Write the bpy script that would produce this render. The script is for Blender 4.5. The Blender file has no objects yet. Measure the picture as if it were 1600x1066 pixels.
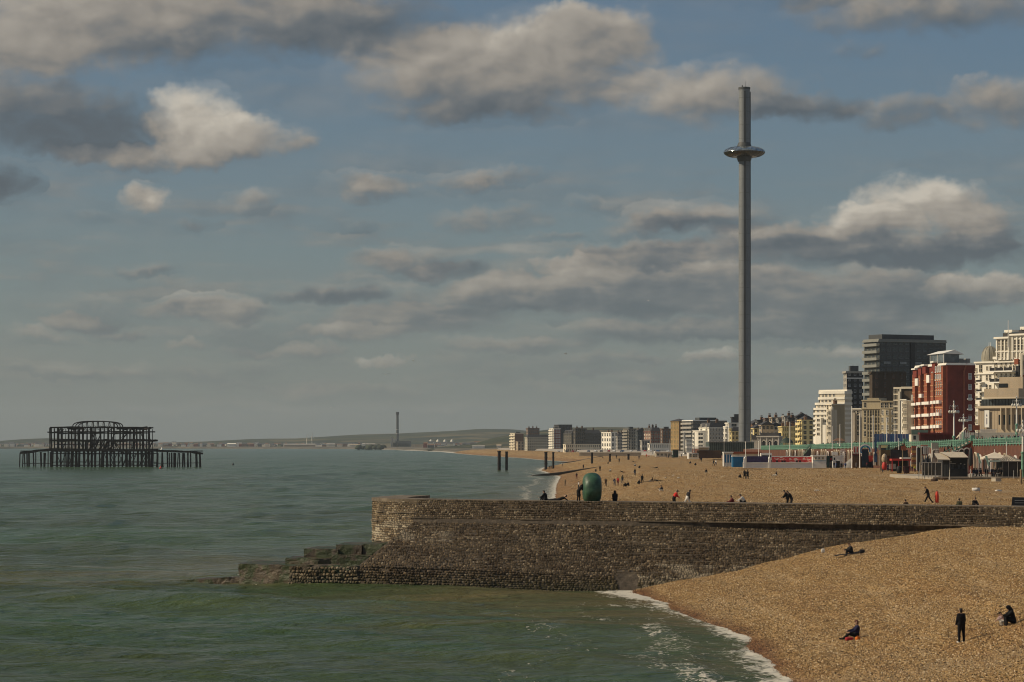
import bpy, bmesh, math, random
import numpy as np
from mathutils import Vector, Matrix, Euler

random.seed(7); RNG = np.random.default_rng(11)
SC = bpy.context.scene
COL = SC.collection
R = math.radians

# ------------------------------------------------------------------ camera
F = 4059.0            # focal length in photo pixels (1600 wide)
CAMZ = 12.0           # eye height above the sea
HOR = 694.0           # level line in the photo
cam_d = bpy.data.cameras.new('camera'); cam = bpy.data.objects.new('camera', cam_d); COL.objects.link(cam)
cam.location = (0, 0, CAMZ); cam.rotation_euler = (R(90), 0, 0)
cam_d.sensor_width = 36.0; cam_d.lens = F / 1600 * 36.0
cam_d.shift_y = (HOR - 533.0) / 1600.0
cam_d.clip_start = 1.0; cam_d.clip_end = 60000.0
SC.camera = cam

# ------------------------------------------------------------------ sun, exposure
SUN_EL, SUN_AZ = 35.0, 4.0     # the sun stands to the left, a little behind the camera
to_sun = Vector((-math.cos(R(SUN_AZ)) * math.cos(R(SUN_EL)), -math.sin(R(SUN_AZ)) * math.cos(R(SUN_EL)), math.sin(R(SUN_EL))))
sun_d = bpy.data.lights.new('sun', 'SUN'); sun = bpy.data.objects.new('sun', sun_d); COL.objects.link(sun)
sun_d.energy = 4.0; sun_d.angle = R(0.53); sun_d.color = (1.0, 0.83, 0.59)
sun.rotation_euler = to_sun.to_track_quat('Z', 'Y').to_euler(); sun.location = (-200, 0, 300)
SC.view_settings.view_transform = 'Standard'; SC.view_settings.look = 'None'
SC.view_settings.exposure = 0.0; SC.view_settings.gamma = 1.0
SC.view_settings.use_curve_mapping = False
SC.cycles.use_denoising = True; SC.cycles.denoiser = 'OPENIMAGEDENOISE'; SC.cycles.denoising_input_passes = 'RGB_ALBEDO_NORMAL'; SC.cycles.denoising_prefilter = 'ACCURATE'
SC.cycles.max_bounces = 5; SC.cycles.diffuse_bounces = 2; SC.cycles.glossy_bounces = 2; SC.cycles.volume_bounces = 0
SC.cycles.transparent_max_bounces = 6
SC.cycles.use_adaptive_sampling = True; SC.cycles.adaptive_threshold = 0.012; SC.cycles.adaptive_min_samples = 8
SC.cycles.sample_clamp_indirect = 4.0; SC.cycles.filter_width = 1.05

# ------------------------------------------------------------------ node helper
class NT:
    def __init__(s, tree):
        s.t = tree; s.n = tree.nodes; s.l = tree.links
    def put(s, sock, v):
        if v is None: return
        if isinstance(v, bpy.types.NodeSocket): s.l.new(v, sock)
        elif isinstance(v, (tuple, list)) and sock.type == 'RGBA' and len(v) == 3: sock.default_value = (*v, 1)
        else: sock.default_value = v
    def m(s, op, a, b=None, c=None, clamp=False):
        n = s.n.new('ShaderNodeMath'); n.operation = op; n.use_clamp = clamp
        s.put(n.inputs[0], a); s.put(n.inputs[1], b)
        if c is not None: s.put(n.inputs[2], c)
        return n.outputs[0]
    def v(s, op, a, b=None, sc=None):
        n = s.n.new('ShaderNodeVectorMath'); n.operation = op
        s.put(n.inputs[0], a); s.put(n.inputs[1], b)
        if sc is not None: s.put(n.inputs[3], sc)
        return n.outputs['Value'] if op in ('LENGTH', 'DOT_PRODUCT', 'DISTANCE') else n.outputs['Vector']
    def xyz(s, x, y, z=0.0):
        n = s.n.new('ShaderNodeCombineXYZ'); s.put(n.inputs[0], x); s.put(n.inputs[1], y); s.put(n.inputs[2], z); return n.outputs[0]
    def sep(s, v):
        n = s.n.new('ShaderNodeSeparateXYZ'); s.put(n.inputs[0], v); return n.outputs
    def noise(s, vec, scale, detail=4.0, rough=0.55, dist=0.0, dim='3D', out='Fac'):
        n = s.n.new('ShaderNodeTexNoise'); n.noise_dimensions = dim
        s.put(n.inputs['Vector'], vec); s.put(n.inputs['Scale'], scale); s.put(n.inputs['Detail'], detail)
        s.put(n.inputs['Roughness'], rough); s.put(n.inputs['Distortion'], dist); return n.outputs[out]
    def voro(s, vec, scale, feat='F1', out='Distance', rand=1.0):
        n = s.n.new('ShaderNodeTexVoronoi'); n.feature = feat; s.put(n.inputs['Vector'], vec); s.put(n.inputs['Scale'], scale)
        s.put(n.inputs['Randomness'], rand); return n.outputs[out]
    def mix(s, f, a, b):
        n = s.n.new('ShaderNodeMix'); n.data_type = 'RGBA'; s.put(n.inputs[0], f); s.put(n.inputs[6], a); s.put(n.inputs[7], b); return n.outputs[2]
    def ramp(s, f, stops, interp='LINEAR'):
        n = s.n.new('ShaderNodeValToRGB'); s.put(n.inputs[0], f); cr = n.color_ramp; cr.interpolation = interp
        while len(cr.elements) > 1: cr.elements.remove(cr.elements[-1])
        cr.elements[0].position = stops[0][0]; cr.elements[0].color = (*stops[0][1], 1)
        for p, c in stops[1:]:
            e = cr.elements.new(p); e.color = (*c, 1)
        return n.outputs[0]
    def sstep(s, x, a, b):
        n = s.n.new('ShaderNodeMapRange'); n.interpolation_type = 'SMOOTHSTEP'
        s.put(n.inputs[0], x); s.put(n.inputs[1], a); s.put(n.inputs[2], b); s.put(n.inputs[3], 0.0); s.put(n.inputs[4], 1.0); return n.outputs[0]
    def attr(s, name, out='Fac'):
        n = s.n.new('ShaderNodeAttribute'); n.attribute_name = name; return n.outputs[out]
    def bump(s, h, strength, dist, normal=None):
        n = s.n.new('ShaderNodeBump'); s.put(n.inputs['Height'], h); s.put(n.inputs['Strength'], strength); s.put(n.inputs['Distance'], dist)
        if normal is not None: s.put(n.inputs['Normal'], normal)
        return n.outputs[0]
    def pos(s):
        return s.n.new('ShaderNodeNewGeometry').outputs['Position']
    def obj(s):
        return s.n.new('ShaderNodeTexCoord').outputs['Object']

# ------------------------------------------------------------------ sky
W = bpy.data.worlds.new('World'); SC.world = W; W.use_nodes = True
w = NT(W.node_tree); w.n.clear()
dirv = w.n.new('ShaderNodeTexCoord').outputs['Generated']
sky = w.n.new('ShaderNodeTexSky'); sky.sky_type = 'NISHITA'; sky.sun_disc = False
sky.sun_elevation = R(SUN_EL); sky.sun_rotation = math.atan2(to_sun.x, to_sun.y)
sky.altitude = 10.0; sky.air_density = 1.0; sky.dust_density = 1.0; sky.ozone_density = 1.6
dx, dy, dz = w.sep(dirv)
# bearing and elevation of the ray in hundredths of the lens' pixels (a fixed map of the whole dome)
az = w.m('ARCTAN2', dx, dy); el = w.m('ARCSINE', dz)
PX = w.m('MULTIPLY', az, F / 100); PY = w.m('MULTIPLY', el, F / 100)
P0 = w.xyz(PX, PY, 0.0)
wn = w.noise(P0, 0.85, 5.0, 0.6, out='Color')
warp = w.v('MULTIPLY', w.v('SUBTRACT', wn, (0.5, 0.5, 0.5)), (1.25, 0.62, 0.0))
wn2 = w.noise(P0, 3.6, 3.0, 0.6, out='Color')
warp2 = w.v('MULTIPLY', w.v('SUBTRACT', wn2, (0.5, 0.5, 0.5)), (0.32, 0.24, 0.0))
P = w.v('ADD', w.v('ADD', P0, warp), warp2)
# cumulus: centre x, centre y (photo pixels), half width, half height, weight, light
CLOUDS = [
 (60, 40, 330, 95, 1.0, .28), (330, 45, 300, 85, 1.0, -.02), (560, 40, 200, 70, .8, -.2), (40, 120, 170, 70, .8, .12),
 (110, 200, 175, 62, 1.05, -.46), (15, 292, 60, 34, .9, -.5),
 (303, 190, 84, 58, 1.2, .62), (375, 222, 135, 42, 1.0, .38), (230, 246, 190, 26, 1.0, .18), (470, 232, 40, 18, .4, .1),
 (232, 309, 60, 31, 1.0, .45), (392, 322, 50, 26, .6, .1), (145, 340, 40, 12, .5, -.1), (315, 352, 45, 16, .45, -.2),
 (585, 288, 100, 27, .85, .1), (715, 284, 70, 22, .75, .1), (800, 280, 60, 20, .6, .05), (770, 340, 110, 28, .8, .02),
 (545, 346, 50, 14, .4, -.2), (925, 318, 65, 15, .6, .0), (880, 368, 60, 10, .4, -.1),
 (690, 120, 190, 82, 1.1, .12), (850, 100, 210, 92, 1.2, .2), (930, 60, 140, 50, .9, .22), (760, 180, 160, 28, .7, -.2),
 (1110, 150, 180, 56, 1.15, .18), (1260, 172, 110, 30, .9, -.35), (1400, 185, 110, 34, .8, -.1), (1560, 175, 120, 52, 1.0, .05),
 (1440, 25, 260, 52, 1.0, .0), (1250, 5, 120, 26, .6, -.1), (1340, 93, 62, 18, .5, -.1),
 (1435, 328, 130, 50, 1.2, .5), (1345, 358, 90, 38, 1.1, .32), (1530, 365, 90, 40, 1.1, .0), (1450, 395, 190, 25, 1.0, -.45),
 (1110, 338, 130, 32, .9, -.02), (1010, 352, 90, 24, .7, -.1), (1200, 385, 170, 36, .9, -.1), (1000, 395, 130, 24, .8, -.1),
 (625, 408, 105, 26, .85, .05), (700, 425, 70, 16, .6, -.1), (915, 413, 95, 18, .85, .5),
 (1050, 455, 260, 40, .95, -.08), (840, 455, 150, 28, .8, .05), (1340, 460, 260, 50, 1.0, -.15), (1540, 452, 120, 27, 1.1, .35),
 (330, 482, 115, 24, .9, .12), (500, 458, 120, 18, .75, -.25), (230, 420, 75, 11, .5, -.2), (135, 508, 70, 15, .75, .15),
 (70, 528, 60, 14, .6, .1), (190, 525, 60, 10, .5, -.2), (650, 500, 170, 26, .8, .0), (560, 525, 110, 14, .6, .25), (800, 540, 150, 16, .7, .05),
 (480, 552, 90, 14, .7, .15), (602, 566, 45, 11, .7, .4), (290, 542, 30, 10, .6, .3), (380, 550, 70, 10, .5, .05),
 (1000, 520, 200, 22, .6, -.15), (1200, 520, 170, 20, .6, -.1), (1120, 562, 70, 11, .7, .3), (1000, 556, 55, 11, .5, -.1), (1330, 556, 110, 14, .6, .25),
 (1060, 595, 170, 18, .55, -.2), (900, 588, 60, 8, .45, .0), (720, 592, 120, 9, .4, .0), (130, 585, 140, 10, .35, -.1), (430, 600, 160, 10, .35, -.1),
 (1270, 590, 120, 10, .4, .1), (950, 440, 330, 60, .45, -.1), (700, 470, 260, 30, .45, -.05), (1200, 500, 330, 40, .5, -.2), (400, 520, 260, 30, .4, -.1), (150, 490, 180, 26, .4, -.1), (850, 570, 300, 22, .45, -.15), (300, 580, 280, 18, .4, -.12), (1350, 520, 240, 30, .5, -.15), (550, 610, 300, 14, .4, -.1), (1100, 615, 300, 14, .4, -.1), (700, 640, 220, 10, .3, -.1), (250, 640, 220, 10, .3, -.1), (1150, 630, 160, 9, .35, -.1),
]
# a broken layer over the whole dome, seen in perspective
den = w.m('ADD', w.m('MAXIMUM', dz, 0.0), 0.035)
Q = w.xyz(w.m('DIVIDE', dx, den), w.m('DIVIDE', dy, den), 0.0)
lay = w.noise(Q, 0.62, 6.0, 0.58)
inside = w.m('MULTIPLY', w.m('SUBTRACT', 1.0, w.sstep(w.m('ABSOLUTE', PX), 8.0, 13.0)), w.m('SUBTRACT', 1.0, w.sstep(PY, 6.8, 10.0)))
inside = w.m('MULTIPLY', inside, w.sstep(dy, 0.0, 0.3))
laylo = w.m('MULTIPLY', w.sstep(lay, 0.44, 0.66), w.m('SUBTRACT', 1.0, w.m('MULTIPLY', inside, 0.62)))
PS = w.v('MULTIPLY', P0, (0.62, 1.0, 1.0))
puff = w.noise(PS, 1.7, 5.0, 0.52, 0.3)
puff2 = w.noise(w.v('ADD', PS, (-0.09, 0.15, 0.0)), 1.7, 3.0, 0.5, 0.3)
emb = w.m('SUBTRACT', puff, puff2)
# low clouds sink into the haze band
lowf = w.m('SUBTRACT', 1.0, w.sstep(PY, 0.0, 3.6))
BGS = 0.05   # world strength; cloud and haze tones below are divided by it
skyc = sky.outputs[0]
grade = w.ramp(w.m('DIVIDE', PY, 10.0), [(0.0, (0.205, 0.232, 0.226)), (0.12, (0.20, 0.235, 0.235)), (0.3, (0.17, 0.225, 0.245)), (0.6, (0.122, 0.198, 0.276)), (1.0, (0.098, 0.172, 0.285))])
skymix = w.mix(0.6, skyc, w.v('SCALE', grade, None, sc=1 / BGS))
blotch = w.m('MULTIPLY', w.m('SUBTRACT', w.noise(P0, 0.6, 3.0, 0.5), 0.5), 0.35)
# thin bands of far cloud, stacked towards the horizon
PB = w.v('ADD', w.v('MULTIPLY', P0, (0.30, 1.55, 1.0)), w.v('MULTIPLY', warp, (0.3, 0.5, 0.0)))
bn_ = w.noise(PB, 1.0, 5.0, 0.58); bn2 = w.noise(w.v('ADD', PB, (-0.05, 0.22, 0.0)), 1.0, 4.0, 0.55)
bandf = w.m('MULTIPLY', w.sstep(PY, 0.15, 0.8), w.m('SUBTRACT', 1.0, w.sstep(PY, 3.4, 5.2)))
band = w.m('MULTIPLY', w.m('MULTIPLY', w.sstep(bn_, 0.43, 0.66), bandf), 0.62)
bandl = w.m('MULTIPLY', w.m('SUBTRACT', bn_, bn2), 1.0)
def region(x0, x1, y0, y1):
    """the sky of one part of the dome: only the clouds that reach into it are worked out there"""
    inside_ = []
    for cl in CLOUDS:
        ux, uy = (cl[0] - 800) / 100, (HOR - cl[1]) / 100; rx, ry = cl[2] / 100, cl[3] / 100
        if not (ux + rx + .85 < x0 or ux - rx - .85 > x1 or uy + ry + .5 < y0 or uy - ry - .5 > y1): inside_.append(cl)
    dens = 0.0; lsum = 0.0
    if inside_:
        grp = bpy.data.node_groups.new('cloud_bank', 'ShaderNodeTree')
        grp.interface.new_socket('P', in_out='INPUT', socket_type='NodeSocketVector')
        for nm_ in ('dens', 'lsum'): grp.interface.new_socket(nm_, in_out='OUTPUT', socket_type='NodeSocketFloat')
        k = NT(grp); Pi = k.n.new('NodeGroupInput').outputs[0]; gout = k.n.new('NodeGroupOutput')
        for cx, cy, rx, ry, wt, li in inside_:
            if cy > 370: wt *= 1.35; ry *= 1.12
            ux, uy = (cx - 800) / 100, (HOR - cy) / 100; sx, sy = 100 / rx, 100 / ry
            n = k.n.new('ShaderNodeVectorMath'); n.operation = 'MULTIPLY_ADD'
            k.put(n.inputs[0], Pi); n.inputs[1].default_value = (sx, sy, 0); n.inputs[2].default_value = (-ux * sx, -uy * sy, 1)
            q = n.outputs[0]
            e = k.m('SUBTRACT', 2.0, k.v('DOT_PRODUCT', q, q), clamp=True)
            lit = k.v('DOT_PRODUCT', q, (-0.16 * wt, 0.46 * wt, li * wt))
            dens = k.m('MULTIPLY_ADD', e, wt, dens)
            lsum = k.m('MULTIPLY_ADD', e, lit, lsum)
        k.l.new(dens, gout.inputs[0]); k.l.new(lsum, gout.inputs[1])
        gn = w.n.new('ShaderNodeGroup'); gn.node_tree = grp; w.l.new(P, gn.inputs[0]); dens, lsum = gn.outputs[0], gn.outputs[1]
    if isinstance(dens, float):
        light = w.m('MULTIPLY', w.m('SUBTRACT', lay, 0.5), 0.6); cover = w.m('MAXIMUM', w.m('MULTIPLY', laylo, 0.85), band)
    else:
        light = w.m('DIVIDE', lsum, w.m('ADD', dens, 0.08))
        d1 = w.m('ADD', dens, w.m('MULTIPLY', w.m('SUBTRACT', puff, 0.52), 1.5))
        cover = w.m('MAXIMUM', w.m('MULTIPLY', w.sstep(d1, -0.02, 1.10), w.sstep(dens, 0.0, 0.1)), w.m('MAXIMUM', w.m('MULTIPLY', laylo, 0.85), band))
    sh = w.m('ADD', w.m('ADD', w.m('MULTIPLY', light, 0.95), 0.33), w.m('MULTIPLY', emb, 0.8))
    sh = w.m('ADD', w.m('ADD', sh, blotch), w.m('MULTIPLY', bandl, bandf))
    cc = w.ramp(sh, [(0.0, (0.098, 0.116, 0.132)), (0.22, (0.150, 0.160, 0.166)), (0.45, (0.268, 0.246, 0.216)), (0.75, (0.39, 0.352, 0.30)), (1.0, (0.56, 0.51, 0.43))])
    cc = w.v('SCALE', cc, None, sc=1 / BGS)
    cc = w.mix(w.m('MULTIPLY', lowf, 0.45), cc, skymix)
    fin = w.mix(w.m('MULTIPLY', cover, w.m('SUBTRACT', 0.94, w.m('MULTIPLY', lowf, 0.25))), skymix, cc)
    bg = w.n.new('ShaderNodeBackground'); w.put(bg.inputs[0], fin); bg.inputs[1].default_value = BGS
    return bg.outputs[0]
def split(coord, at, lo, hi):
    n = w.n.new('ShaderNodeMixShader'); w.put(n.inputs[0], w.m('GREATER_THAN', coord, at)); w.l.new(lo, n.inputs[1]); w.l.new(hi, n.inputs[2]); return n.outputs[0]
XS = [-13, -5, -1, 3.2, 13]; YS = [-2, 2.0, 3.6, 9]
cols = []
for i in range(4):
    c_ = None
    for j in range(3):
        r_ = region(XS[i], XS[i + 1], YS[j], YS[j + 1]); c_ = r_ if c_ is None else split(PY, YS[j], c_, r_)
    cols.append(c_)
front = split(PX, XS[2], split(PX, XS[1], cols[0], cols[1]), split(PX, XS[3], cols[2], cols[3]))
outside = region(500, 501, 500, 501)
far_out = w.m('MAXIMUM', w.m('GREATER_THAN', w.m('ABSOLUTE', PX), 13.0), w.m('GREATER_THAN', PY, 9.0))
nm = w.n.new('ShaderNodeMixShader'); w.put(nm.inputs[0], far_out); w.l.new(front, nm.inputs[1]); w.l.new(outside, nm.inputs[2])
wo = w.n.new('ShaderNodeOutputWorld'); w.l.new(nm.outputs[0], wo.inputs[0])
W.cycles.sampling_method = 'NONE'

# ------------------------------------------------------------------ helpers
def wx(px, Y): return (px - 800.0) / F * Y                 # world X of a photo column at depth Y
def wz(py, Y): return CAMZ + (HOR - py) / F * Y            # world Z of a photo row at depth Y

_ns = {}
def vnoise(x, y, seed=0):
    """smooth value noise in [-1,1]"""
    x = np.asarray(x, float); y = np.asarray(y, float)
    if seed not in _ns: _ns[seed] = np.random.default_rng(seed + 100).uniform(-1, 1, (256, 256))
    t = _ns[seed]
    xi = np.floor(x).astype(int); yi = np.floor(y).astype(int); fx = x - xi; fy = y - yi
    fx = fx * fx * (3 - 2 * fx); fy = fy * fy * (3 - 2 * fy)
    g = lambda a, b: t[a & 255, b & 255]
    return (g(xi, yi) * (1 - fx) + g(xi + 1, yi) * fx) * (1 - fy) + (g(xi, yi + 1) * (1 - fx) + g(xi + 1, yi + 1) * fx) * fy
def fbm(x, y, seed=0, o=4):
    s = 0; a = 1; n = 0
    for i in range(o):
        s = s + a * vnoise(np.asarray(x) * 2 ** i + 17.3 * i, np.asarray(y) * 2 ** i + 9.1 * i, seed + i); n += a; a *= .5
    return s / n

def tag(o, label=None, cat=None, group=None, kind=None):
    if label: o['label'] = label
    if cat: o['category'] = cat
    if group: o['group'] = group
    if kind: o['kind'] = kind
    return o
def link(name, data, parent=None, loc=None, rz=None):
    o = bpy.data.objects.new(name, data); COL.objects.link(o)
    if parent is not None: o.parent = parent
    if loc is not None: o.location = loc
    if rz is not None: o.rotation_euler = (0, 0, rz)
    return o
def thing(name, label, cat, loc=(0, 0, 0), rz=0.0, group=None):
    o = bpy.data.objects.new(name, None); COL.objects.link(o); o.location = loc; o.rotation_euler = (0, 0, rz)
    o.empty_display_size = 0.5
    return tag(o, label, cat, group, 'thing')
def copy_tree(src, loc=None, rz=None, label=None, group=None):
    r = src.copy(); COL.objects.link(r)
    if loc is not None: r.location = loc
    if rz is not None: r.rotation_euler = (0, 0, rz)
    if label: r['label'] = label
    if group: r['group'] = group
    for ch in src.children:
        c = ch.copy(); COL.objects.link(c); c.parent = r
        for g in ch.children:
            d = g.copy(); COL.objects.link(d); d.parent = c
    return r

class MB:
    def __init__(s): s.v = []; s.f = []; s.mi = []; s.sm = []
    def add(s, vs, fs, mi=0, smooth=False):
        b = len(s.v); s.v += [tuple(p) for p in vs]
        for f in fs: s.f.append([b + i for i in f]); s.mi.append(mi); s.sm.append(smooth)
        return s
    def box(s, x0, x1, y0, y1, z0, z1, mi=0):
        return s.add([(x0,y0,z0),(x1,y0,z0),(x1,y1,z0),(x0,y1,z0),(x0,y0,z1),(x1,y0,z1),(x1,y1,z1),(x0,y1,z1)],
                     [(3,2,1,0),(4,5,6,7),(0,1,5,4),(1,2,6,5),(2,3,7,6),(3,0,4,7)], mi)
    def prism(s, poly, z0, z1, mi=0, top=None):
        n = len(poly); top = top or poly
        vs = [(x, y, z0) for x, y in poly] + [(x, y, z1) for x, y in top]
        fs = [tuple(range(n))[::-1], tuple(range(n, 2 * n))] + [(i, (i + 1) % n, n + (i + 1) % n, n + i) for i in range(n)]
        return s.add(vs, fs, mi)
    def bar(s, a, b, w, h=None, mi=0):
        """square bar between two points"""
        a = Vector(a); b = Vector(b); d = (b - a)
        if d.length < 1e-6: return s
        d.normalize(); up = Vector((0, 0, 1)) if abs(d.z) < .95 else Vector((0, 1, 0))
        r = d.cross(up).normalized(); u = r.cross(d); h = h or w
        vs = []
        for p in (a, b):
            for sx, sy in ((-1, -1), (1, -1), (1, 1), (-1, 1)): vs.append(p + r * sx * w / 2 + u * sy * h / 2)
        return s.add(vs, [(3,2,1,0),(4,5,6,7),(0,1,5,4),(1,2,6,5),(2,3,7,6),(3,0,4,7)], mi)
    def cone(s, a, b, r0, r1, n=8, mi=0, smooth=True, cap=True):
        a = Vector(a); b = Vector(b); d = (b - a).normalized()
        up = Vector((0, 0, 1)) if abs(d.z) < .95 else Vector((0, 1, 0))
        r = d.cross(up).normalized(); u = r.cross(d); vs = []
        for p, rad in ((a, r0), (b, r1)):
            for i in range(n):
                t = 2 * math.pi * i / n; vs.append(p + (r * math.cos(t) + u * math.sin(t)) * rad)
        s.add(vs, [(i, (i + 1) % n, n + (i + 1) % n, n + i) for i in range(n)], mi, smooth)
        if cap: s.add([vs[i] for i in range(n)], [tuple(range(n))[::-1]], mi); s.add([vs[n + i] for i in range(n)], [tuple(range(n))], mi)
        return s
    def lathe(s, prof, n=16, c=(0, 0, 0), mi=0, smooth=True, a0=0.0, a1=2 * math.pi):
        full = abs(a1 - a0 - 2 * math.pi) < 1e-6; m = n if full else n + 1
        vs = [(c[0] + r * math.cos(a0 + (a1 - a0) * i / n), c[1] + r * math.sin(a0 + (a1 - a0) * i / n), c[2] + z) for r, z in prof for i in range(m)]
        fs = []
        for j in range(len(prof) - 1):
            for i in range(n):
                k = (i + 1) % m; fs.append((j * m + i, j * m + k, (j + 1) * m + k, (j + 1) * m + i))
        return s.add(vs, fs, mi, smooth)
    def mesh(s, name, mats):
        me = bpy.data.meshes.new(name); me.from_pydata(s.v, [], s.f)
        for m in mats: me.materials.append(m)
        if len(mats) > 1: me.polygons.foreach_set('material_index', s.mi)
        me.polygons.foreach_set('use_smooth', s.sm); me.update()
        return me
    def build(s, name, mats, parent=None, loc=None, rz=None):
        if not isinstance(mats, (list, tuple)): mats = [mats]
        return link(name, s.mesh(name, mats), parent, loc, rz)

# ------------------------------------------------------------------ materials
MATS = {}
def mat(name, col, rough=0.7, var=0.18, scale=0.6, spec=0.3, bump=0.0, bscale=None, metal=0.0, streak=0.0):
    """plain procedural paint / stone / cloth: base colour with blotchy variation, fine grain and weather streaks"""
    if name in MATS: return MATS[name]
    m = bpy.data.materials.new(name); m.use_nodes = True; t = NT(m.node_tree)
    b = t.n['Principled BSDF']; p = t.obj()
    n1 = t.noise(p, scale, 5.0, 0.6)
    lo = tuple(c * (1 - var) for c in col); hi = tuple(min(1, c * (1 + var)) for c in col)
    c = t.ramp(n1, [(0.3, lo), (0.7, hi)])
    if streak:
        n2 = t.noise(t.v('MULTIPLY', p, (1.0, 1.0, 0.07)), 0.9, 4.0, 0.6)
        c = t.mix(t.m('MULTIPLY', t.sstep(n2, 0.5, 0.75), streak), c, tuple(x * 0.45 for x in col))
    t.put(b.inputs['Base Color'], c); b.inputs['Roughness'].default_value = rough
    b.inputs['Specular IOR Level'].default_value = spec; b.inputs['Metallic'].default_value = metal
    if bump: t.put(b.inputs['Normal'], t.bump(t.noise(p, bscale or scale * 6, 4.0, 0.6), 0.6, bump))
    MATS[name] = m; return m
def glass(name, col=(0.02, 0.025, 0.03), rough=0.12):
    if name in MATS: return MATS[name]
    m = mat(name, col, rough, 0.5, 0.35, 0.6); return m
def mk(name):
    m = bpy.data.materials.new(name); m.use_nodes = True; t = NT(m.node_tree); MATS[name] = m
    return m, t, t.n['Principled BSDF']

cream = mat('cream stucco', (0.70, 0.63, 0.49), 0.8, .10, .15, streak=.35)
white = mat('white stucco', (0.80, 0.76, 0.66), 0.8, .07, .15, streak=.22)
ivory = mat('yellow stucco', (0.72, 0.60, 0.30), 0.8, .10, .15, streak=.3)
tan_ = mat('tan concrete', (0.42, 0.34, 0.24), 0.85, .14, .12, streak=.35)
grey = mat('grey render', (0.36, 0.34, 0.30), 0.85, .14, .15, streak=.35)
dgrey = mat('dark grey cladding', (0.075, 0.080, 0.082), 0.6, .22, .15, streak=.3)
black = mat('near black cladding', (0.030, 0.030, 0.032), 0.55, .25, .2, streak=.2)
redb = mat('red brick', (0.175, 0.036, 0.025), 0.85, .24, .35, streak=.35)
orangeb = mat('orange terracotta brick', (0.27, 0.085, 0.045), 0.85, .22, .5, streak=.3)
brownb = mat('brown brick', (0.17, 0.10, 0.065), 0.85, .25, .3, streak=.3)
slate = mat('slate roof', (0.055, 0.053, 0.055), 0.65, .3, .4)
lead = mat('lead dome sheet', (0.30, 0.28, 0.22), 0.6, .2, .3, streak=.4)
glz = glass('window glass', (0.010, 0.011, 0.012), 0.25)
glb = glass('pale reflecting glass', (0.25, 0.28, 0.29), 0.2)
wframe = mat('white window frame', (0.75, 0.72, 0.64), 0.6, .05)
green = mat('aqua green railing paint', (0.14, 0.285, 0.21), 0.5, .3, 1.2)
rust = mat('rusted iron', (0.018, 0.012, 0.010), 0.85, .5, .4)
dark = mat('dark painted metal', (0.018, 0.018, 0.020), 0.5, .3, .8)
steel = mat('galvanised steel', (0.36, 0.36, 0.34), 0.45, .15, 1.0, metal=.4)
wpaint = mat('white paint', (0.80, 0.78, 0.72), 0.55, .06, .6)
redp = mat('red paint', (0.50, 0.05, 0.04), 0.5, .15, .6)
bluep = mat('blue paint', (0.02, 0.17, 0.34), 0.45, .2, .6)
wood = mat('weathered timber', (0.24, 0.17, 0.10), 0.85, .25, 1.2)
conc = mat('promenade concrete', (0.34, 0.30, 0.24), 0.9, .15, .3)
canvas_b = mat('beige canvas', (0.50, 0.43, 0.33), 0.85, .08, .8)
canvas_g = mat('grey canvas', (0.20, 0.185, 0.16), 0.85, .15, .8)

# ------------------------------------------------------------------ shore geometry
SH_Y = [40, 100, 133, 145, 159, 170, 187, 205, 213, 220, 222, 250, 300, 350, 450, 580, 760, 955, 1050, 1188, 1300, 1500, 1740, 1948, 2214, 2865, 4000, 5500, 6400, 6900, 7050, 7200]
SH_X = [11, 12.6, 13.6, 13.8, 14.3, 13.4, 11.5, 10.2, 9.7, 8, 1, 1, 2, 3.5, 5, 9.3, 12.7, 17.6, 16, 13, 16, 30, 40, 24, 11, -42, -110, -260, -420, -800, -3000, -16000]
def shore(Y): return np.interp(Y, SH_Y, SH_X)
S_N = [-60, 0, 2.5, 8.8, 13, 16.5, 21.5, 26, 28, 60, 600]; Z_N = [-7, 0, .45, 1.55, 2.6, 3.5, 4.2, 5.05, 5.25, 5.5, 5.9]
S_B = [-60, 0, 2.5, 5.5, 9, 14, 60, 600]; Z_B = [-8, 0, 1.9, 4.6, 6.2, 6.4, 6.45, 6.5]
S_W = [-60, 0, 10, 25, 60, 100, 130, 600]; Z_W = [-6, 0, 2.3, 4.4, 5.3, 5.7, 6.0, 6.3]
def ground(X, Y):
    X = np.asarray(X, float); Y = np.asarray(Y, float)
    k1 = np.clip((Y - (227.9 - (X + 8.2) * .263)) / 1.2, 0, 1)                                     # which side of the groyne
    s = X - np.where(k1 < .5, shore(np.minimum(Y, 213.0)), shore(np.maximum(Y, 222.0)))
    zn = np.interp(s, S_N, Z_N); zb = np.interp(s, S_B, Z_B); zw = np.interp(s, S_W, Z_W)
    k2 = np.clip((Y - 260) / 200, 0, 1); k2 = k2 * k2 * (3 - 2 * k2)
    z = zn * (1 - k1) + (zb * (1 - k2) + zw * k2) * k1
    near = np.clip((400 - Y) / 300, 0, 1); up = np.clip(s / 6, 0, 1)
    z = z + up * (0.10 * near * fbm(X / 4.0, Y / 4.0, 3, 3) + 0.30 * fbm(X / 22.0, Y / 30.0, 8, 3) + 0.10 * np.clip((Y - 230) / 60, 0, 1) * (fbm(X / 3.2, Y / 11.0, 14, 3) + np.sin(s / 2.3 + 4 * fbm(X / 30, Y / 60, 15, 2))) + 0.05 * near * np.sin(s * 1.9 + 3 * fbm(X / 9, Y / 20, 5)))
    z = z - np.clip(1 - np.abs(s) / 3, 0, 1) * 0.16 * (1 + fbm(X / 2, Y / 3.0, 12, 3)) * 0.5   # scalloped swash line
    return z
def g1(X, Y): return float(ground(X, Y))
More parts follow.
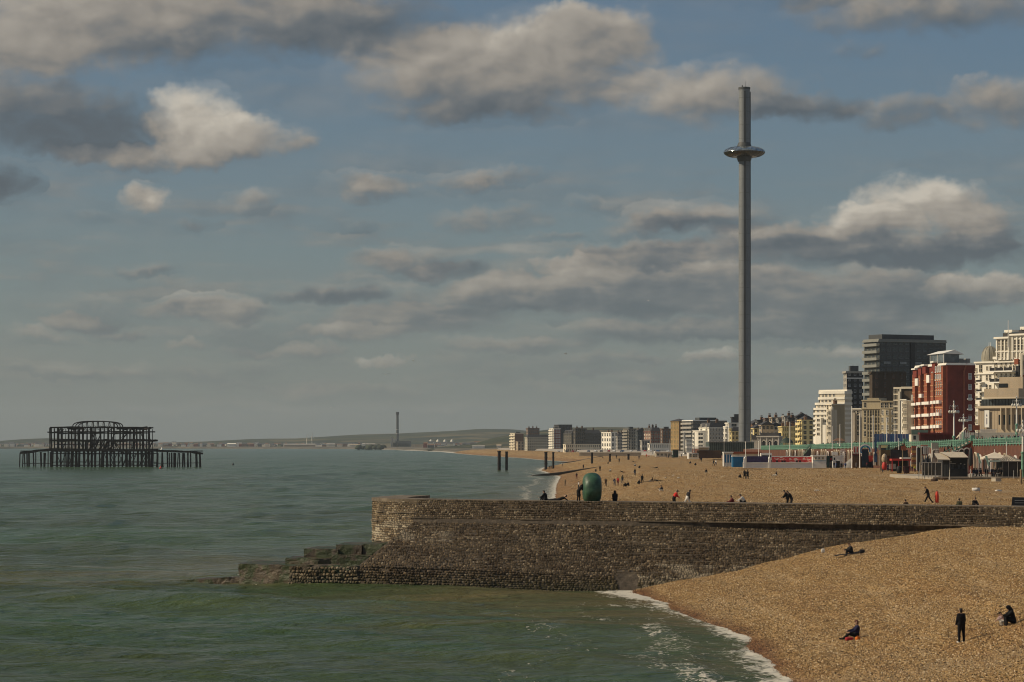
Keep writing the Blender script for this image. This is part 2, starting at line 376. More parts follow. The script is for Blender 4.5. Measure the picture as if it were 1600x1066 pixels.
def on_ground(px, py, y0=60.0, y1=3500.0):
    """the place on the beach that a photo pixel looks at"""
    Y = np.concatenate([np.arange(y0, 300, 0.5), np.geomspace(300, y1, 1500)])
    X = wx(px, Y); dz = wz(py, Y) - ground(X, Y)
    i = int(np.argmax(dz < 0)) if (dz < 0).any() else len(Y) - 1
    return float(X[i]), float(Y[i]), g1(X[i], Y[i])

def grid_mesh(name, X, Y, Z, mats, attrs=None, smooth=True):
    r, c = X.shape
    me = bpy.data.meshes.new(name)
    co = np.stack([X, Y, Z], -1).reshape(-1, 3)
    idx = np.arange(r * c).reshape(r, c)
    q = np.stack([idx[:-1, :-1], idx[:-1, 1:], idx[1:, 1:], idx[1:, :-1]], -1).reshape(-1, 4)
    me.vertices.add(len(co)); me.vertices.foreach_set('co', co.ravel())
    me.loops.add(q.size); me.loops.foreach_set('vertex_index', q.ravel())
    me.polygons.add(len(q)); me.polygons.foreach_set('loop_start', np.arange(0, q.size, 4)); me.polygons.foreach_set('loop_total', np.full(len(q), 4))
    me.polygons.foreach_set('use_smooth', np.full(len(q), smooth))
    for m in mats: me.materials.append(m)
    for k, a in (attrs or {}).items():
        at = me.attributes.new(k, 'FLOAT', 'POINT'); at.data.foreach_set('value', np.asarray(a, float).ravel())
    me.update(); me.validate()
    return me

# ------------------------------------------------------------------ shingle
m_sh, t, b = mk('shingle')
p = t.pos(); wet = t.attr('wet')
big = t.noise(p, 0.09, 4.0, 0.6); mid = t.noise(t.v('MULTIPLY', p, (1.0, 0.5, 1.0)), 0.6, 5.0, 0.65); fine = t.noise(p, 5.0, 3.0, 0.7)
cell = t.voro(p, 9.0, out='Color'); cs = t.sep(cell)[0]
tone = t.m('ADD', t.m('ADD', t.m('MULTIPLY', cs, 0.50), t.m('MULTIPLY', mid, 0.34)), t.m('MULTIPLY', fine, 0.26))
c = t.ramp(tone, [(0.24, (0.034, 0.019, 0.006)), (0.44, (0.160, 0.088, 0.028)), (0.57, (0.35, 0.208, 0.070)), (0.70, (0.50, 0.325, 0.135)), (0.86, (0.70, 0.55, 0.33))])
c = t.mix(t.m('MULTIPLY', t.sstep(big, 0.48, 0.70), 0.40), c, (0.27, 0.150, 0.055))
c = t.mix(t.m('MULTIPLY', t.sstep(t.noise(p, 0.045, 3.0, .5), 0.50, 0.68), 0.35), c, (0.36, 0.29, 0.19))
sv = t.xyz(t.attr('inland'), t.m('MULTIPLY', t.sep(p)[1], 0.10), 0.0)
bd = t.noise(sv, 0.42, 4.0, .6); bd2 = t.noise(t.xyz(t.attr('inland'), t.m('MULTIPLY', t.sep(p)[1], 0.22), 3.0), 1.15, 4.0, .65)
c = t.mix(t.m('MULTIPLY', t.sstep(bd, 0.50, 0.64), 0.42), c, t.v('MULTIPLY', c, (0.72, 0.56, 0.42)))
c = t.mix(t.m('MULTIPLY', t.sstep(bd2, 0.56, 0.66), 0.45), c, t.v('MULTIPLY', c, (0.60, 0.50, 0.42)))
c = t.mix(t.m('MULTIPLY', t.sstep(t.m('SUBTRACT', 1.0, bd), 0.52, 0.64), 0.35), c, (0.40, 0.31, 0.19))
c = t.mix(t.m('MULTIPLY', wet, 0.85), c, t.v('MULTIPLY', c, (0.46, 0.29, 0.19)))
t.put(b.inputs['Base Color'], c); t.put(b.inputs['Roughness'], t.m('SUBTRACT', 0.85, t.m('MULTIPLY', wet, 0.2)))
b.inputs['Specular IOR Level'].default_value = 0.25
h = t.m('ADD', t.m('MULTIPLY', t.voro(p, 9.0), -0.05), t.m('ADD', t.m('MULTIPLY', mid, 0.20), t.m('ADD', t.m('MULTIPLY', t.noise(p, 1.7, 5.0, .7), 0.20), t.m('MULTIPLY', t.noise(t.v('MULTIPLY', p, (1.0, .35, 1.0)), .45, 4.0, .7), 0.55))))
h = t.m('ADD', h, t.m('ADD', t.m('MULTIPLY', bd2, 0.35), t.m('MULTIPLY', bd, 0.5)))
t.put(b.inputs['Normal'], t.bump(h, 1.0, 1.5))

ys = np.concatenate([np.arange(40, 100, 2.0), np.arange(100, 236, 0.5), 236 * 1.009 ** np.arange(0, 300)]); ys = ys[ys < 3400]
ys = np.append(ys, [3500])
ss = np.concatenate([-np.geomspace(60, 4, 12), np.arange(-3.5, 45, 0.45), 45 * 1.06 ** np.arange(0, 38)])
Yg, Sg = np.meshgrid(ys, ss, indexing='ij'); Xg = shore(Yg) + Sg
Zg = ground(Xg, Yg)
wetv = np.clip((1.7 + 0.8 * fbm(Yg / 3.0, Xg / 2.0, 21, 3) - Sg) / 1.4, 0, 1)
wetv *= np.where(Yg < 230, 1.0, np.clip(1.4 - Yg / 2600, 0.3, 1))
wetv = np.maximum(wetv, np.clip((9 - Sg) / 6, 0, .45) * (Yg > 240))
beach = link('beach', grid_mesh('beach', Xg, Yg, Zg, [m_sh], {'wet': wetv, 'inland': Sg})); tag(beach, kind='structure')

# loose stones on the near beach: real pebbles, too many to count
npb = 260000
py_ = 98 + (214 - 98) * RNG.random(npb) ** 1.15; ps = -0.6 + 37 * RNG.random(npb)
px_ = shore(py_) + ps; pz_ = ground(px_, py_)
keep = np.abs(px_ / py_) < 0.225; pwet = np.clip((1.7 + 0.8 * fbm(py_ / 3.0, px_ / 2.0, 21, 3) - ps) / 1.4 + .3 * (RNG.random(npb) - .5), 0, 1)[keep]; px_, py_, pz_ = px_[keep], py_[keep], pz_[keep]
nw = 110000                                            # coarser scatter on the beach beyond the groyne
wy = 229 + 520 * RNG.random(nw) ** 1.7; wX = wy * (-.01 + .21 * RNG.random(nw)); ws = wX - shore(wy); kw_ = (ws > 4) & (wX < 92); wy, wX = wy[kw_], wX[kw_]
n_near = len(px_); px_ = np.concatenate([px_, wX]); py_ = np.concatenate([py_, wy]); pz_ = np.concatenate([pz_, ground(wX, wy)])
me = bpy.data.meshes.new('pebbles'); me.vertices.add(len(px_)); me.vertices.foreach_set('co', np.stack([px_, py_, pz_ + .01], -1).ravel())
at = me.attributes.new('pebble_size', 'FLOAT', 'POINT'); sz = 0.019 + 0.046 * RNG.random(len(px_)) ** 2.4; sz[n_near:] = (0.025 + 0.05 * RNG.random(len(px_) - n_near) ** 2) * np.clip(py_[n_near:] / 300, .8, 1.8); at.data.foreach_set('value', sz)
pw_ = np.zeros(len(px_)); pw_[:n_near] = pwet; at = me.attributes.new('pebble_wet', 'FLOAT', 'POINT'); at.data.foreach_set('value', pw_)
at = me.attributes.new('pebble_turn', 'FLOAT_VECTOR', 'POINT'); at.data.foreach_set('vector', (RNG.random((len(px_), 3)) * 6.28).ravel())
m_pb, t, b = mk('pebble stone')
oi = t.n.new('ShaderNodeObjectInfo').outputs['Random']
c = t.ramp(oi, [(0.0, (0.030, 0.016, 0.006)), (0.24, (0.15, 0.084, 0.030)), (0.52, (0.36, 0.222, 0.084)), (0.80, (0.52, 0.36, 0.17)), (0.94, (0.64, 0.51, 0.32)), (1.0, (0.76, 0.66, 0.48))])
wa = t.n.new('ShaderNodeAttribute'); wa.attribute_type = 'INSTANCER'; wa.attribute_name = 'pebble_wet'
c = t.mix(wa.outputs['Fac'], c, t.v('MULTIPLY', c, (0.48, 0.30, 0.19)))
t.put(b.inputs['Base Color'], c); t.put(b.inputs['Roughness'], t.m('SUBTRACT', 0.8, t.m('MULTIPLY', wa.outputs['Fac'], 0.25)))
bm = bmesh.new(); bmesh.ops.create_icosphere(bm, subdivisions=1, radius=1.0)
for v in bm.verts: v.co.z *= 0.6; v.co *= random.uniform(.85, 1.12)
pm = bpy.data.meshes.new('pebble_shape'); bm.to_mesh(pm); bm.free(); pm.materials.append(m_pb)
for pl in pm.polygons: pl.use_smooth = True
pebs = link('pebbles', me); tag(pebs, kind='stuff', label='loose brown and pale pebbles of the near beach', cat='pebbles')
ng = bpy.data.node_groups.new('scatter_pebbles', 'GeometryNodeTree')
ng.interface.new_socket('Geometry', in_out='INPUT', socket_type='NodeSocketGeometry'); ng.interface.new_socket('Geometry', in_out='OUTPUT', socket_type='NodeSocketGeometry')
gi = ng.nodes.new('NodeGroupInput'); go = ng.nodes.new('NodeGroupOutput')
mp = ng.nodes.new('GeometryNodeMeshToPoints'); iop = ng.nodes.new('GeometryNodeInstanceOnPoints')
shape_n = ng.nodes.new('GeometryNodeMeshIcoSphere'); shape_n.inputs['Subdivisions'].default_value = 1; shape_n.inputs['Radius'].default_value = 1.0
sm = ng.nodes.new('GeometryNodeSetMaterial'); sm.inputs['Material'].default_value = m_pb
tr = ng.nodes.new('GeometryNodeTransform'); tr.inputs['Scale'].default_value = (1.0, 0.75, 0.55)
a1 = ng.nodes.new('GeometryNodeInputNamedAttribute'); a1.data_type = 'FLOAT'; a1.inputs[0].default_value = 'pebble_size'
a2 = ng.nodes.new('GeometryNodeInputNamedAttribute'); a2.data_type = 'FLOAT_VECTOR'; a2.inputs[0].default_value = 'pebble_turn'
L = ng.links.new
L(gi.outputs[0], mp.inputs[0]); L(mp.outputs[0], iop.inputs['Points']); L(shape_n.outputs['Mesh'], tr.inputs[0]); L(tr.outputs[0], sm.inputs[0]); L(sm.outputs[0], iop.inputs['Instance'])
L(a1.outputs[0], iop.inputs['Scale']); L(a2.outputs[0], iop.inputs['Rotation']); L(iop.outputs[0], go.inputs[0])
md = pebs.modifiers.new('scatter', 'NODES'); md.node_group = ng
bpy.data.meshes.remove(pm)

# ------------------------------------------------------------------ sea
m_sea, t, b = mk('sea water')
p = t.pos(); foam = t.attr('foam'); mud = t.attr('mud')
nz = t.noise(t.v('MULTIPLY', p, (0.30, 1.0, 1.0)), 0.020, 4.0, 0.55)
n2 = t.noise(t.v('MULTIPLY', p, (0.22, 1.0, 1.0)), 0.11, 4.0, 0.6)
c = t.mix(t.sstep(nz, 0.35, 0.68), (0.044, 0.068, 0.029), (0.047, 0.090, 0.041))
c = t.mix(t.m('MULTIPLY', mud, t.sstep(n2, 0.28, 0.62)), c, (0.125, 0.104, 0.048))
pn = t.sep(p)
far = t.sstep(pn[1], 500.0, 5000.0)
c = t.mix(t.m('MULTIPLY', far, 0.75), c, (0.027, 0.078, 0.044))
# foam: ragged lace and streaks running along the shore
fs = t.noise(t.v('MULTIPLY', p, (1.0, 0.42, 1.0)), 1.3, 6.0, 0.7, 0.8)
fl = t.voro(t.v('ADD', p, t.v('SCALE', t.noise(p, 1.0, 3.0, .6, out='Color'), None, sc=1.2)), 1.5, 'DISTANCE_TO_EDGE')
lace = t.m('SUBTRACT', 1.0, t.sstep(fl, 0.0, 0.16))
fm = t.m('ADD', t.m('MULTIPLY', foam, 1.1), t.m('ADD', t.m('MULTIPLY', t.m('SUBTRACT', fs, 0.60), 2.1), t.m('MULTIPLY', t.m('SUBTRACT', lace, 0.75), 0.35)))
fm = t.m('MULTIPLY', t.sstep(fm, 0.08, 0.42), t.sstep(foam, 0.02, 0.12))
caps = t.sstep(t.noise(t.v('MULTIPLY', p, (0.35, 1.0, 1.0)), 0.45, 4.0, .7), 0.86, 0.89)
fm = t.m('MAXIMUM', fm, t.m('MULTIPLY', caps, 0.6))
c = t.mix(fm, c, (0.58, 0.55, 0.47))
t.put(b.inputs['Base Color'], c); t.put(b.inputs['Roughness'], t.m('ADD', 0.14, t.m('MULTIPLY', fm, 0.6)))
b.inputs['IOR'].default_value = 1.33; b.inputs['Specular IOR Level'].default_value = 0.09
def wv(sx, sy, sc, det, ang):
    n = t.n.new('ShaderNodeMapping'); t.put(n.inputs[0], p); n.inputs['Rotation'].default_value = (0, 0, R(ang)); n.inputs['Scale'].default_value = (sx, sy, 1)
    return t.noise(n.outputs[0], sc, det, 0.6, 0.25)
h = t.m('ADD', t.m('MULTIPLY', wv(0.38, 1.0, 0.34, 5.0, 9), 0.75), t.m('ADD', t.m('MULTIPLY', wv(0.40, 1.0, 1.1, 5.0, -8), 0.30), t.m('MULTIPLY', wv(0.30, 1.0, 0.07, 3.0, 4), 1.5)))
h = t.m('ADD', h, t.m('MULTIPLY', fm, 0.05))
h = t.m('ADD', h, t.m('ADD', t.m('MULTIPLY', bd2, 0.35), t.m('MULTIPLY', bd, 0.5)))
t.put(b.inputs['Normal'], t.bump(h, 1.0, 1.6))

ys = np.concatenate([np.arange(40, 110, 2.0), np.arange(110, 232, 0.42), 232 * 1.011 ** np.arange(0, 330)]); ys = ys[ys < 7400]; ys = np.append(ys, 7400)
xs = np.concatenate([-62 - 3 * (1.09 ** np.arange(70, -1, -1)) + 3, np.arange(-61.5, 24, 0.5), 24 + 2 * 1.2 ** np.arange(0, 16)])
Yw, Xw = np.meshgrid(ys, xs, indexing='ij')
def waves(X, Y):
    z = np.zeros_like(X); rg = np.random.default_rng(5)
    for k in range(26):
        lam = 1.3 * 1.17 ** k * 1.0; lam = min(lam, 26); ang = R(rg.normal(68, 20)); ph = rg.random() * 6.28   # crests roughly along the shore line of sight
        a = 0.011 * lam ** 0.75
        ph = ph + 1.6 * fbm(X / (lam * 5), Y / (lam * 5), 40 + k % 6, 2)
        s_ = np.sin(2 * math.pi / lam * (X * math.cos(ang) + Y * math.sin(ang)) + ph)
        z += a * (s_ - 0.35 * np.cos(2 * np.arcsin(np.clip(s_, -1, 1)))) * np.clip((lam * 260 - Y) / 150, 0, 1)
    return z * 0.8
sea_s = shore(Yw) - Xw                                # metres out from the water's edge
amp = np.clip(sea_s / 14, 0.10, 1.0)
Zw = waves(Xw, Yw) * amp
# a low breaker close to the near beach
br = np.exp(-((sea_s - 3.4 - 1.6 * fbm(Yw / 11, Xw / 30, 77, 2)) / 0.8) ** 2) * np.clip((190 - Yw) / 30, 0, 1)
Zw += 0.16 * br
fo = np.zeros_like(Xw); s_ = np.maximum(sea_s, 0)
rag = fbm(Yw / 6.0, Xw / 3.0, 31, 4)
fo += np.exp(-s_ / (1.7 + 1.5 * rag)) * (0.74 + .5 * rag) * (Yw < 230)
fo += 0.22 * br
fo += 0.30 * np.exp(-((s_ - 5.0 - 3 * fbm(Yw / 14, Xw / 30, 33, 2)) / 1.2) ** 2) * np.clip((200 - Yw) / 30, 0, 1)
fo += 0.20 * np.exp(-((s_ - 11 - 4 * fbm(Yw / 17, Xw / 30, 35, 2)) / 1.6) ** 2) * np.clip((205 - Yw) / 30, 0, 1)
west = np.clip((Yw - 300) / 100, 0, 1)
fo += west * np.exp(-s_ / np.interp(Yw, [300, 600, 900, 1200, 3000], [2.2, 2.4, 2.6, 3.5, 5])) * 0.85
fo += west * 0.42 * np.exp(-((s_ - 8 - 5 * fbm(Yw / 60, Xw / 30, 36, 2)) / 1.6) ** 2) * np.clip((1400 - Yw) / 400, 0, 1)
# backwash behind the head of the groyne and round its toe
def near_seg(ax, ay, bx, by):
    vx, vy = bx - ax, by - ay; tt = np.clip(((Xw - ax) * vx + (Yw - ay) * vy) / (vx * vx + vy * vy), 0, 1)
    return np.hypot(Xw - ax - tt * vx, Yw - ay - tt * vy)
d = near_seg(-13.5, 238, -21, 230); fo += 0.95 * np.exp(-(d / 4.0) ** 2) * (0.65 + 0.6 * fbm(Xw / 4, Yw / 8, 51, 3))
d = near_seg(-29.5, 225.6, -23.5, 224.0); fo += 0.72 * np.exp(-(d / 0.55) ** 2) * (0.6 + 1.3 * fbm(Xw / 1.2, Yw / 3, 52, 3))
d = near_seg(-23, 222, -5, 213); fo += 0.30 * np.exp(-(d / 0.5) ** 2) * (0.4 + 1.5 * fbm(Xw / 1.5, Yw / 3, 53, 3))
d = near_seg(7.5, 213, 13, 196); fo += 0.35 * np.exp(-(d / 1.6) ** 2)
mu = np.clip(np.exp(-s_ / 20.0) * 1.05 * (Yw > 170), 0, 1)
d = near_seg(-18, 250, -30, 236); mu = np.maximum(mu, 0.85 * np.exp(-(d / 26) ** 2))
d = near_seg(-4, 207, 9, 204); mu = np.maximum(mu, 0.95 * np.exp(-(d / 9) ** 2))
d = near_seg(-60, 215, -30, 228); mu = np.maximum(mu, 0.55 * np.exp(-(d / 16) ** 2))
mu = np.maximum(mu, 0.25 * np.exp(-s_ / 60)); mu *= np.clip(1.3 - Yw / 2200, 0, 1)
sea = link('sea', grid_mesh('sea', Xw, Yw, Zw, [m_sea], {'foam': np.clip(fo, 0, 1), 'mud': np.clip(mu, 0, 1)})); tag(sea, kind='structure')

# ------------------------------------------------------------------ far land
m_hl, t, b = mk('downland')
p = t.pos(); pz = t.sep(p)[2]
n1 = t.noise(t.v('MULTIPLY', p, (1, 1, 1)), 0.0045, 6.0, 0.62); n2 = t.voro(p, 0.0030, out='Color'); n3 = t.noise(p, 0.03, 4.0, .65)
c = t.mix(t.sstep(t.sep(n2)[0], 0.35, 0.75), (0.055, 0.066, 0.034), (0.15, 0.125, 0.068))
c = t.mix(t.sstep(n1, 0.44, 0.60), c, (0.030, 0.040, 0.024))
c = t.mix(t.m('MULTIPLY', n3, 0.4), c, (0.03, 0.036, 0.024))
t.put(b.inputs['Base Color'], c); b.inputs['Roughness'].default_value = 0.95; b.inputs['Specular IOR Level'].default_value = 0.1
def ridge(name, pts, Yc, depth, seed, rough=1.0):
    xs = np.linspace(wx(pts[0][0], Yc), wx(pts[-1][0], Yc), 260); ysn = np.linspace(Yc - depth, Yc + depth, 34)
    top = np.interp(xs, [wx(a, Yc) for a, _ in pts], [wz(bb, Yc) for _, bb in pts])
    Yr, Xr = np.meshgrid(ysn, xs, indexing='ij'); k = (Yr - Yc) / depth
    prof = np.clip(1 - np.abs(k) ** 1.6, 0, 1)
    Z = 1.5 + (top[None, :] - 1.5) * prof + rough * prof * (5 * fbm(Xr / 300, Yr / 300, seed, 4) + 2.2 * fbm(Xr / 40, Yr / 60, seed + 3, 3)) * np.clip(1 - prof * .55, .3, 1)
    o = link(name, grid_mesh(name, Xr, Yr, Z, [m_hl])); tag(o, kind='structure'); return o
ridge('hills', [(-900, 690), (-500, 684), (-200, 688), (-40, 692), (20, 690), (70, 685), (90, 685), (110, 689), (250, 692), (330, 690), (400, 686), (470, 685), (560, 679), (620, 677.5), (700, 674), (750, 670.5), (800, 671), (830, 674), (900, 677), (1000, 679), (1200, 676), (1700, 672), (2300, 676)], 9300, 1500, 60, .45)
ridge('hill', [(690, 698), (735, 695), (775, 684), (820, 676), (880, 669), (930, 667.5), (975, 668), (1060, 670), (1150, 672), (1300, 668), (1600, 662), (2000, 660)], 5600, 1100, 71, .5)
# the coastal plain that joins the hills to the beach
m_pl, t, b = mk('coastal plain'); p = t.pos()
c = t.ramp(t.noise(t.v('MULTIPLY', p, (1, .4, 1)), 0.012, 5.0, .65), [(.3, (.05, .048, .032)), (.5, (.11, .092, .06)), (.7, (.20, .165, .11))]); t.put(b.inputs['Base Color'], c); b.inputs['Roughness'].default_value = .95
ysn = np.concatenate([np.geomspace(2600, 6300, 30), np.linspace(6450, 7400, 30), [8200, 9500, 12000]]); kk = np.concatenate([[0, 6, 12, 30], np.geomspace(60, 14000, 26)])
Yr, Kr = np.meshgrid(ysn, kk, indexing='ij'); Xr = shore(np.minimum(Yr, 7200)) + 18 + Kr
Zr = np.interp(Kr, [0, 6, 30, 200, 14000], [-1.0, 1.2, 3.2, 4.5, 5.0]) * np.interp(Yr, [2600, 3400, 7400], [1.6, 1.3, 1.0]) + .5 * fbm(Xr / 60, Yr / 120, 90, 3)
o = link('plain', grid_mesh('plain', Xr, Yr, Zr, [m_pl])); tag(o, kind='structure')

# ------------------------------------------------------------------ the stone groyne
m_st, t, b = mk('flint and block stone')
tone = t.attr('tone'); p = t.pos(); oz = t.sep(p)[2]
n1 = t.noise(p, 7.0, 4.0, .65); n2 = t.noise(p, 0.24, 4.0, .6); n3 = t.noise(t.v('MULTIPLY', p, (.5, .5, 1.6)), 0.8, 4.0, .6)
f = t.m('ADD', t.m('MULTIPLY', tone, 0.72), t.m('MULTIPLY', n1, 0.34))
c = t.ramp(f, [(0.10, (0.022, 0.015, 0.008)), (0.38, (0.078, 0.054, 0.029)), (0.62, (0.165, 0.118, 0.066)), (0.84, (0.29, 0.225, 0.14)), (1.0, (0.50, 0.44, 0.33))])
c = t.mix(t.m('MULTIPLY', t.sstep(n2, 0.44, 0.62), 0.8), c, t.v('MULTIPLY', c, (0.42, 0.36, 0.30)))
c = t.mix(t.m('MULTIPLY', t.m('SUBTRACT', 1.0, t.sstep(t.m('ADD', oz, t.m('MULTIPLY', n3, 1.2)), 0.55, 2.1)), 0.70), c, (0.034, 0.036, 0.013))   # weed below the tide mark
c = t.mix(t.m('MULTIPLY', t.attr('pale'), t.m('MULTIPLY', t.sstep(n3, 0.42, 0.56), 0.85)), c, (0.48, 0.42, 0.31))                            # salt and lime stains
t.put(b.inputs['Base Color'], c); b.inputs['Roughness'].default_value = 0.8; b.inputs['Specular IOR Level'].default_value = .25
t.put(b.inputs['Normal'], t.bump(t.noise(p, 11.0, 4.0, .6), 0.5, 0.05))
m_core, t, b = mk('groyne mortar'); p = t.pos()
c = t.ramp(t.noise(p, 2.2, 5.0, .65), [(.3, (.030, .023, .016)), (.55, (.075, .058, .040)), (.75, (.15, .12, .085))]); t.put(b.inputs['Base Color'], c); b.inputs['Roughness'].default_value = .9
t.put(b.inputs['Normal'], t.bump(t.noise(p, 5.0, 5.0, .65), 0.8, 0.12))
m_cope, t, b = mk('groyne coping concrete'); p = t.pos()
c = t.ramp(t.noise(p, 1.1, 5.0, .65), [(.3, (.07, .055, .037)), (.5, (.14, .110, .076)), (.7, (.24, .195, .14))]); t.put(b.inputs['Base Color'], c); b.inputs['Roughness'].default_value = .9
t.put(b.inputs['Normal'], t.bump(t.noise(p, 9.0, 5.0, .7), 0.7, 0.06))
m_alg, t, b = mk('weedy slab'); p = t.pos(); oz = t.sep(p)[2]
c = t.ramp(t.noise(p, 1.6, 5.0, .65), [(.3, (.028, .020, .012)), (.5, (.080, .058, .034)), (.72, (.16, .125, .08))])
c = t.mix(t.sstep(t.noise(p, .8, 4.0, .6), .44, .56), c, (0.030, 0.044, 0.010)); t.put(b.inputs['Base Color'], c); b.inputs['Roughness'].default_value = .55
t.put(b.inputs['Normal'], t.bump(t.noise(p, 3.0, 5.0, .7), 0.9, 0.15))

groyne = thing('groyne', 'long weathered flint and block groyne running out from the shingle into the sea', 'groyne', (0, 0, 0))
ZT = lambda X: 7.2 - 0.0065 * (X + 12)
def resample(pts, n):
    pts = np.array(pts, float); d = np.r_[0, np.cumsum(np.linalg.norm(np.diff(pts[:, :2], axis=0), axis=1))]
    q = np.linspace(0, d[-1], n); return np.stack([np.interp(q, d, pts[:, k]) for k in range(pts.shape[1])], -1)
NP = 150
A = resample([(-8.2, 226.2, 7.18), (42, 213, 6.85), (84, 203, 6.7)], NP)                     # top front edge
nA = np.array([-0.254, -0.967, 0])
Bv = A + nA * 1.15; Bv[:, 2] = A[:, 2] - 1.62                                                  # foot of the upper band
und = np.clip((A[:, 0] - 8) / 14, 0, 1)[:, None]; C0 = A + nA * (1.45 - 0.62 * und); C0[:, 2] = A[:, 2] - 1.95 - .12 * und[:, 0]
Dv = resample([(-12.8, 217.7, 1.86), (-8, 216.0, 1.78), (-3, 215.5, 1.6), (9.5, 214.6, 1.0), (42, 207.6, .5), (84, 198, .5)], NP)
Ev = resample([(-13.3, 217.0, -.5), (-8, 215.0, -.5), (-5.3, 213.9, -.5), (9.5, 213.1, -.5), (42, 205.6, -1.2), (84, 196, -1.2)], NP)
HA = resample([(-10.6, 243, 7.2), (-11.9, 237, 7.2), (-12.5, 232.6, 7.2), (-11.6, 229.2, 7.2), (-9.9, 227.3, 7.19), (-8.2, 226.2, 7.18)], 24)   # rounded head
tg = np.gradient(HA[:, :2], axis=0); tg /= np.linalg.norm(tg, axis=1)[:, None]; hn = np.stack([tg[:, 1], -tg[:, 0], 0 * tg[:, 0]], -1)
hk = np.linspace(0, 1, len(HA))[:, None] ** 3; HB = HA + hn * (-.10 + .75 * hk); HB[:, 2] = 4.9; HD = HA + hn * (-.30 + 1.6 * hk); HD[:, 2] = 2.4; HE = HA + hn * (-.4 + 2.0 * hk); HE[:, 2] = -1.0

def loft(mb, r0, r1, mi=0, sub=3):
    n = len(r0); vs = []; fs = []
    for j in range(sub + 1):
        k = j / sub; vs += list(map(tuple, r0 * (1 - k) + r1 * k))
    for j in range(sub):
        for i in range(n - 1): a = j * n + i; fs.append((a, a + 1, a + n + 1, a + n))
    mb.add(vs, fs, mi)
mb = MB()
loft(mb, A, Bv); loft(mb, Bv, C0, sub=1); loft(mb, C0, Dv); loft(mb, Dv, Ev)
loft(mb, HA, HB); loft(mb, HB, HD); loft(mb, HD, HE)
# the diagonal end of the lower slope
top0 = C0[0]; mb.add([tuple(top0), tuple(Dv[0]), (-8.0, 225, 1.0), (-7.5, 226, 4.5)], [(0, 1, 2, 3)])
core = mb.build('core', m_core, groyne)
mb = MB()                                                                                       # flat top and the back face
back = A - nA * 3.2; back[:, 2] = A[:, 2]; hb = HA - hn * 3.0; hb[:, 2] = 7.2
lipA = A + nA * 0.08; lipH = HA + hn * 0.08
loft(mb, back, lipA, sub=1); loft(mb, hb, lipH, sub=1)
bb = back.copy(); bb[:, 2] = 2.0; loft(mb, bb, back, sub=1)
hb2 = hb.copy(); hb2[:, 2] = -1; loft(mb, hb2, hb, sub=1)
low = lipA.copy(); low[:, 2] -= 0.16; loft(mb, lipA, low, sub=1); low = lipH.copy(); low[:, 2] -= 0.30; loft(mb, lipH, low, sub=1)
for o_ in (mb.build('coping', m_cope, groyne),): o_.location.z = 0.02

# courses of stones
def stone(rg, wd, ht, dp, sides=6):
    """one lumpy stone in its own frame: x along, y up the face, z out"""
    vs = []; ang0 = rg.random() * 6.28
    for ring, (k, zz) in enumerate(((1.0, -0.25), (0.98, 0.30), (0.55, 0.92))):
        for i in range(sides):
            a = ang0 + 2 * math.pi * i / sides; e = 3.2
            cx = math.copysign(abs(math.cos(a)) ** (2 / e), math.cos(a)); cy = math.copysign(abs(math.sin(a)) ** (2 / e), math.sin(a))
            j = 1 + rg.normal(0, .07)
            vs.append((cx * wd / 2 * k * j, cy * ht / 2 * k * j, dp * (zz + rg.normal(0, .10))))
    vs.append((rg.normal(0, .05) * wd, rg.normal(0, .05) * ht, dp * (1.0 + rg.normal(0, .12))))
    fs = []
    for r_ in range(2):
        for i in range(sides): k = (i + 1) % sides; fs.append((r_ * sides + i, r_ * sides + k, (r_ + 1) * sides + k, (r_ + 1) * sides + i))
    for i in range(sides): fs.append((2 * sides + i, 2 * sides + (i + 1) % sides, 3 * sides))
    return np.array(vs), fs
rg = np.random.default_rng(3)
class Stones:
    def __init__(s): s.v = []; s.f = []; s.tone = []; s.pale = []; s.n = 0
    def put(s, P_, T_, U_, N_, vs, fs, tone, pale):
        co = P_ + vs[:, :1] * T_ + vs[:, 1:2] * U_ + vs[:, 2:] * N_
        s.v.append(co); s.f += [[s.n + i for i in f] for f in fs]; s.n += len(vs); s.tone += [tone] * len(fs); s.pale += [pale] * len(fs)
    def mesh(s, name):
        me = bpy.data.meshes.new(name); me.from_pydata(np.concatenate(s.v).tolist(), [], s.f); me.materials.append(m_st)
        for nm, arr in (('tone', s.tone), ('pale', s.pale)):
            at = me.attributes.new(nm, 'FLOAT', 'FACE'); at.data.foreach_set('value', np.array(arr, float))
        me.update(); return me
ALL = Stones(); PARTS = []
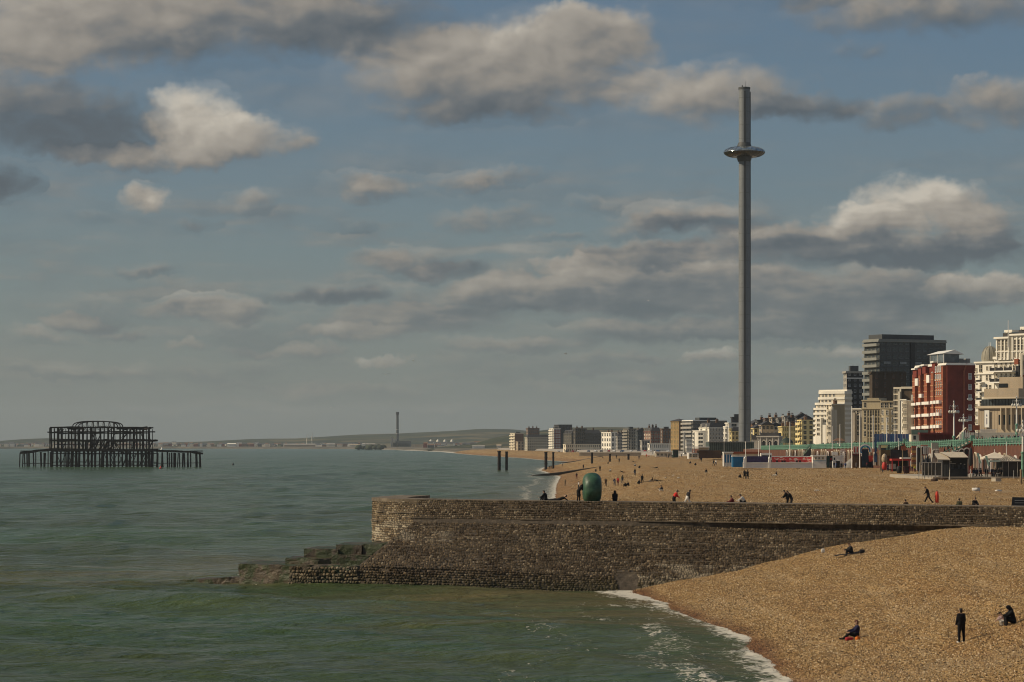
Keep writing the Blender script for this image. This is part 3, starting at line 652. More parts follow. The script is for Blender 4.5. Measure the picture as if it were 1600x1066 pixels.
def courses(r0, r1, rows, wmean, relief, seed, tone0=0.45, xmin=-99, xmax=46, pale=lambda P: 0.0, skip=0.02, part_if=None, rowgap=None):
    rg = np.random.default_rng(seed)
    d0 = np.r_[0, np.cumsum(np.linalg.norm(np.diff(r0, axis=0), axis=1))]
    L_ = d0[-1]
    for j in range(rows):
        k = (j + 0.5) / rows; line = r0 * (1 - k) + r1 * k
        hgt = np.linalg.norm((r1 - r0).mean(0)) / rows
        rowtone = tone0 + rg.normal(0, .07); q = rg.random() * wmean; big = rg.random() < .2
        while q < L_:
            wd = wmean * np.clip(rg.lognormal(0, .28), .5, 1.9); mid_ = q + wd / 2; q += wd
            if mid_ > L_: break
            P_ = np.array([np.interp(mid_, d0, line[:, c]) for c in range(3)])
            if not (xmin < P_[0] < xmax) or rg.random() < skip or (8.7 < P_[0] < 10.2 + .3 * rg.random() and P_[2] < 1.35 + .25 * rg.random()): continue
            i = min(int(np.searchsorted(d0, mid_)), len(r0) - 1); i = max(i, 1)
            T_ = line[i] - line[i - 1]; T_ /= np.linalg.norm(T_)
            U_ = (r0[i] - r1[i]); U_ = U_ - T_ * U_.dot(T_); U_ /= np.linalg.norm(U_)
            N_ = np.cross(T_, U_); N_ /= np.linalg.norm(N_)
            if N_[1] > 0.2 and N_[0] > 0: N_ = -N_
            P_ = P_ + U_ * rg.normal(0, hgt * .10)
            ht = hgt * rg.uniform(.74, 1.02); dp = relief * rg.uniform(.45, 1.5)
            vs, fs = stone(rg, wd * .92, ht, dp)
            c_, s_2 = math.cos(a_ := rg.normal(0, .10)), math.sin(a_)
            vs = np.stack([vs[:, 0] * c_ - vs[:, 1] * s_2, vs[:, 0] * s_2 + vs[:, 1] * c_, vs[:, 2]], -1)
            tone = float(np.clip(rowtone + rg.normal(0, .22) + (0.42 if rg.random() < .08 else 0), 0, 1))
            pl_ = float(pale(P_))
            if part_if is not None and len(PARTS) < 290 and part_if(P_, wd): PARTS.append((P_, T_, U_, N_, vs, fs, tone, pl_))
            else: ALL.put(P_, T_, U_, N_, vs, fs, tone, pl_)
pale_l = lambda P: 0.55 if (-12.6 < P[0] < -5 and 3.7 < P[2] < 4.5) else 0.06
pale_r = lambda P: 0.55 if (10.2 < P[0] < 22 and P[2] < 2.0) else 0.05
courses(A, Bv, 10, 0.17, 0.07, 1, .48, pale=pale_l)
courses(C0, Dv, 30, 0.215, 0.085, 2, .40, pale=lambda P: max(pale_r(P), pale_l(P)), part_if=lambda P, wd: 8.0 < P[0] < 24 and P[2] < 2.5 and wd > .23)
courses(Dv, Ev, 11, 0.27, 0.11, 4, .42, pale=pale_r, part_if=lambda P, wd: P[2] > -.1 and wd > .30 and P[0] > -12)
courses(HA, HB, 13, 0.23, 0.05, 5, .60, pale=lambda P: .5 if P[2] < 5.2 else .1)
courses(HB, HD, 12, 0.28, 0.05, 6, .70, pale=lambda P: 1.0)
# thin worn concrete courses standing a little proud of the stones
rgk = np.random.default_rng(17)
for (ra, rb, fr) in [(A, Bv, .45), (A, Bv, .95)] + [(C0, Dv, f_k) for f_k in (.08, .2, .31, .43, .54, .66, .78, .9)] + [(HA, HB, .5), (HA, HB, .85), (HB, HD, .3), (HB, HD, .55), (HB, HD, .8)]:
    ln = ra * (1 - fr) + rb * fr; i = 0; lim = int(np.searchsorted(ln[:, 0], 40)) if len(ln) == NP else len(ln)
    while i < lim - 2:
        n_k = int(rgk.integers(3, 14)); seg = ln[i:min(i + n_k, lim)]; i += n_k
        if len(seg) < 2 or rgk.random() < .42: continue
        nn = nA if len(ln) == NP else hn[min(i, len(hn) - 1)]
        o1 = seg + nn * (.13 + .04 * rgk.random()); o2 = seg - nn * .05; th_ = .05 + .05 * rgk.random(); o3 = o1.copy(); o3[:, 2] -= th_; o4 = o2.copy(); o4[:, 2] -= th_
        mk_ = MB(); loft(mk_, o2, o1, sub=1); loft(mk_, o1, o3, sub=1); loft(mk_, o3, o4, sub=1); mk_.build('course_ledge', m_cope, groyne)

# low apron at the seaward end with its weed-covered slabs
def rough_block(name, poly, z0, z1, m, seed, jit=.12, top=None, cuts=5):
    bm = bmesh.new(); n = len(poly); top = top or poly
    vb = [bm.verts.new((x, y, z0)) for x, y in poly]; vt = [bm.verts.new((x, y, z1 if not callable(z1) else z1(x, y))) for x, y in top]
    bm.faces.new(vb[::-1]); bm.faces.new(vt)
    for i in range(n): bm.faces.new((vb[i], vb[(i + 1) % n], vt[(i + 1) % n], vt[i]))
    bmesh.ops.triangulate(bm, faces=[f for f in bm.faces if len(f.verts) > 4])
    bmesh.ops.subdivide_edges(bm, edges=bm.edges[:], cuts=cuts, use_grid_fill=True)
    for v in bm.verts:
        a = v.co; v.co = a + Vector((float(fbm(a.y * 1.3 + seed, a.z * 1.7, 2, 3)), float(fbm(a.x * 1.3 + seed, a.z * 1.7, 5, 3)), float(fbm(a.x * .9 + seed, a.y * .9, 7, 3)))) * jit
    me = bpy.data.meshes.new(name); bm.to_mesh(me); bm.free(); me.materials.append(m)
    return link(name, me, groyne)
rough_block('apron', [(-23.4, 222.6), (-17, 218.9), (-13.0, 217.5), (-10.0, 219.5), (-8.0, 227), (-22.6, 228.6)], -1.0, 1.74, m_alg, 3, .14, cuts=12)
rough_block('slab', [(-17.9, 223.4), (-14.9, 222.6), (-14.0, 229), (-17.2, 229.6)], 1.3, 2.98, m_alg, 9, .10)
rough_block('slab', [(-15.1, 222.9), (-12.9, 222.5), (-12.3, 229), (-14.6, 229.3)], 1.3, 3.35, m_alg, 17, .10)
rough_block('slab', [(-12.8, 222.6), (-11.1, 222.0), (-10.6, 229), (-12.2, 229)], 1.3, 3.42, m_alg, 23, .08)
rough_block('slab', [(-11.0, 222.1), (-8.9, 221.6), (-8.0, 227), (-10.2, 228)], 1.3, 3.55, m_alg, 31, .08)
rough_block('step', [(-15.4, 221.6), (-12.2, 220.9), (-9.4, 221.0), (-9.2, 222.6), (-15.2, 223.2)], 1.3, 2.55, m_alg, 61, .09, cuts=7)
rough_block('step', [(-19.4, 222.6), (-16.6, 221.6), (-15.0, 221.9), (-15.2, 225), (-19.0, 226)], 1.3, 2.25, m_alg, 67, .12, cuts=7)
rough_block('step', [(-14.2, 220.2), (-12.0, 219.6), (-11.0, 220.4), (-11.2, 221.4), (-14.0, 221.4)], 1.3, 2.1, m_alg, 71, .10, cuts=6)
rough_block('low_slab', [(-28.8, 225.6), (-26.0, 224.6), (-23.2, 223.8), (-23.0, 226.3), (-27.5, 227.0)], -.8, lambda x, y: 0.16 + (x + 29) * .06, m_alg, 41, .13, cuts=8)
Fa = resample([(-18.9, 219.9, 1.66), (-17, 218.8, 1.70), (-12.9, 217.3, 1.72)], 24); Fb = Fa + np.array([-.15, -.25, 0]); Fb[:, 2] = -.5
courses(Fa, Fb, 8, 0.28, 0.10, 8, .36, skip=.10, pale=lambda P: 0.25)
st = link('stones', ALL.mesh('stones'), groyne); tag(st, kind='stuff')
for P_, T_, U_, N_, vs, fs, tone, pl_ in PARTS:
    s1 = Stones(); s1.put(np.zeros(3), T_, U_, N_, vs, fs, tone, pl_); link('stone', s1.mesh('stone'), groyne, tuple(P_))

# ------------------------------------------------------------------ green ring sculpture standing edge-on on the groyne
m_br, t, b = mk('verdigris bronze'); p = t.obj()
n = t.noise(p, 1.6, 5.0, .65); n2 = t.noise(t.v('MULTIPLY', p, (1, 1, .25)), 3.2, 4.0, .6)
c = t.ramp(n, [(.3, (.013, .038, .021)), (.5, (.027, .080, .044)), (.72, (.070, .150, .090))]); c = t.mix(t.sstep(n2, .58, .72), c, (.012, .045, .028))
t.put(b.inputs['Base Color'], c); b.inputs['Roughness'].default_value = .5; b.inputs['Metallic'].default_value = .0
t.put(b.inputs['Normal'], t.bump(t.noise(p, 5.0, 4.0, .6), .4, .04))
gx, gy = wx(925, 223.7), 223.7; gzt = 6.98
sc = thing('ring_sculpture', 'tall green bronze ring sculpture standing edge-on on top of the groyne', 'sculpture', (gx, gy, gzt), R(2))
# a fat ring (globe pierced through), seen from its rim: axis across the view
bm = bmesh.new(); nu, nv = 48, 20; grid = []
for i in range(nu):
    a = 2 * math.pi * i / nu; row = []
    for j in range(nv):
        q = 2 * math.pi * j / nv; rr = 0.66 + (0.72 if math.cos(q) > 0 else .42) * math.cos(q); h_ = 0.80 * math.copysign(abs(math.sin(q)) ** .85, math.sin(q))
        dent = 1 + 0.03 * math.sin(5 * a + 2 * q) * math.sin(3 * a + 1)
        row.append(bm.verts.new((h_, rr * math.cos(a) * dent, 1.20 + rr * math.sin(a) * dent)))
    grid.append(row)
for i in range(nu):
    for j in range(nv): bm.faces.new((grid[i][j], grid[(i + 1) % nu][j], grid[(i + 1) % nu][(j + 1) % nv], grid[i][(j + 1) % nv]))
bmesh.ops.recalc_face_normals(bm, faces=bm.faces[:])
me = bpy.data.meshes.new('ring'); bm.to_mesh(me); bm.free(); me.materials.append(m_br)
for pl in me.polygons: pl.use_smooth = True
link('ring', me, sc)
mb = MB(); mb.prism([(-.62, -.75), (.62, -.75), (.62, .75), (-.62, .75)], -.1, .22, top=[(-.5, -.6), (.5, -.6), (.5, .6), (-.5, .6)]); mb.build('foot', m_br, sc)

# ------------------------------------------------------------------ observation tower
m_tw, t, b = mk('perforated aluminium cladding'); p = t.obj()
pz = t.sep(p)[2]
ring = t.m('FRACT', t.m('DIVIDE', pz, 6.0)); seam = t.m('LESS_THAN', ring, 0.05)
n = t.noise(t.v('MULTIPLY', p, (1, 1, .25)), .5, 4.0, .6)
c = t.mix(seam, t.ramp(n, [(.3, (.155, .170, .185)), (.7, (.195, .212, .225))]), (.14, .153, .163)); t.put(b.inputs['Base Color'], c)
b.inputs['Roughness'].default_value = .6; b.inputs['Metallic'].default_value = .15
TY = 1150.0; TX = wx(1163, TY)
tower = thing('observation_tower', 'very tall slim grey observation tower with a glass ring pod near its top', 'tower', (TX, TY, 9.0))
zt = wz(140, TY) - 9.0; rad = 2.52; zp = wz(238, TY) - 9.0
segs = 26
for i in range(segs):
    z0 = zt * i / segs; z1 = zt * (i + 1) / segs; mb = MB(); r_ = rad * (1 if i < 18 else 0.97)
    mb.cone((0, 0, z0 + (0.10 if i else 0)), (0, 0, z1), r_, r_, 40); mb.cone((0, 0, z0), (0, 0, z0 + .10), r_ - .02, r_ - .02, 40, cap=False)
    mb.build('mast_section', m_tw, tower)
mb = MB(); mb.box(rad - .25, rad + .28, -.35, .35, 0, zt - 1); mb.build('cable_track', dgrey, tower)
mb = MB(); mb.box(-.35, .35, -rad - .24, -rad + .2, 0, zt - 1); mb.build('cable_track', dgrey, tower)
mb = MB(); mb.cone((0, 0, zt), (0, 0, zt + .9), rad + .12, rad + .12, 32); mb.build('mast_cap', dgrey, tower)
mb = MB(); mb.cone((.4, 0, zt + .9), (.4, 0, zt + 3.6), .10, .06, 6); mb.cone((-.9, .2, zt + .9), (-.9, .2, zt + 1.9), .2, .2, 8); mb.build('beacon_mast', dark, tower)
m_pod, t, b = mk('mirror glass pod'); p = t.obj()
c = t.ramp(t.noise(p, .6, 4.0, .6), [(.35, (.22, .27, .28)), (.65, (.60, .64, .63))]); t.put(b.inputs['Base Color'], c); b.inputs['Metallic'].default_value = .85; b.inputs['Roughness'].default_value = .12
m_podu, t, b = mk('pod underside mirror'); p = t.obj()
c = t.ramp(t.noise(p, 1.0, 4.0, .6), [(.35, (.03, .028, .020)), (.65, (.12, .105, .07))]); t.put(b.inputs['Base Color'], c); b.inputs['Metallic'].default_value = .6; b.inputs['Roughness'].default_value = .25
pod = MB(); Rp = 9.1
pod.lathe([(2.9, 2.1), (4.5, 2.2), (6.5, 1.9), (8.2, 1.1), (8.95, .35), (Rp, -.15)], 48, (0, 0, zp)); podo = pod.build('pod', m_pod, tower)
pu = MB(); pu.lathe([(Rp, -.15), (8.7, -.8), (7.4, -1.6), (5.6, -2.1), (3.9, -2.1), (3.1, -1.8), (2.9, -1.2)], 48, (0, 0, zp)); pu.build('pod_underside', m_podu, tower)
for i in range(24):
    a = 2 * math.pi * i / 24; mb = MB(); pr = [(2.95, 2.12), (4.5, 2.22), (6.5, 1.92), (8.25, 1.12), (9.0, .36), (9.14, -.15), (8.73, -.84), (7.4, -1.65), (5.6, -2.15)]
    for k in range(len(pr) - 1): mb.bar((pr[k][0] * math.cos(a), pr[k][0] * math.sin(a), zp + pr[k][1]), (pr[k + 1][0] * math.cos(a), pr[k + 1][0] * math.sin(a), zp + pr[k + 1][1]), .11)
    mb.build('pod_rib', dgrey, podo)
mb = MB(); mb.lathe([(2.75, -4.2), (3.1, -3.4), (3.3, -2.0), (3.2, 2.7), (2.9, 3.6), (2.7, 4.2)], 32, (0, 0, zp)); mb.build('pod_carriage', dgrey, tower)

# ------------------------------------------------------------------ burnt pier ruin out at sea
PY_ = 1353.0; k3 = PY_ / F
pier = thing('pier_ruin', 'rusted skeleton of a ruined pier pavilion standing alone in the sea', 'pier ruin', (wx(162, PY_), PY_, 0))
ux = lambda px: (px - 162) * k3; uz = lambda py: wz(py, PY_)
rg = random.Random(4)
def pbar(name, a, b_, w_, sag=0.0):
    w_ *= 1.08; mb = MB(); mid = ((a[0] + b_[0]) / 2, (a[1] + b_[1]) / 2, (a[2] + b_[2]) / 2 - sag)
    if sag: mb.bar(a, mid, w_); mb.bar(mid, b_, w_)
    else: mb.bar(a, b_, w_)
    return mb.build(name, rust, pier)
D3 = (-13, 0, 13)
# piles and deck
xs_ = [35, 40, 49, 60, 66, 75, 83] + list(range(89, 240, 6)) + [243, 250, 257, 263, 270, 277, 283, 290, 296, 303, 309, 315]
for i, px in enumerate(xs_):
    wide = 83 <= px <= 242
    for d_ in (D3 if wide else (-6, 6)):
        ztop = uz(707) + rg.uniform(-.4, .2) if not wide else uz(703)
        if rg.random() < .07: continue
        x0 = ux(px) + rg.uniform(-.4, .4)
        pbar('pile', (x0 + rg.uniform(-.5, .5), d_, -2), (x0, d_, ztop), rg.choice((.45, .6, .7)))
for d_ in (-6, 6):
    pts = [(35, 708), (60, 704), (83, 702), (242, 704), (270, 705), (300, 706), (315, 709)]
    for (a, za), (b2, zb) in zip(pts, pts[1:]): pbar('deck_girder', (ux(a), d_, uz(za)), (ux(b2), d_, uz(zb)), .9, .15)
for d_ in D3:
    for (a, za), (b2, zb) in zip([(83, 703), (120, 703.5), (162, 703), (205, 704), (242, 703)], [(120, 703.5), (162, 703), (205, 704), (242, 703)]):
        pbar('deck_girder', (ux(a), d_, uz(za)), (ux(b2), d_, uz(zb)), 1.15, .1)
    for zz in (709, 722, 727): pbar('tie_beam', (ux(86), d_, uz(zz)), (ux(240), d_, uz(zz) + rg.uniform(-.3, .3)), .35)
for zz in (724,):
    for a, b2 in ((38, 83), (243, 313)): pbar('tie_beam', (ux(a), -6, uz(zz)), (ux(b2), -6, uz(zz) + rg.uniform(-.3, .3)), .3)
for i in range(26):
    x0 = rg.uniform(88, 235); d_ = rg.choice(D3); pbar('brace', (ux(x0), d_, uz(728)), (ux(x0 + rg.choice((-8, 8, 10))), d_, uz(708)), .28)
for i in range(20):
    x0 = rg.choice(xs_); pbar('cross_beam', (ux(x0), -13, uz(705)), (ux(x0) + rg.uniform(-1, 1), 13, uz(705)), .5)
for i in range(18): x0 = rg.uniform(84, 236); pbar('fallen_beam', (ux(x0), -12, uz(703)), (ux(x0 + rg.uniform(4, 10)), rg.uniform(-14, 0), uz(rg.uniform(706, 709))), .4)
# pavilion frame: posts, two floors, roof edge
posts = [84, 86.5, 91, 96, 103, 108, 112, 117, 124, 130, 136, 142, 150, 157, 163, 169, 175, 182, 187, 193, 198, 203, 210, 218, 224, 227, 234]
for px in posts:
    for d_ in (-11, 0, 11):
        if rg.random() < (.10 if d_ else .5): continue
        pbar('post', (ux(px), d_, uz(703)), (ux(px) + rg.uniform(-.3, .3), d_, uz(668 if px < 226 else 669) - rg.uniform(0, .6)), rg.choice((.3, .42, .55)))
for d_ in (-11, 11):
    for z_, a, b2, w_ in ((688.5, 83, 242, .85), (687, 84, 240, .35), (675, 80, 238, .6), (677, 85, 226, .4), (668, 84, 235, .7), (695, 86, 234, .25)):
        n = 9; xp = [a + (b2 - a) * i / n for i in range(n + 1)]; zz = [z_ + rg.uniform(-.5, .7) for _ in xp]
        for i in range(n): pbar('girder', (ux(xp[i]), d_, uz(zz[i])), (ux(xp[i + 1]), d_, uz(zz[i + 1])), w_, rg.choice((0, 0, .25)))
for px in posts[::2]: pbar('cross_girder', (ux(px), -11, uz(688.5)), (ux(px), 11, uz(688.5)), .4); pbar('cross_girder', (ux(px), -11, uz(668.5)), (ux(px), 11, uz(668.5)), .35)
for i in range(34):
    x0 = rg.uniform(88, 230); lv = rg.choice(((703, 689), (688, 677), (676, 668), (703, 689))); d_ = rg.choice((-11, 11))
    pbar('brace', (ux(x0), d_, uz(lv[0])), (ux(x0 + rg.choice((-7, -5, 5, 7, 9))), d_, uz(lv[1])), rg.choice((.18, .25, .4)))
for i in range(14): x0 = rg.choice((rg.uniform(86, 112), rg.uniform(178, 224), rg.uniform(90, 230))); pbar('buckled_plate', (ux(x0), rg.choice((-11, -4, 11)), uz(669 + rg.uniform(-1, 1.5))), (ux(x0 + rg.uniform(6, 14)), rg.uniform(-11, 11), uz(670 + rg.uniform(-1, 2))), rg.uniform(.5, 1.0))
for i in range(10): x0 = rg.uniform(125, 170); pbar('fallen_beam', (ux(x0), rg.uniform(-8, 8), uz(703)), (ux(x0 + rg.uniform(3, 12)), rg.uniform(-8, 8), uz(690)), rg.uniform(.4, .8))
# domed roof ribs
for d_ in (-9, 0, 9):
    pts = []
    for i in range(15):
        a = math.pi * i / 14; pts.append((ux(153 - 35 * math.copysign(abs(math.cos(a)) ** .75, math.cos(a))), d_ * (1 - .0 * math.sin(a)), uz(668.5) + (10.0 * k3) * math.sin(a) ** .6))
    for i in range(14): pbar('roof_rib', pts[i], pts[i + 1], .42)
for px in (128, 136, 145, 153, 162, 171, 178):
    h_ = 10 * k3 * max(0, 1 - ((px - 153) / 36) ** 2) ** .32; pts = []
    for i in range(9):
        a = math.pi * i / 8; pts.append((ux(px) + 1.2 * math.cos(a), -10 * math.cos(a), uz(668.5) + h_ * math.sin(a) ** .6))
    for i in range(8): pbar('roof_hoop', pts[i], pts[i + 1], .36)
    pts = []
    for i in range(9):
        a = math.pi * i / 8; pts.append((ux(px) + 1.25 * math.cos(a), -11, uz(672) + 2.1 * math.sin(a)))
    for i in range(8): pbar('window_arch', pts[i], pts[i + 1], .2)
mb = MB(); mb.bar((ux(118), 0, uz(659.4)), (ux(186), 0, uz(659.4)), .4); 

# row of bare iron columns left from the pier's landward end
cg = 'old iron columns on the foreshore'
col_spots = [(780, 735, 705, 1.5, 'leftmost thick rusted iron column standing in the water off the beach'), (791.5, 735, 706, 1.25, 'second rusted iron column standing in the water, right of the thick one'),
             (853, 734, 706.5, 1.35, 'thick rusted iron column at the water edge where people stand'), (864.5, 732.5, 707, .95, 'thinner rusted iron column just right of the one at the water edge'),
             (925, 724.5, 707.5, .95, 'single rusted iron column on the beach above the low timber groyne'), (953, 721.5, 710, .85, 'shorter rusted iron column near the top of the beach'),
             (982, 718.5, 710, .95, 'rusted iron column near the top of the beach left of the crowd')]
for i, (px, yb, yt, wd, lab) in enumerate(col_spots):
    if i < 2: Y_ = CAMZ * F / (yb - HOR); X_ = wx(px, Y_); z0 = 0.0
    else: X_, Y_, z0 = on_ground(px, yb)
    t_ = thing('iron_column', lab, 'column', (X_, Y_, z0), 0, cg); h_ = wz(yt, Y_) - z0
    mb = MB(); mb.cone((0, 0, -2), (0, 0, h_), wd * .5, wd * .47, 12); mb.build('shaft', rust, t_)
    for q in (.35, .7): mb = MB(); mb.cone((0, 0, h_ * q - .15), (0, 0, h_ * q + .15), wd * .58, wd * .58, 12); mb.build('flange', rust, t_)
    mb = MB(); mb.cone((0, 0, h_ - .3), (0, 0, h_ + .12), wd * .60, wd * .60, 12); mb.build('cap', rust, t_)

# low groynes across the far beach
def low_groyne(label, pts, hgt, wd, m):
    g = thing('low_groyne', label, 'groyne', (pts[0][0], pts[0][1], 0)); o = pts[0]
    for a, b2 in zip(pts, pts[1:]):
        mb = MB(); d = Vector((b2[0] - a[0], b2[1] - a[1], 0)).normalized(); n_ = Vector((d.y, -d.x, 0)) * wd / 2
        za, zb = a[2], b2[2]; A_ = Vector((a[0] - o[0], a[1] - o[1], 0)); B_ = Vector((b2[0] - o[0], b2[1] - o[1], 0))
        vs = [A_ + n_ * 1.5, A_ - n_ * 1.5, B_ - n_ * 1.5, B_ + n_ * 1.5]; vs = [(v.x, v.y, -2) for v in vs]
        tp = [(A_ + n_, za), (A_ - n_, za), (B_ - n_, zb), (B_ + n_, zb)]; vs += [(v.x, v.y, z_) for v, z_ in tp]
        mb.add(vs, [(0, 1, 2, 3), (4, 7, 6, 5), (0, 4, 5, 1), (1, 5, 6, 2), (2, 6, 7, 3), (3, 7, 4, 0)]); mb.build('wall', m, g)
    return g
P1 = []
for px, py in ((831, 742.5), (850, 740.5), (875, 738), (905, 733.5), (935, 729.5), (975, 725.5), (1010, 723)):
    Y_ = float(np.interp(px, [831, 1010], [985, 1010])); P1.append((wx(px, Y_), Y_, wz(py, Y_)))
low_groyne('long low dark timber groyne sloping down the far beach into the surf', P1, 1.6, 1.4, rough_mat := mat('wet dark timber', (0.055, 0.042, 0.028), .7, .4, .5))
P1 = []
for px, py in ((866, 723.5), (880, 722.6), (900, 720.5), (925, 715.5), (940, 712.5)):
    Y_ = float(np.interp(px, [866, 940], [1640, 1700])); P1.append((wx(px, Y_), Y_, wz(py, Y_)))
low_groyne('far dark groyne in the small bay beyond the iron columns', P1, 1.5, 1.6, rough_mat)

# ------------------------------------------------------------------ buildings
def frame_mesh(w_, h_, axis, pane, fr, bars=1, arch=False, proud=.10):
    """a window: frame proud of the wall, pane set back inside it; axis 'x' faces -x (the sea), 'y' faces -y (east)"""
    mb = MB(); t_ = max(.09, w_ * .09)
    def bx(a0, a1, z0, z1, d0, d1, mi):
        if axis == 'x': mb.box(-d1, -d0, a0, a1, z0, z1, mi)
        else: mb.box(a0, a1, -d1, -d0, z0, z1, mi)
    bx(-w_/2, w_/2, -h_/2, h_/2, -.02, proud * .35, 0)
    bx(-w_/2 - t_, -w_/2, -h_/2 - t_, h_/2 + t_, -.02, proud, 1); bx(w_/2, w_/2 + t_, -h_/2 - t_, h_/2 + t_, -.02, proud, 1)
    bx(-w_/2, w_/2, h_/2, h_/2 + t_, -.02, proud, 1); bx(-w_/2 - t_, w_/2 + t_, -h_/2 - t_ * 1.5, -h_/2 - .001, -.02, proud * 1.8, 1)
    for i in range(bars): a = -w_/2 + w_ * (i + 1) / (bars + 1); bx(a - .035, a + .035, -h_/2, h_/2, proud * .36, proud * .6, 1)
    bx(-w_/2, w_/2, -.03, .03, proud * .36, proud * .6, 1)
    return mb.mesh('window', [pane, fr])
def place_corner(xc, Y): return (wx(xc, Y), Y)
def spans(xl, xc, xr, Y, th):
    kl = (xl - 800) / F; kr = (xr - 800) / F; Xc = wx(xc, Y); c, s = math.cos(R(th)), math.sin(R(th))
    Ln = (Xc - kl * Y) / (kl * c + s) if (kl * c + s) > 1e-3 else 15.0
    Wd = (kr * Y - Xc) / (c - kr * s); return Ln, Wd
def bld(label, xl, xc, xr, ytop, Y, th, wall, fl=5, bf=3, be=3, roof='flat', name='building', cat='building', z0=10.0, pane=None, frm=None,
        Lmax=60, ww=.5, wh=.58, east_win=True, balc=0, bow=0, cornice=None, trim=None, roofm=None, group=None, ground=None, eastm=None, plant=True, chim=0, Lset=None, Wmin=6):
    Ln, Wd = spans(xl, xc, xr, Y, th); Ln = min(max(Ln, 5.0), Lmax); Wd = max(Wd, Wmin)
    if Lset: Ln = Lset
    H = wz(ytop, Y) - z0; rt = thing(name, label, cat, (wx(xc, Y), Y, z0), R(th), group)
    trim = trim or wall; cornice = cornice or trim; roofm = roofm or slate; pane = pane or glz; frm = frm or trim
    Hm = H * (.84 if roof == 'mansard' else 1.0)
    mb = MB(); mb.box(0, Wd, 0, Ln, -6, Hm, 0)
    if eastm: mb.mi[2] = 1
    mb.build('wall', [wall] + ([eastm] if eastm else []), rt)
    mb = MB(); q = max(.25, H * .012)
    mb.box(-q * 1.6, Wd + .05, -q, Ln + .05, Hm - q * 2.2, Hm - q * 1.2); mb.box(-q, Wd + .02, -q * .6, Ln + .02, Hm - q * 1.2 + .002, Hm - .01); mb.build('cornice', cornice, rt)
    fh = Hm / fl; bwf = Ln / max(bf, 1); bwe = Wd / max(be, 1)
    if bf:
        me = frame_mesh(min(bwf * ww, 3.2), fh * wh, 'x', pane, frm)
        for j in range(fl):
            if balc and j: mb = MB(); mb.box(-1.2, -.01, .4, Ln - .4, j * fh - .12, j * fh + .12); mb.box(-1.2, -1.12, .4, Ln - .4, j * fh + .12, j * fh + 1.05, 1); mb.build('balcony', [trim, trim if balc == 2 else steel], rt)
            for i in range(bf): link('window', me, rt, (0, bwf * (i + .5), fh * (j + .5)))
    if be and east_win:
        me = frame_mesh(min(bwe * ww, 3.0), fh * wh, 'y', pane, frm)
        for j in range(fl):
            for i in range(be): link('window', me, rt, (bwe * (i + .5), 0, fh * (j + .5)))
    if bow:                                             # curved bays up the front
        n_ = bow
        for i in range(n_):
            r_ = Ln / n_ * .34; yc = Ln / n_ * (i + .5); mb = MB()
            mb.lathe([(r_, 0), (r_, Hm * .86)], 12, (0, yc, 0), 0, True, math.pi / 2, 3 * math.pi / 2); mb.lathe([(r_ + .25, Hm * .86), (r_ + .25, Hm * .88), (0, Hm * .89)], 12, (0, yc, 0), 0, True, math.pi / 2, 3 * math.pi / 2)
            by = mb.build('bay', wall, rt); wm = frame_mesh(r_ * .42, fh * wh, 'x', pane, frm)
            for j in range(fl - 1):
                for a in (-55, 0, 55):
                    o = link('window', wm, by, (-r_ * math.cos(R(a)), yc + r_ * math.sin(R(a)), fh * (j + .5))); o.rotation_euler = (0, 0, -R(a))
    if roof == 'flat' and plant:
        mb = MB(); mb.box(Wd * .25, Wd * .75, Ln * .2, Ln * .6, Hm - .05, Hm + H * .05 + .6); mb.build('roof_plant', dgrey, rt)
    if roof == 'mansard':
        i_ = (H - Hm) * .45; mb = MB(); mb.prism([(0, 0), (Wd, 0), (Wd, Ln), (0, Ln)], Hm, H, 0, [(i_, i_), (Wd - i_, i_), (Wd - i_, Ln - i_), (i_, Ln - i_)]); rf = mb.build('roof', roofm, rt)
        dm = frame_mesh(1.1, (H - Hm) * .5, 'x', pane, frm, proud=.8)
        for i in range(max(2, bf)): link('dormer', dm, rf, (i_ * .4, Ln * (i + .5) / max(2, bf), Hm + (H - Hm) * .42))
    if roof == 'pitch':
        mb = MB(); hh = Wd * .32; mb.add([(-.4, -.4, H), (Wd + .4, -.4, H), (Wd + .4, Ln + .4, H), (-.4, Ln + .4, H), (Wd / 2, -.4, H + hh), (Wd / 2, Ln + .4, H + hh)], [(0, 1, 4), (2, 3, 5), (0, 4, 5, 3), (1, 2, 5, 4), (3, 2, 1, 0)]); mb.build('roof', roofm, rt)
    if roof == 'pyramid':
        mb = MB(); hh = Wd * .28; mb.add([(-.8, -.8, H), (Wd + .8, -.8, H), (Wd + .8, Ln + .8, H), (-.8, Ln + .8, H), (Wd / 2, Ln / 2, H + hh)], [(0, 1, 4), (1, 2, 4), (2, 3, 4), (3, 0, 4), (3, 2, 1, 0)]); mb.build('roof', roofm, rt)
    for i in range(chim):
        x_ = Wd * (i + .5) / chim; mb = MB(); mb.box(x_ - .7, x_ + .7, Ln * .45, Ln * .45 + 1.2, H - .2, H + 1.5 + (i % 2) * .5); ch = mb.build('chimney', brownb, rt)
        for q_ in (-.4, 0, .4): m2 = MB(); m2.cone((x_ + q_, Ln * .45 + .6, H + 1.7), (x_ + q_, Ln * .45 + .6, H + 2.5), .16, .13, 6); m2.build('chimney_pot', mat('sooty clay pot', (.10, .06, .045), .85, .3), ch)
    if ground:
        mb = MB(); mb.box(-.15, Wd + .05, -.15, Ln + .05, -5.9, fh * .9); mb.build('ground_floor', ground, rt)
    rt['dims'] = (Wd, Ln, H); return rt, Wd, Ln, H

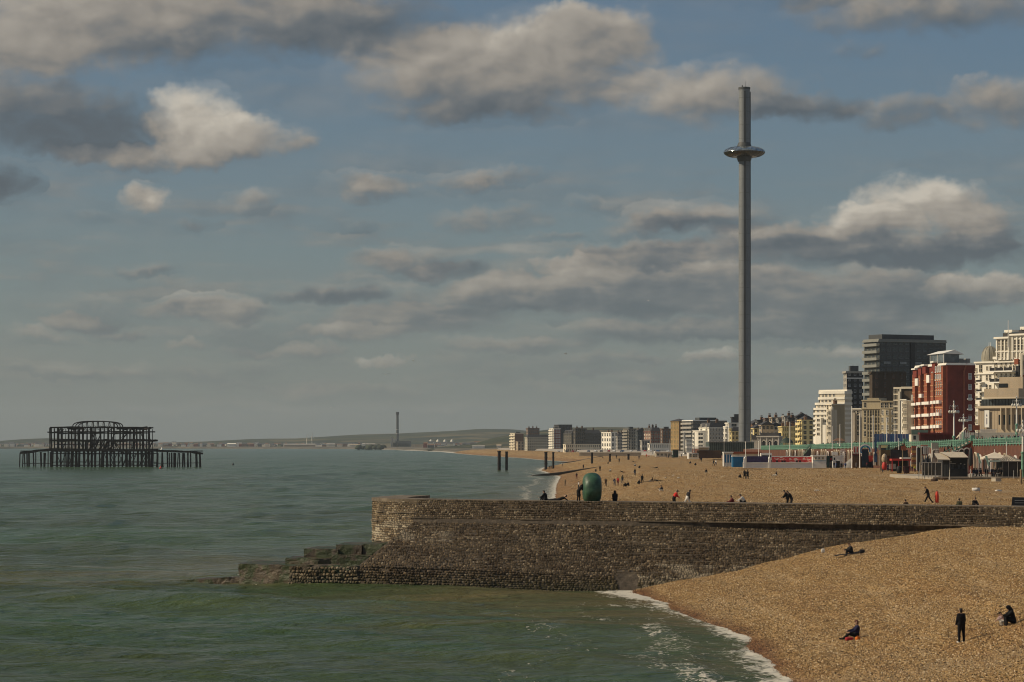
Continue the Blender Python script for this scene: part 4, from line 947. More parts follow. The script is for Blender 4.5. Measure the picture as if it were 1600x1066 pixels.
# --- the far town, from the power station side towards the tower
bld('cream stepped flats with striped brown balconies, leftmost of the far town blocks', 797, 804.5, 818, 677, 2950, 12, cream, 6, 3, 2, z0=5, balc=2, eastm=brownb, east_win=False)
bld('small plain tan house in front of the leftmost striped flats', 806, 809, 819, 690, 2850, 8, tan_, 3, 1, 2, z0=5, plant=False)
bld('brown brick block with rooftop boxes rising behind the white terrace', 822, 825, 843, 669, 3000, 8, brownb, 8, 2, 5, z0=5, chim=3, plant=False, frm=grey)
bld('long pale terrace of many tall windows beside the white slab block', 820, 824, 857.5, 679.5, 2700, 6, mat('shaded white terrace stucco', (.50, .47, .38), .8, .1, .1, streak=.3), 5, 2, 11, 'mansard', z0=5, ww=.42)  # white stucco greyed, shade of the east face put into the colour
bld('white slab block of flats with red striped balconies and dark penthouse', 858.5, 865, 876, 669.5, 2600, 10, white, 9, 2, 4, z0=5, balc=2, eastm=redb, frm=wpaint, pane=glb)
bld('dark penthouse storey on top of the white slab block', 866, 873, 894, 663.5, 2630, 6, slate, 9, 0, 4, z0=5, plant=False)
bld('long dark grand terrace with pale string course, left of the cream corner house', 876, 893, 939, 672, 2420, 6, mat('dark terrace stone', (.085, .078, .066), .85, .25, .1, streak=.3), 6, 5, 16, 'mansard', z0=5, chim=4, frm=mat('dull frame', (.26, .24, .20)), ground=grey, ww=.42)  # long terrace and its centre block use dark stone tones
bld('projecting dark centre block of the long dark terrace', 896, 899, 915, 669.5, 2380, 6, mat('dark terrace stone b', (.10, .088, .072), .85, .25, .1, streak=.3), 6, 2, 5, z0=5, chim=2, plant=False, ground=grey)
bld('bright cream corner house with a dark balcony, right of the dark terrace', 940, 955, 962, 675.5, 2200, 16, white, 4, 4, 2, z0=5, chim=2, plant=False)
bld('narrow grey brown terrace houses beside the cream corner house', 962, 965, 976, 677, 2160, 6, grey, 5, 2, 3, 'mansard', z0=5, chim=2)
bld('grey block of flats with stacked concrete balconies in the far town', 974, 982, 994, 670, 2080, 8, mat('weathered concrete', (.26, .24, .20), .85, .2, .1, streak=.4), 8, 3, 3, z0=5, balc=2)
bld('dark grey gabled houses squeezed right of the balcony flats', 993, 996, 1008, 673, 2040, 6, dgrey, 5, 1, 3, 'pitch', z0=5, chim=2)
bld('ornate red brown brick hotel with white stone bands in the far town', 1006, 1017, 1033, 668, 1950, 8, mat('plum brick', (.22, .10, .075), .85, .3, .2, streak=.3), 6, 4, 4, 'mansard', z0=6, chim=3, frm=cream)
bld('low pale shop building in front of the red brown hotel', 1000, 1003, 1013, 688, 1930, 6, grey, 2, 1, 3, z0=6, plant=False)
bld('dark brown flats with a grey rooftop box, left of the brick tower', 1032, 1035, 1049, 670, 1880, 6, brownb, 7, 1, 3, z0=6, frm=grey)
bld('tall brown brick tower block with low pyramid roof and glazed tan front', 1048, 1061, 1068, 658, 1720, 20, mat('tan glazed brick', (.32, .22, .10), .8, .2, .1), 7, 3, 2, 'pyramid', z0=6, eastm=brownb, pane=mat('amber glazing', (.22, .17, .08), .3, .3, .3))
bld('wide dark modern hotel with thin white roof edge and stacked balconies', 1066, 1083, 1136, 656.5, 1640, 14, dgrey, 8, 4, 12, z0=6, frm=grey, balc=2, trim=grey, cornice=wpaint)
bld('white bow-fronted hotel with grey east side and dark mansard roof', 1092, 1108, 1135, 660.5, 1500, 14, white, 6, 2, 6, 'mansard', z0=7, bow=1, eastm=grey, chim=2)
bld('slim white turret house immediately left of the observation tower', 1133, 1139, 1142, 660.5, 1460, 16, white, 6, 2, 1, z0=7, bow=1, plant=False)
bld('yellow house partly hidden by the left edge of the observation tower', 1140, 1143, 1158, 667.5, 1440, 8, ivory, 5, 1, 3, 'mansard', z0=7)
bld('tall dark slate-roofed house behind the yellow house by the tower', 1142, 1144, 1154, 651.5, 1560, 5, slate, 8, 1, 2, z0=7)
# --- hillside roofs right of the tower
rr = random.Random(8)
hill_b = [(1168, 1176, 1186, 662, brownb, 'pitch'), (1180, 1184, 1196, 656, slate, 'flat'), (1192, 1196, 1207, 653, mat('purple brown brick', (.13, .085, .075), .85, .3, .2), 'flat'), (1203, 1206, 1216, 652, tan_, 'flat'), (1213, 1216, 1228, 654, grey, 'flat'),
          (1222, 1226, 1235, 649.5, grey, 'flat'), (1228, 1232, 1246, 652.5, slate, 'flat'), (1242, 1245, 1254, 651, slate, 'pitch'), (1250, 1253, 1264, 655, brownb, 'pitch'), (1186, 1190, 1204, 664, tan_, 'pitch'), (1200, 1203, 1216, 666, cream, 'pitch'), (1172, 1178, 1190, 669, ivory, 'pitch')]
ordn = ['first', 'second', 'third', 'fourth', 'fifth', 'sixth', 'seventh', 'eighth', 'ninth']
for i, (a, b2, c2, yt, m_, rf) in enumerate(hill_b):
    lab = ('hillside house, %s from the left along the dark roofline right of the observation tower' % ordn[i]) if i < 9 else ['tan gabled house below the dark hillside roofline', 'cream gabled house on the slope above the stone kiosk', 'yellow gabled house just right of the observation tower shaft'][i - 9]
    bld(lab, a, b2, c2, yt, 1420 - 12 * i if i < 9 else 1290 + 8 * i - 90, 4 + rr.random() * 8, m_, 7 if i < 9 else 5, 1, 3, rf, name='hillside_house', cat='house', z0=8, chim=1, frm=grey, plant=False, group='houses on the hillside behind the tower')
bld('long bright yellow stucco terrace behind the stone kiosk', 1216, 1222, 1246, 666, 1260, 5, ivory, 4, 2, 7, z0=9, plant=False, chim=3, eastm=ivory, ww=.35)
bld('taller yellow bay-fronted house at the right end of the yellow terrace', 1246, 1253, 1264, 656, 1240, 12, ivory, 6, 2, 2, z0=9, balc=2, chim=1, plant=False)

# pale terraces filling the gaps of the far row
for lab, a, b2, c2, yt, Y_, m_, rf in (
    ('cream terrace end showing between the pale terrace and the white slab block', 846, 848, 862, 682, 3050, cream, 'flat'), ('low white houses between the dark terrace and the cream corner house', 934, 936, 946, 685, 2520, white, 'pitch'),
    ('pale grey houses behind the narrow terrace beside the cream corner house', 956, 959, 977, 681, 2420, grey, 'pitch'), ('cream gabled houses showing behind the low pale shop', 996, 999, 1014, 680, 2200, cream, 'pitch'),
    ('white terrace end between the dark brown flats and the brick tower', 1043, 1045, 1054, 676, 1950, white, 'flat'), ('cream houses directly behind the foot of the observation tower', 1150, 1154, 1176, 673, 1480, cream, 'pitch'),
    ('white low terrace in front of the dark modern hotel, below its balconies', 1069, 1072, 1093, 686, 1560, white, 'flat'), ('long low cream seafront row below the long dark terrace', 880, 884, 938, 694, 2250, cream, 'flat'), ('low grey white row below the red brown hotel', 1012, 1015, 1048, 693, 1800, white, 'flat')):
    bld(lab, a, b2, c2, yt, Y_, 8, m_, 4 if yt < 690 else 2, 1, max(2, int((c2 - b2) / 3)), rf, z0=5, plant=False, chim=1 if rf == 'pitch' else 0, ww=.42)

# --- white stepped modern flats right of the yellow houses
class Front:
    """a building drawn up from its front: local x runs along the front, y goes back, z up; 'turn' swings the front towards the sea"""
    def __init__(s, label, px0, Y, turn, name='building', cat='building', z0=9.0, group=None):
        s.Y = Y; s.px0 = px0; s.z0 = z0; a = R(turn); s.k = math.cos(a) + (px0 - 800) / F * math.sin(a)
        s.root = thing(name, label, cat, (wx(px0, Y), Y, z0), -a, group)
    def x(s, px): return (px - s.px0) / F * s.Y / s.k
    def z(s, py): return wz(py, s.Y) - s.z0
    def box(s, name, m, x0, x1, yt, yb, d0, d1, parent=None):
        zlo = -4.0 if (yb >= 689 and s.Y > 600 and s.z0 >= 8.4) else s.z(yb); mb = MB(); mb.box(s.x(x0), s.x(x1), d0, d1, zlo, s.z(yt)); return mb.build(name, m, parent or s.root)
    def wins(s, xs, ys_, w_, h_, d=0.0, pane=None, frm=None, bars=1, proud=.10, parent=None, name='window'):
        me = frame_mesh(w_, h_, 'y', pane or glz, frm or cream, bars, proud=proud)
        for px in xs:
            for py in ys_: link(name, me, parent or s.root, (s.x(px), d, s.z(py)))

f_ = Front('white stepped curved block of modern flats, stacked in bands', 1264, 1150, 42)
def rounded(x0, x1, dep, r_):
    pts = [(x0 + r_ - r_ * math.sin(a), r_ - r_ * math.cos(a)) for a in [math.pi / 2 * i / 6 for i in range(6, -1, -1)]]
    return pts + [(x1, 0), (x1, dep), (x0, dep)]
ytops = [612, 621, 629.5, 637.5, 645, 652.5, 660, 667.5, 675, 682]
for i, yt in enumerate(ytops):
    xl_ = [1273, 1272, 1267, 1264, 1264, 1264, 1264, 1264, 1264, 1264][i]; z1 = f_.z(yt); z0_ = f_.z(ytops[i + 1]) if i + 1 < len(ytops) else -4
    zm = z0_ + (z1 - z0_) * .55
    mb = MB(); mb.prism(rounded(f_.x(xl_), f_.x(1319), 6, 4.2), zm, z1); st_ = mb.build('storey_band', white, f_.root)
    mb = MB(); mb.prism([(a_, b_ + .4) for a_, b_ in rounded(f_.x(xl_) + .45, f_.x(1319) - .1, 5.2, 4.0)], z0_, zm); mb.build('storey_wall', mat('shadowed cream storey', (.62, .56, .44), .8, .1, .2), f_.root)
    for px in (1267, 1270, 1277.5, 1284, 1290, 1296, 1302):
        if px < xl_ + 1: continue
        wd = f_.x(px + (2.6 if px > 1275 else 1.7)) - f_.x(px); me = frame_mesh(wd, (zm - z0_) * .8, 'y', glz, wframe)
        dx_ = f_.x(px) - f_.x(xl_); back_ = 4.2 - math.sqrt(max(0, 4.2 ** 2 - (4.2 - min(dx_, 4.2)) ** 2)) if dx_ < 4.2 else 0
        o = link('window', me, f_.root, (f_.x(px), back_ + .40, (z0_ + zm) / 2)); o.rotation_euler = (0, 0, -math.acos(min(1, dx_ / 4.2)) * .9 if dx_ < 4.2 else 0)
f_.box('balcony_stack', white, 1278, 1286, 653, 690, -1.6, .2); f_.box('balcony_stack', white, 1288, 1293, 664, 690, -1.4, .2)
f_.wins([1282], [657, 664, 671, 678], 1.4, 1.0, -1.6)
f_.box('roof_parapet', white, 1275, 1319, 609.5, 612.4, 2, 5.5)
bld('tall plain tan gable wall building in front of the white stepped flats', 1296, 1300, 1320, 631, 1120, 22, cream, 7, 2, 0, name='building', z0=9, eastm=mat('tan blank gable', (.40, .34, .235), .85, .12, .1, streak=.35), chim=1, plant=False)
f2 = Front('low ornate cream house with a curved gable between the stepped flats and the tan gable', 1293, 1105, 25); f2.box('wall', cream, 1293, 1299, 640, 694, 0, 8); f2.wins([1296], [645, 653, 661, 669, 677], .9, 1.1)
mb = MB(); mb.lathe([(f2.x(1297.5) * .9, 0), (f2.x(1297.5) * .7, 1.0), (0, 1.6)], 12, (f2.x(1296), 3, f2.z(640))); mb.build('gable', cream, f2.root)
# --- black tower and big dark block
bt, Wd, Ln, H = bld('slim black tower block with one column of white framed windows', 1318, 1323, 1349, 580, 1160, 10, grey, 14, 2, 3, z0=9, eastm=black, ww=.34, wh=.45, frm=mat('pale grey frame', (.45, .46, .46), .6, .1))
mb = MB(); mb.box(-.3, Wd + .1, -.35, .1, H * .905, H * .918); mb.build('white_band', wpaint, bt)
for i, x_ in enumerate((.2, .45, .5, .8)): mb = MB(); mb.bar((Wd * x_, 3, H), (Wd * x_, 3, H + 2.2 + i * .4), .16); mb.build('aerial', steel, bt)
bb_, Wd, Ln, H = bld('huge dark grey slab tower with a pale windowed left edge, tallest block on the seafront', 1350, 1374, 1478, 529.5, 1080, 26, mat('shaded grey beige front', (.12, .125, .115), .8, .15, .1), 16, 4, 11, z0=9, eastm=dgrey, plant=False, ww=.55, wh=.42, frm=mat('dim frame', (.12, .13, .13), .6, .2), pane=glass('dim glass', (.035, .045, .05), .15), balc=2, trim=mat('shaded balcony panel', (.23, .235, .215), .8, .1), Lset=11.4)  # shade put into colour: dark east face, dulled front and balcony panels
mb = MB(); mb.box(Wd * .08, Wd * .86, 2, 12, H, H + 2.0); mb.build('roof_plant', dgrey, bb_)
mb = MB(); mb.box(Wd * .46, Wd * .52, -.5, .2, 0, H - 1); mb.build('stair_strip', black, bb_)
for j in range(13): mb = MB(); mb.box(.2, Wd * .99, -.28, -.003, H * (j + 1) / 16 - .12, H * (j + 1) / 16 + .12); mb.build('floor_edge', mat('slab edge', (.10, .11, .112), .7, .2), bb_)
for i, (u0, m_) in enumerate(((.06, 3), (.3, 4), (.53, 3), (.76, 4))):
    for j in (6, 8, 9, 10, 12): mb = MB(); mb.box(Wd * u0, Wd * (u0 + .1), -.34, -.02, H * (j + .42) / 16, H * (j + .78) / 16); mb.build('window_blind', mat('pale blind', (.22, .24, .245), .6, .3, 1.5), bb_)  # pale panels set over some of the windows
bld('shadow-darkened brown lower block standing in front of the huge grey slab', 1360, 1363, 1416, 580.5, 1060, 6, mat('shaded brown cladding', (.060, .044, .030), .8, .3, .15, streak=.3), 9, 0, 4, z0=9, plant=False, ww=.2, frm=brownb)  # the shadow over this block is put into its dark brown colour
# --- pale terraces below the slab
f3 = Front('tall tan stone mansion with pilasters and corner tower below the grey slab', 1347, 1000, 24); f3.box('wall', mat('tan limestone', (.40, .34, .23), .85, .12, .15, streak=.3), 1347, 1376, 626, 694, 0, 14)
f3.box('attic', MATS['tan limestone'], 1354, 1372, 622, 626.2, 1, 12); f3.box('cornice', MATS['tan limestone'], 1346, 1377, 637.5, 639.5, -.6, .1); f3.box('cornice', MATS['tan limestone'], 1346.4, 1376.6, 625, 626.8, -.4, .1)
f3.wins([1351.5], [633, 646, 656, 667, 678], 1.0, 2.0); f3.wins([1357, 1361, 1365, 1369, 1373], [646, 657, 668, 679], .75, 2.2)
for px in (1355, 1359, 1363, 1367, 1371, 1375): f3.box('pilaster', MATS['tan limestone'], px - .5, px + .5, 640, 690, -.35, .05)
f4 = Front('tan bow-fronted house right of the pilastered mansion', 1376, 990, 18); f4.box('wall', MATS['tan limestone'], 1376, 1398, 627.5, 694, 0, 12); f4.box('cornice', MATS['tan limestone'], 1375.6, 1398.2, 626.5, 628, -.5, .1); f4.box('cornice', MATS['tan limestone'], 1375.6, 1398.2, 637.5, 639, -.4, .1)
f4.wins([1378.5, 1385, 1392.5], [633.5, 644, 656, 668, 680], 1.15, 1.8)
mb = MB(); mb.lathe([(2.6, 0), (2.6, f4.z(640))], 14, (f4.x(1388), .4, 0), 0, True, math.pi, 2 * math.pi); by = mb.build('bay', MATS['tan limestone'], f4.root)
for j in (645, 656, 668, 680):
    for a in (-45, 0, 45): o = link('window', frame_mesh(.9, 1.7, 'y', glz, wframe), by, (f4.x(1388) + 2.6 * math.sin(R(a)), .4 - 2.6 * math.cos(R(a)), f4.z(j))); o.rotation_euler = (0, 0, R(a))
f5 = Front('narrow grey brown house left of the pilastered mansion', 1331, 1010, 20); f5.box('wall', grey, 1331, 1348, 639, 694, 0, 10); f5.wins([1334, 1341], [645, 653, 661, 669, 678], 1.0, 1.4); f5.box('cornice', white, 1330.6, 1348, 638, 640, -.4, .1); f5.box('bay', mat('bay pinkish stucco', (.45, .40, .33), .8, .1), 1331.5, 1336.5, 645, 690, -1.2, .02)
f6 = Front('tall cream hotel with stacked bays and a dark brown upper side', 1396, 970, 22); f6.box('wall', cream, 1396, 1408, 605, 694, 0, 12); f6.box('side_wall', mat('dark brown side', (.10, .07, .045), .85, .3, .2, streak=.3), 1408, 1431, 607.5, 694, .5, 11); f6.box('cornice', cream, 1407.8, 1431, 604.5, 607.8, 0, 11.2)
f6.wins([1398, 1402.5], [611, 620.5, 630, 639.5, 649, 658, 667, 677], 1.0, 1.5); f6.box('bay', cream, 1404, 1407.4, 612, 690, -1.1, .02)
f7 = Front('white row houses with bow windows left of the red brick hotel', 1408, 945, 42); f7.box('wall', white, 1408, 1417, 625, 694, 0, 4); f7.wins([1411.5, 1415], [633, 640, 648.5, 658, 669, 678], .8, 1.2); f7.box('cornice', white, 1407.4, 1417.2, 624, 625.6, -.5, .2)
f8 = Front('bright cream corner house with round bay tight against the red brick hotel', 1416, 935, 45); f8.box('wall', cream, 1416, 1432, 628, 694, 0, 3); f8.box('roof_stack', grey, 1422, 1432, 617, 628.2, .5, 2.6)
mb = MB(); mb.lathe([(2.2, -4), (2.2, f8.z(627)), (2.4, f8.z(626.5)), (0, f8.z(626))], 14, (f8.x(1419.5), .2, 0)); by = mb.build('bay', cream, f8.root); f8.wins([1424, 1429], [634, 640, 650, 660, 671], .9, 1.2); f8.wins([1418, 1421], [635, 645, 655, 666], .6, 1.7, -2.0)

# --- red brick hotel
rh, Wd, Ln, H = bld('large red brick hotel with white balcony bands and white rooftop pavilion', 1431, 1480, 1524.5, 567, 900, 9, redb, 8, 0, 0, name='hotel', cat='hotel', z0=10, plant=False, cornice=wpaint, Lmax=80)
lz = lambda py: wz(py, 905) - 10
def yl(px):  # local y of a facade column
    k = (px - 800) / F; Xc = wx(1480, 900); return (Xc - k * 900) / (k * math.cos(R(9)) + math.sin(R(9)))
piers = [(1431, 1435), (1440, 1443.5), (1449, 1454), (1459.5, 1464), (1466.5, 1479)]
for a, b2 in piers:
    y0, y1 = yl(b2), yl(a); mb = MB(); mb.box(-1.3, 0.02, y0, y1, -3, H - (3.2 if a != 1466.5 else 1.2)); pr = mb.build('pier', orangeb, rh)
    for j in range(11): mb = MB(); mb.box(-1.42, -1.30, y0 - .06, y1 + .06, H * (.16 + .065 * j), H * (.16 + .065 * j) + .22); mb.build('string_course', mat('pale terracotta band', (.50, .27, .14), .8, .15), pr)
wm = frame_mesh(1.5, 2.0, 'x', glz, wframe)
for a, b2 in ((1435, 1440), (1443.5, 1449), (1454, 1459.5), (1464, 1466.5)):
    for j in range(8): link('window', wm, rh, (0, (yl(a) + yl(b2)) / 2, H * (j + .5) / 8.6))
for py in (601, 613, 644, 662, 680):                    # windows in the broad right-hand pier
    for px in (1469, 1472.5, 1476): o = link('window', frame_mesh(.9, 1.7, 'x', glz, wframe), rh, (-1.3, yl(px), lz(py)))
for px, py, w_, h_ in ((1468, 577, 0, 0), (1471.5, 577, 0, 0), (1475, 577, 0, 0), (1468, 589.5, 0, 0), (1471.5, 589.5, 0, 0), (1475, 589.5, 0, 0)): link('window', frame_mesh(1.3, 1.9, 'x', glb, wpaint), rh, (-1.32, yl(px), lz(py)))
for px, py0, py1 in ((1439.5, 589, 600.5), (1457.5, 585, 597), (1445.5, 614, 620)):
    mb = MB(); mb.box(-1.9, -.2, yl(px + 2.2), yl(px - 2.2), lz(py1), lz(py0)); bw = mb.build('oriel', wpaint, rh)
for py in (630, 649, 668):
    for a, b2 in ((1430, 1440), (1441.5, 1448), (1450, 1461), (1463.5, 1467.5), (1468.5, 1472), (1473, 1477)):
        mb = MB(); mb.box(-2.4, -.1, yl(b2), yl(a), lz(py + 2.2 - (a - 1430) * .03), lz(py - 2.0 - (a - 1430) * .05)); mb.build('balcony', wpaint, rh)
for a, b2, py in ((1432, 1438, 573), (1440, 1445, 570), (1447, 1452, 568), (1462, 1467, 564.5)):
    mb = MB(); mb.box(-2.0, 1.0, yl(b2), yl(a), lz(py + 1.5) - 0, lz(py - .6)); mb.build('cornice_block', wpaint, rh)
    mb = MB(); mb.prism([(-1.4, yl(b2)), (0, yl(b2)), (0, yl(a)), (-1.4, yl(a))], lz(py + 14), lz(py + 1.6)); mb.build('gable', redb, rh)
mb = MB(); mb.box(-.5, 5, 2, Ln * .5, H + .2, H + 3.4); pv = mb.build('rooftop_pavilion', glass('pavilion glass', (.10, .12, .13), .15), rh)
mb = MB(); mb.add([(-1.2, 1, H + 3.3), (6.5, 1, H + 3.0), (6.5, Ln * .55, H + 3.0), (-1.2, Ln * .55, H + 3.3), (3, 1, H + 4.6), (3, Ln * .55, H + 4.6)], [(0, 1, 4), (2, 3, 5), (0, 4, 5, 3), (1, 2, 5, 4), (3, 2, 1, 0)]); mb.build('canopy', wpaint, pv)
for y_ in (2, Ln * .25, Ln * .48): mb = MB(); mb.bar((-.55, y_, H), (-.55, y_, H + 3.4), .22); mb.build('canopy_post', wpaint, pv)
for i, x_ in enumerate((.55, .7, .82, .93)): mb = MB(); mb.box(Wd * x_ - .8, Wd * x_ + .8, 6, 8, H - .1, H + 1.2 + .5 * (i % 2)); mb.build('roof_plant', grey, rh)
mb = MB(); mb.box(Wd * .56, Wd * .61, -.35, .02, -3, H - 3.0); mb.add([(Wd * .56, -.35, H - 3), (Wd * .61, -.35, H - 3), (Wd * .70, -.35, H - .3), (Wd * .65, -.35, H - .3), (Wd * .56, 0, H - 3), (Wd * .61, 0, H - 3), (Wd * .70, 0, H - .3), (Wd * .65, 0, H - .3)], [(0, 1, 2, 3), (0, 4, 5, 1), (1, 5, 6, 2), (2, 6, 7, 3), (3, 7, 4, 0)]); mb.build('brick_flue', orangeb, rh)
for py in (588, 604, 621, 637, 653, 668):
    link('window', frame_mesh(1.0, 1.9, 'y', glb, wpaint), rh, (Wd * .80, 0, wz(py, 900) - 10))
    if py in (621, 637): mb = MB(); mb.box(Wd * .69, Wd * .86, -.9, -.01, wz(py + 3.6, 900) - 10, wz(py + 1.6, 900) - 10); mb.build('side_balcony', wpaint, rh)
for py in (578, 600, 625, 650): mb = MB(); mb.box(.02, Wd, -.12, -.003, wz(py, 900) - 10, wz(py, 900) - 9.75); mb.build('string_course', redb, rh)

# --- white grand hotel with dome
gh = Front('white ornate grand hotel with ribbed dome and twin roof towers at the right edge', 1524, 800, 48, 'hotel', 'hotel', 9.5)
gh.box('wing_wall', white, 1524, 1553, 567, 694, 0, 14); gh.box('cornice', white, 1523.4, 1553, 565.5, 568, -.6, .05); gh.box('band', white, 1523.6, 1553, 584, 585.4, -.4, .05)
gh.box('wall', white, 1552.5, 1604, 562, 694, .2, 18); gh.box('parapet', white, 1552, 1562, 558.5, 562.5, -.4, 6); gh.box('cornice', white, 1552, 1604, 566, 568, -.5, .3)
mb = MB(); dcx, dz0 = gh.x(1539), gh.z(566); mb.lathe([(2.55, 0), (2.55, .7), (2.5, 1.8), (2.25, 3.0), (1.75, 4.0), (1.0, 4.7), (.25, 5.0), (0, 5.05)], 24, (dcx, 2.4, dz0)); dm = mb.build('dome', lead, gh.root)
for i in range(12):
    a = 2 * math.pi * i / 12; mb = MB(); pr = [(2.58, .7), (2.53, 1.8), (2.28, 3.0), (1.78, 4.0), (1.02, 4.72)]
    for k in range(4): mb.bar((dcx + pr[k][0] * math.cos(a), 2.4 + pr[k][0] * math.sin(a), dz0 + pr[k][1]), (dcx + pr[k + 1][0] * math.cos(a), 2.4 + pr[k + 1][0] * math.sin(a), dz0 + pr[k + 1][1]), .12)
    mb.build('dome_rib', lead, dm)
for dx_ in (-.3, .35): mb = MB(); mb.cone((dcx + dx_, 2.4, dz0 + 4.7), (dcx + dx_, 2.4, dz0 + 6.1), .12, .05, 6); mb.build('finial', wpaint, dm)
gh.box('dark_mansard', slate, 1545, 1558, 545, 560, 5, 12)
gh.wins([1532.5], [576], 1.1, 2.2, 0); gh.wins([1542.5, 1547.5], [576], .6, 1.1); gh.wins([1525.5], [578, 586, 597, 610, 622, 634, 646, 658, 670], .5, 1.0, proud=.2)
gh.wins([1532.5, 1542, 1547], [590.5, 606, 618, 631], .7, 1.5)
for py in (596, 611, 624): gh.box('balcony', wpaint, 1530, 1538, py + 1.2, py + 2.6, -1.5, .05); gh.box('balcony_rail', dark, 1530, 1538, py - 2, py + 1.1, -1.5, -1.38)
for tx0, tx1, yt in ((1558.5, 1579, 529), (1582.5, 1604, 525)):
    gh.box('tower', white, tx0, tx1, yt, 564, -.6, 9); gh.box('tower_cornice', white, tx0 - 1.6, tx1 + .6, yt - .6, yt + 2.2, -1.5, 9.4); gh.box('tower_band', white, tx0 - .5, tx1 + .3, 550.5, 552, -1.0, .2)
    gh.wins([tx0 + 5, tx0 + 11, tx0 + 16], [537, 545.5], .85, 1.5, -.6); gh.wins([tx0 + 4, tx0 + 9, tx0 + 14], [557], .6, 1.2, -.6)
    for q in (1, 8, 13.5, 19): gh.box('pilaster', white, tx0 + q - .8, tx0 + q + .8, yt + 2.2, 563, -.95, -.55)
    gh.box('tower_roof', slate, tx0 + 5, tx1 - 1, yt - 7, yt, 1.0, 7.5); gh.box('roof_crest', white, tx0 + 8.2, tx1 - .4, yt - 11.5, yt - 8.4, .6, 8)
    for q in range(5): gh.box('roof_bracket', white, tx0 + 9 + q * 2.2, tx0 + 10 + q * 2.2, yt - 8.4, yt - 6.6, .6, 1.2)
for py in (577.5, 594.5):
    for a, b2 in ((1553, 1560.5), (1561.5, 1573.5), (1575, 1587)): gh.box('balcony_rail', dark, a, b2, py - 1.5, py + 3.2, -2.2, -2.06)
    gh.box('balcony', wpaint, 1552.5, 1588, py + 3.3, py + 5.2, -2.4, .1)
    gh.wins([1556, 1563, 1569, 1577, 1583], [py - 1], .8, 1.6, .2)
gh.wins([1556, 1564, 1571, 1578, 1585], [588, 570.5], .55, 1.1, .2)
mb = MB(); mb.cone((gh.x(1578.5), -1.2, gh.z(545)), (gh.x(1578.5), -1.2, gh.z(503)), .14, .08, 8); mb.build('flagpole', wpaint, gh.root)
gh.box('red_sign', orangeb, 1587.5, 1593, 563, 571.5, -1.2, -.4); gh.box('recess_shade', dark, 1588, 1593, 573.5, 592, -.6, .25)  # the dark box stands in for the shade of a recess
rc = Front('cream pilastered building end cropped by the right edge of the picture', 1594, 760, 20, z0=9.5); rc.box('wall', cream, 1594, 1640, 552, 694, 0, 14); rc.box('stone_band', orangeb, 1594.5, 1640, 586, 591.5, -.25, .02); rc.box('pilaster', cream, 1595, 1598, 554, 690, -.5, .02); rc.box('pilaster', cream, 1608, 1611, 554, 690, -.5, .02); rc.wins([1603, 1616], [570, 600, 620, 640, 660], 1.4, 2.4)

# --- concrete conference hall
ch = Front('long tan concrete hall with slit windows and overhanging upper storey below the white hotel', 1526, 720, 36, 'hall', 'hall', 9.5)
ch.box('wall', tan_, 1528, 1606, 638, 694, 0, 22); ch.box('upper_storey', tan_, 1543, 1596, 608, 623, -2.2, 20); ch.box('top_storey', tan_, 1560, 1596, 590, 608.2, .5, 18)
ch.box('roof_edge', mat('pale concrete edge', (.56, .47, .34), .85, .1, .15), 1527.5, 1606, 634.5, 638.4, -.7, 22); ch.box('soffit_edge', MATS['pale concrete edge'], 1542.4, 1596.2, 621.4, 623.6, -2.45, 19)
ch.box('glazing', glass('blue grey glazing', (.06, .075, .08), .12), 1532, 1594, 624, 634.4, .6, 18)
for px in range(1534, 1594, 5): ch.box('mullion', dgrey, px - .12, px + .12, 624, 634.4, .45, .62)
ch.box('window', glz, 1559.5, 1573, 600, 606, .35, .6)
for px in (1560, 1567.5, 1576, 1584.5, 1592): ch.box('window', glz, px, px + 6, 648.5, 664, -.02, .2)
for px in (1565.2, 1573.2, 1581.2, 1589.2, 1597): ch.box('fin', MATS['pale concrete edge'], px - .6, px + .6, 638, 671, -.8, .05)
for px in range(1530, 1560, 4): ch.box('panel_joint', brownb, px - .08, px + .08, 638.6, 690, -.03, .02)
bn = thing('banner', 'tall white vertical banner with dark arrow shapes on the concrete hall', 'banner', (ch.root.location.x, ch.root.location.y, ch.root.location.z), ch.root.rotation_euler.z)
mb = MB(); mb.box(ch.x(1539.5), ch.x(1546.5), -.45, -.38, ch.z(668), ch.z(641.5)); mb.build('cloth', wpaint, bn)
cxb = ch.x(1543); nav = mat('navy print', (.03, .035, .09), .7, .1)
mb = MB(); mb.add([(cxb - .22, -.456, ch.z(651)), (cxb + .22, -.456, ch.z(651)), (cxb, -.456, ch.z(646.2))], [(0, 1, 2)]); mb.box(cxb - .13, cxb + .13, -.456, -.452, ch.z(662), ch.z(653.5)); mb.add([(cxb - .13, -.456, ch.z(662)), (cxb + .13, -.456, ch.z(662)), (cxb, -.456, ch.z(664.5))], [(1, 0, 2)]); mb.build('print', nav, bn)
for q in (ch.x(1539.2), ch.x(1546.8)): mb = MB(); mb.bar((q, -.42, ch.z(669)), (q, -.42, ch.z(641)), .07); mb.build('banner_pole', steel, bn)

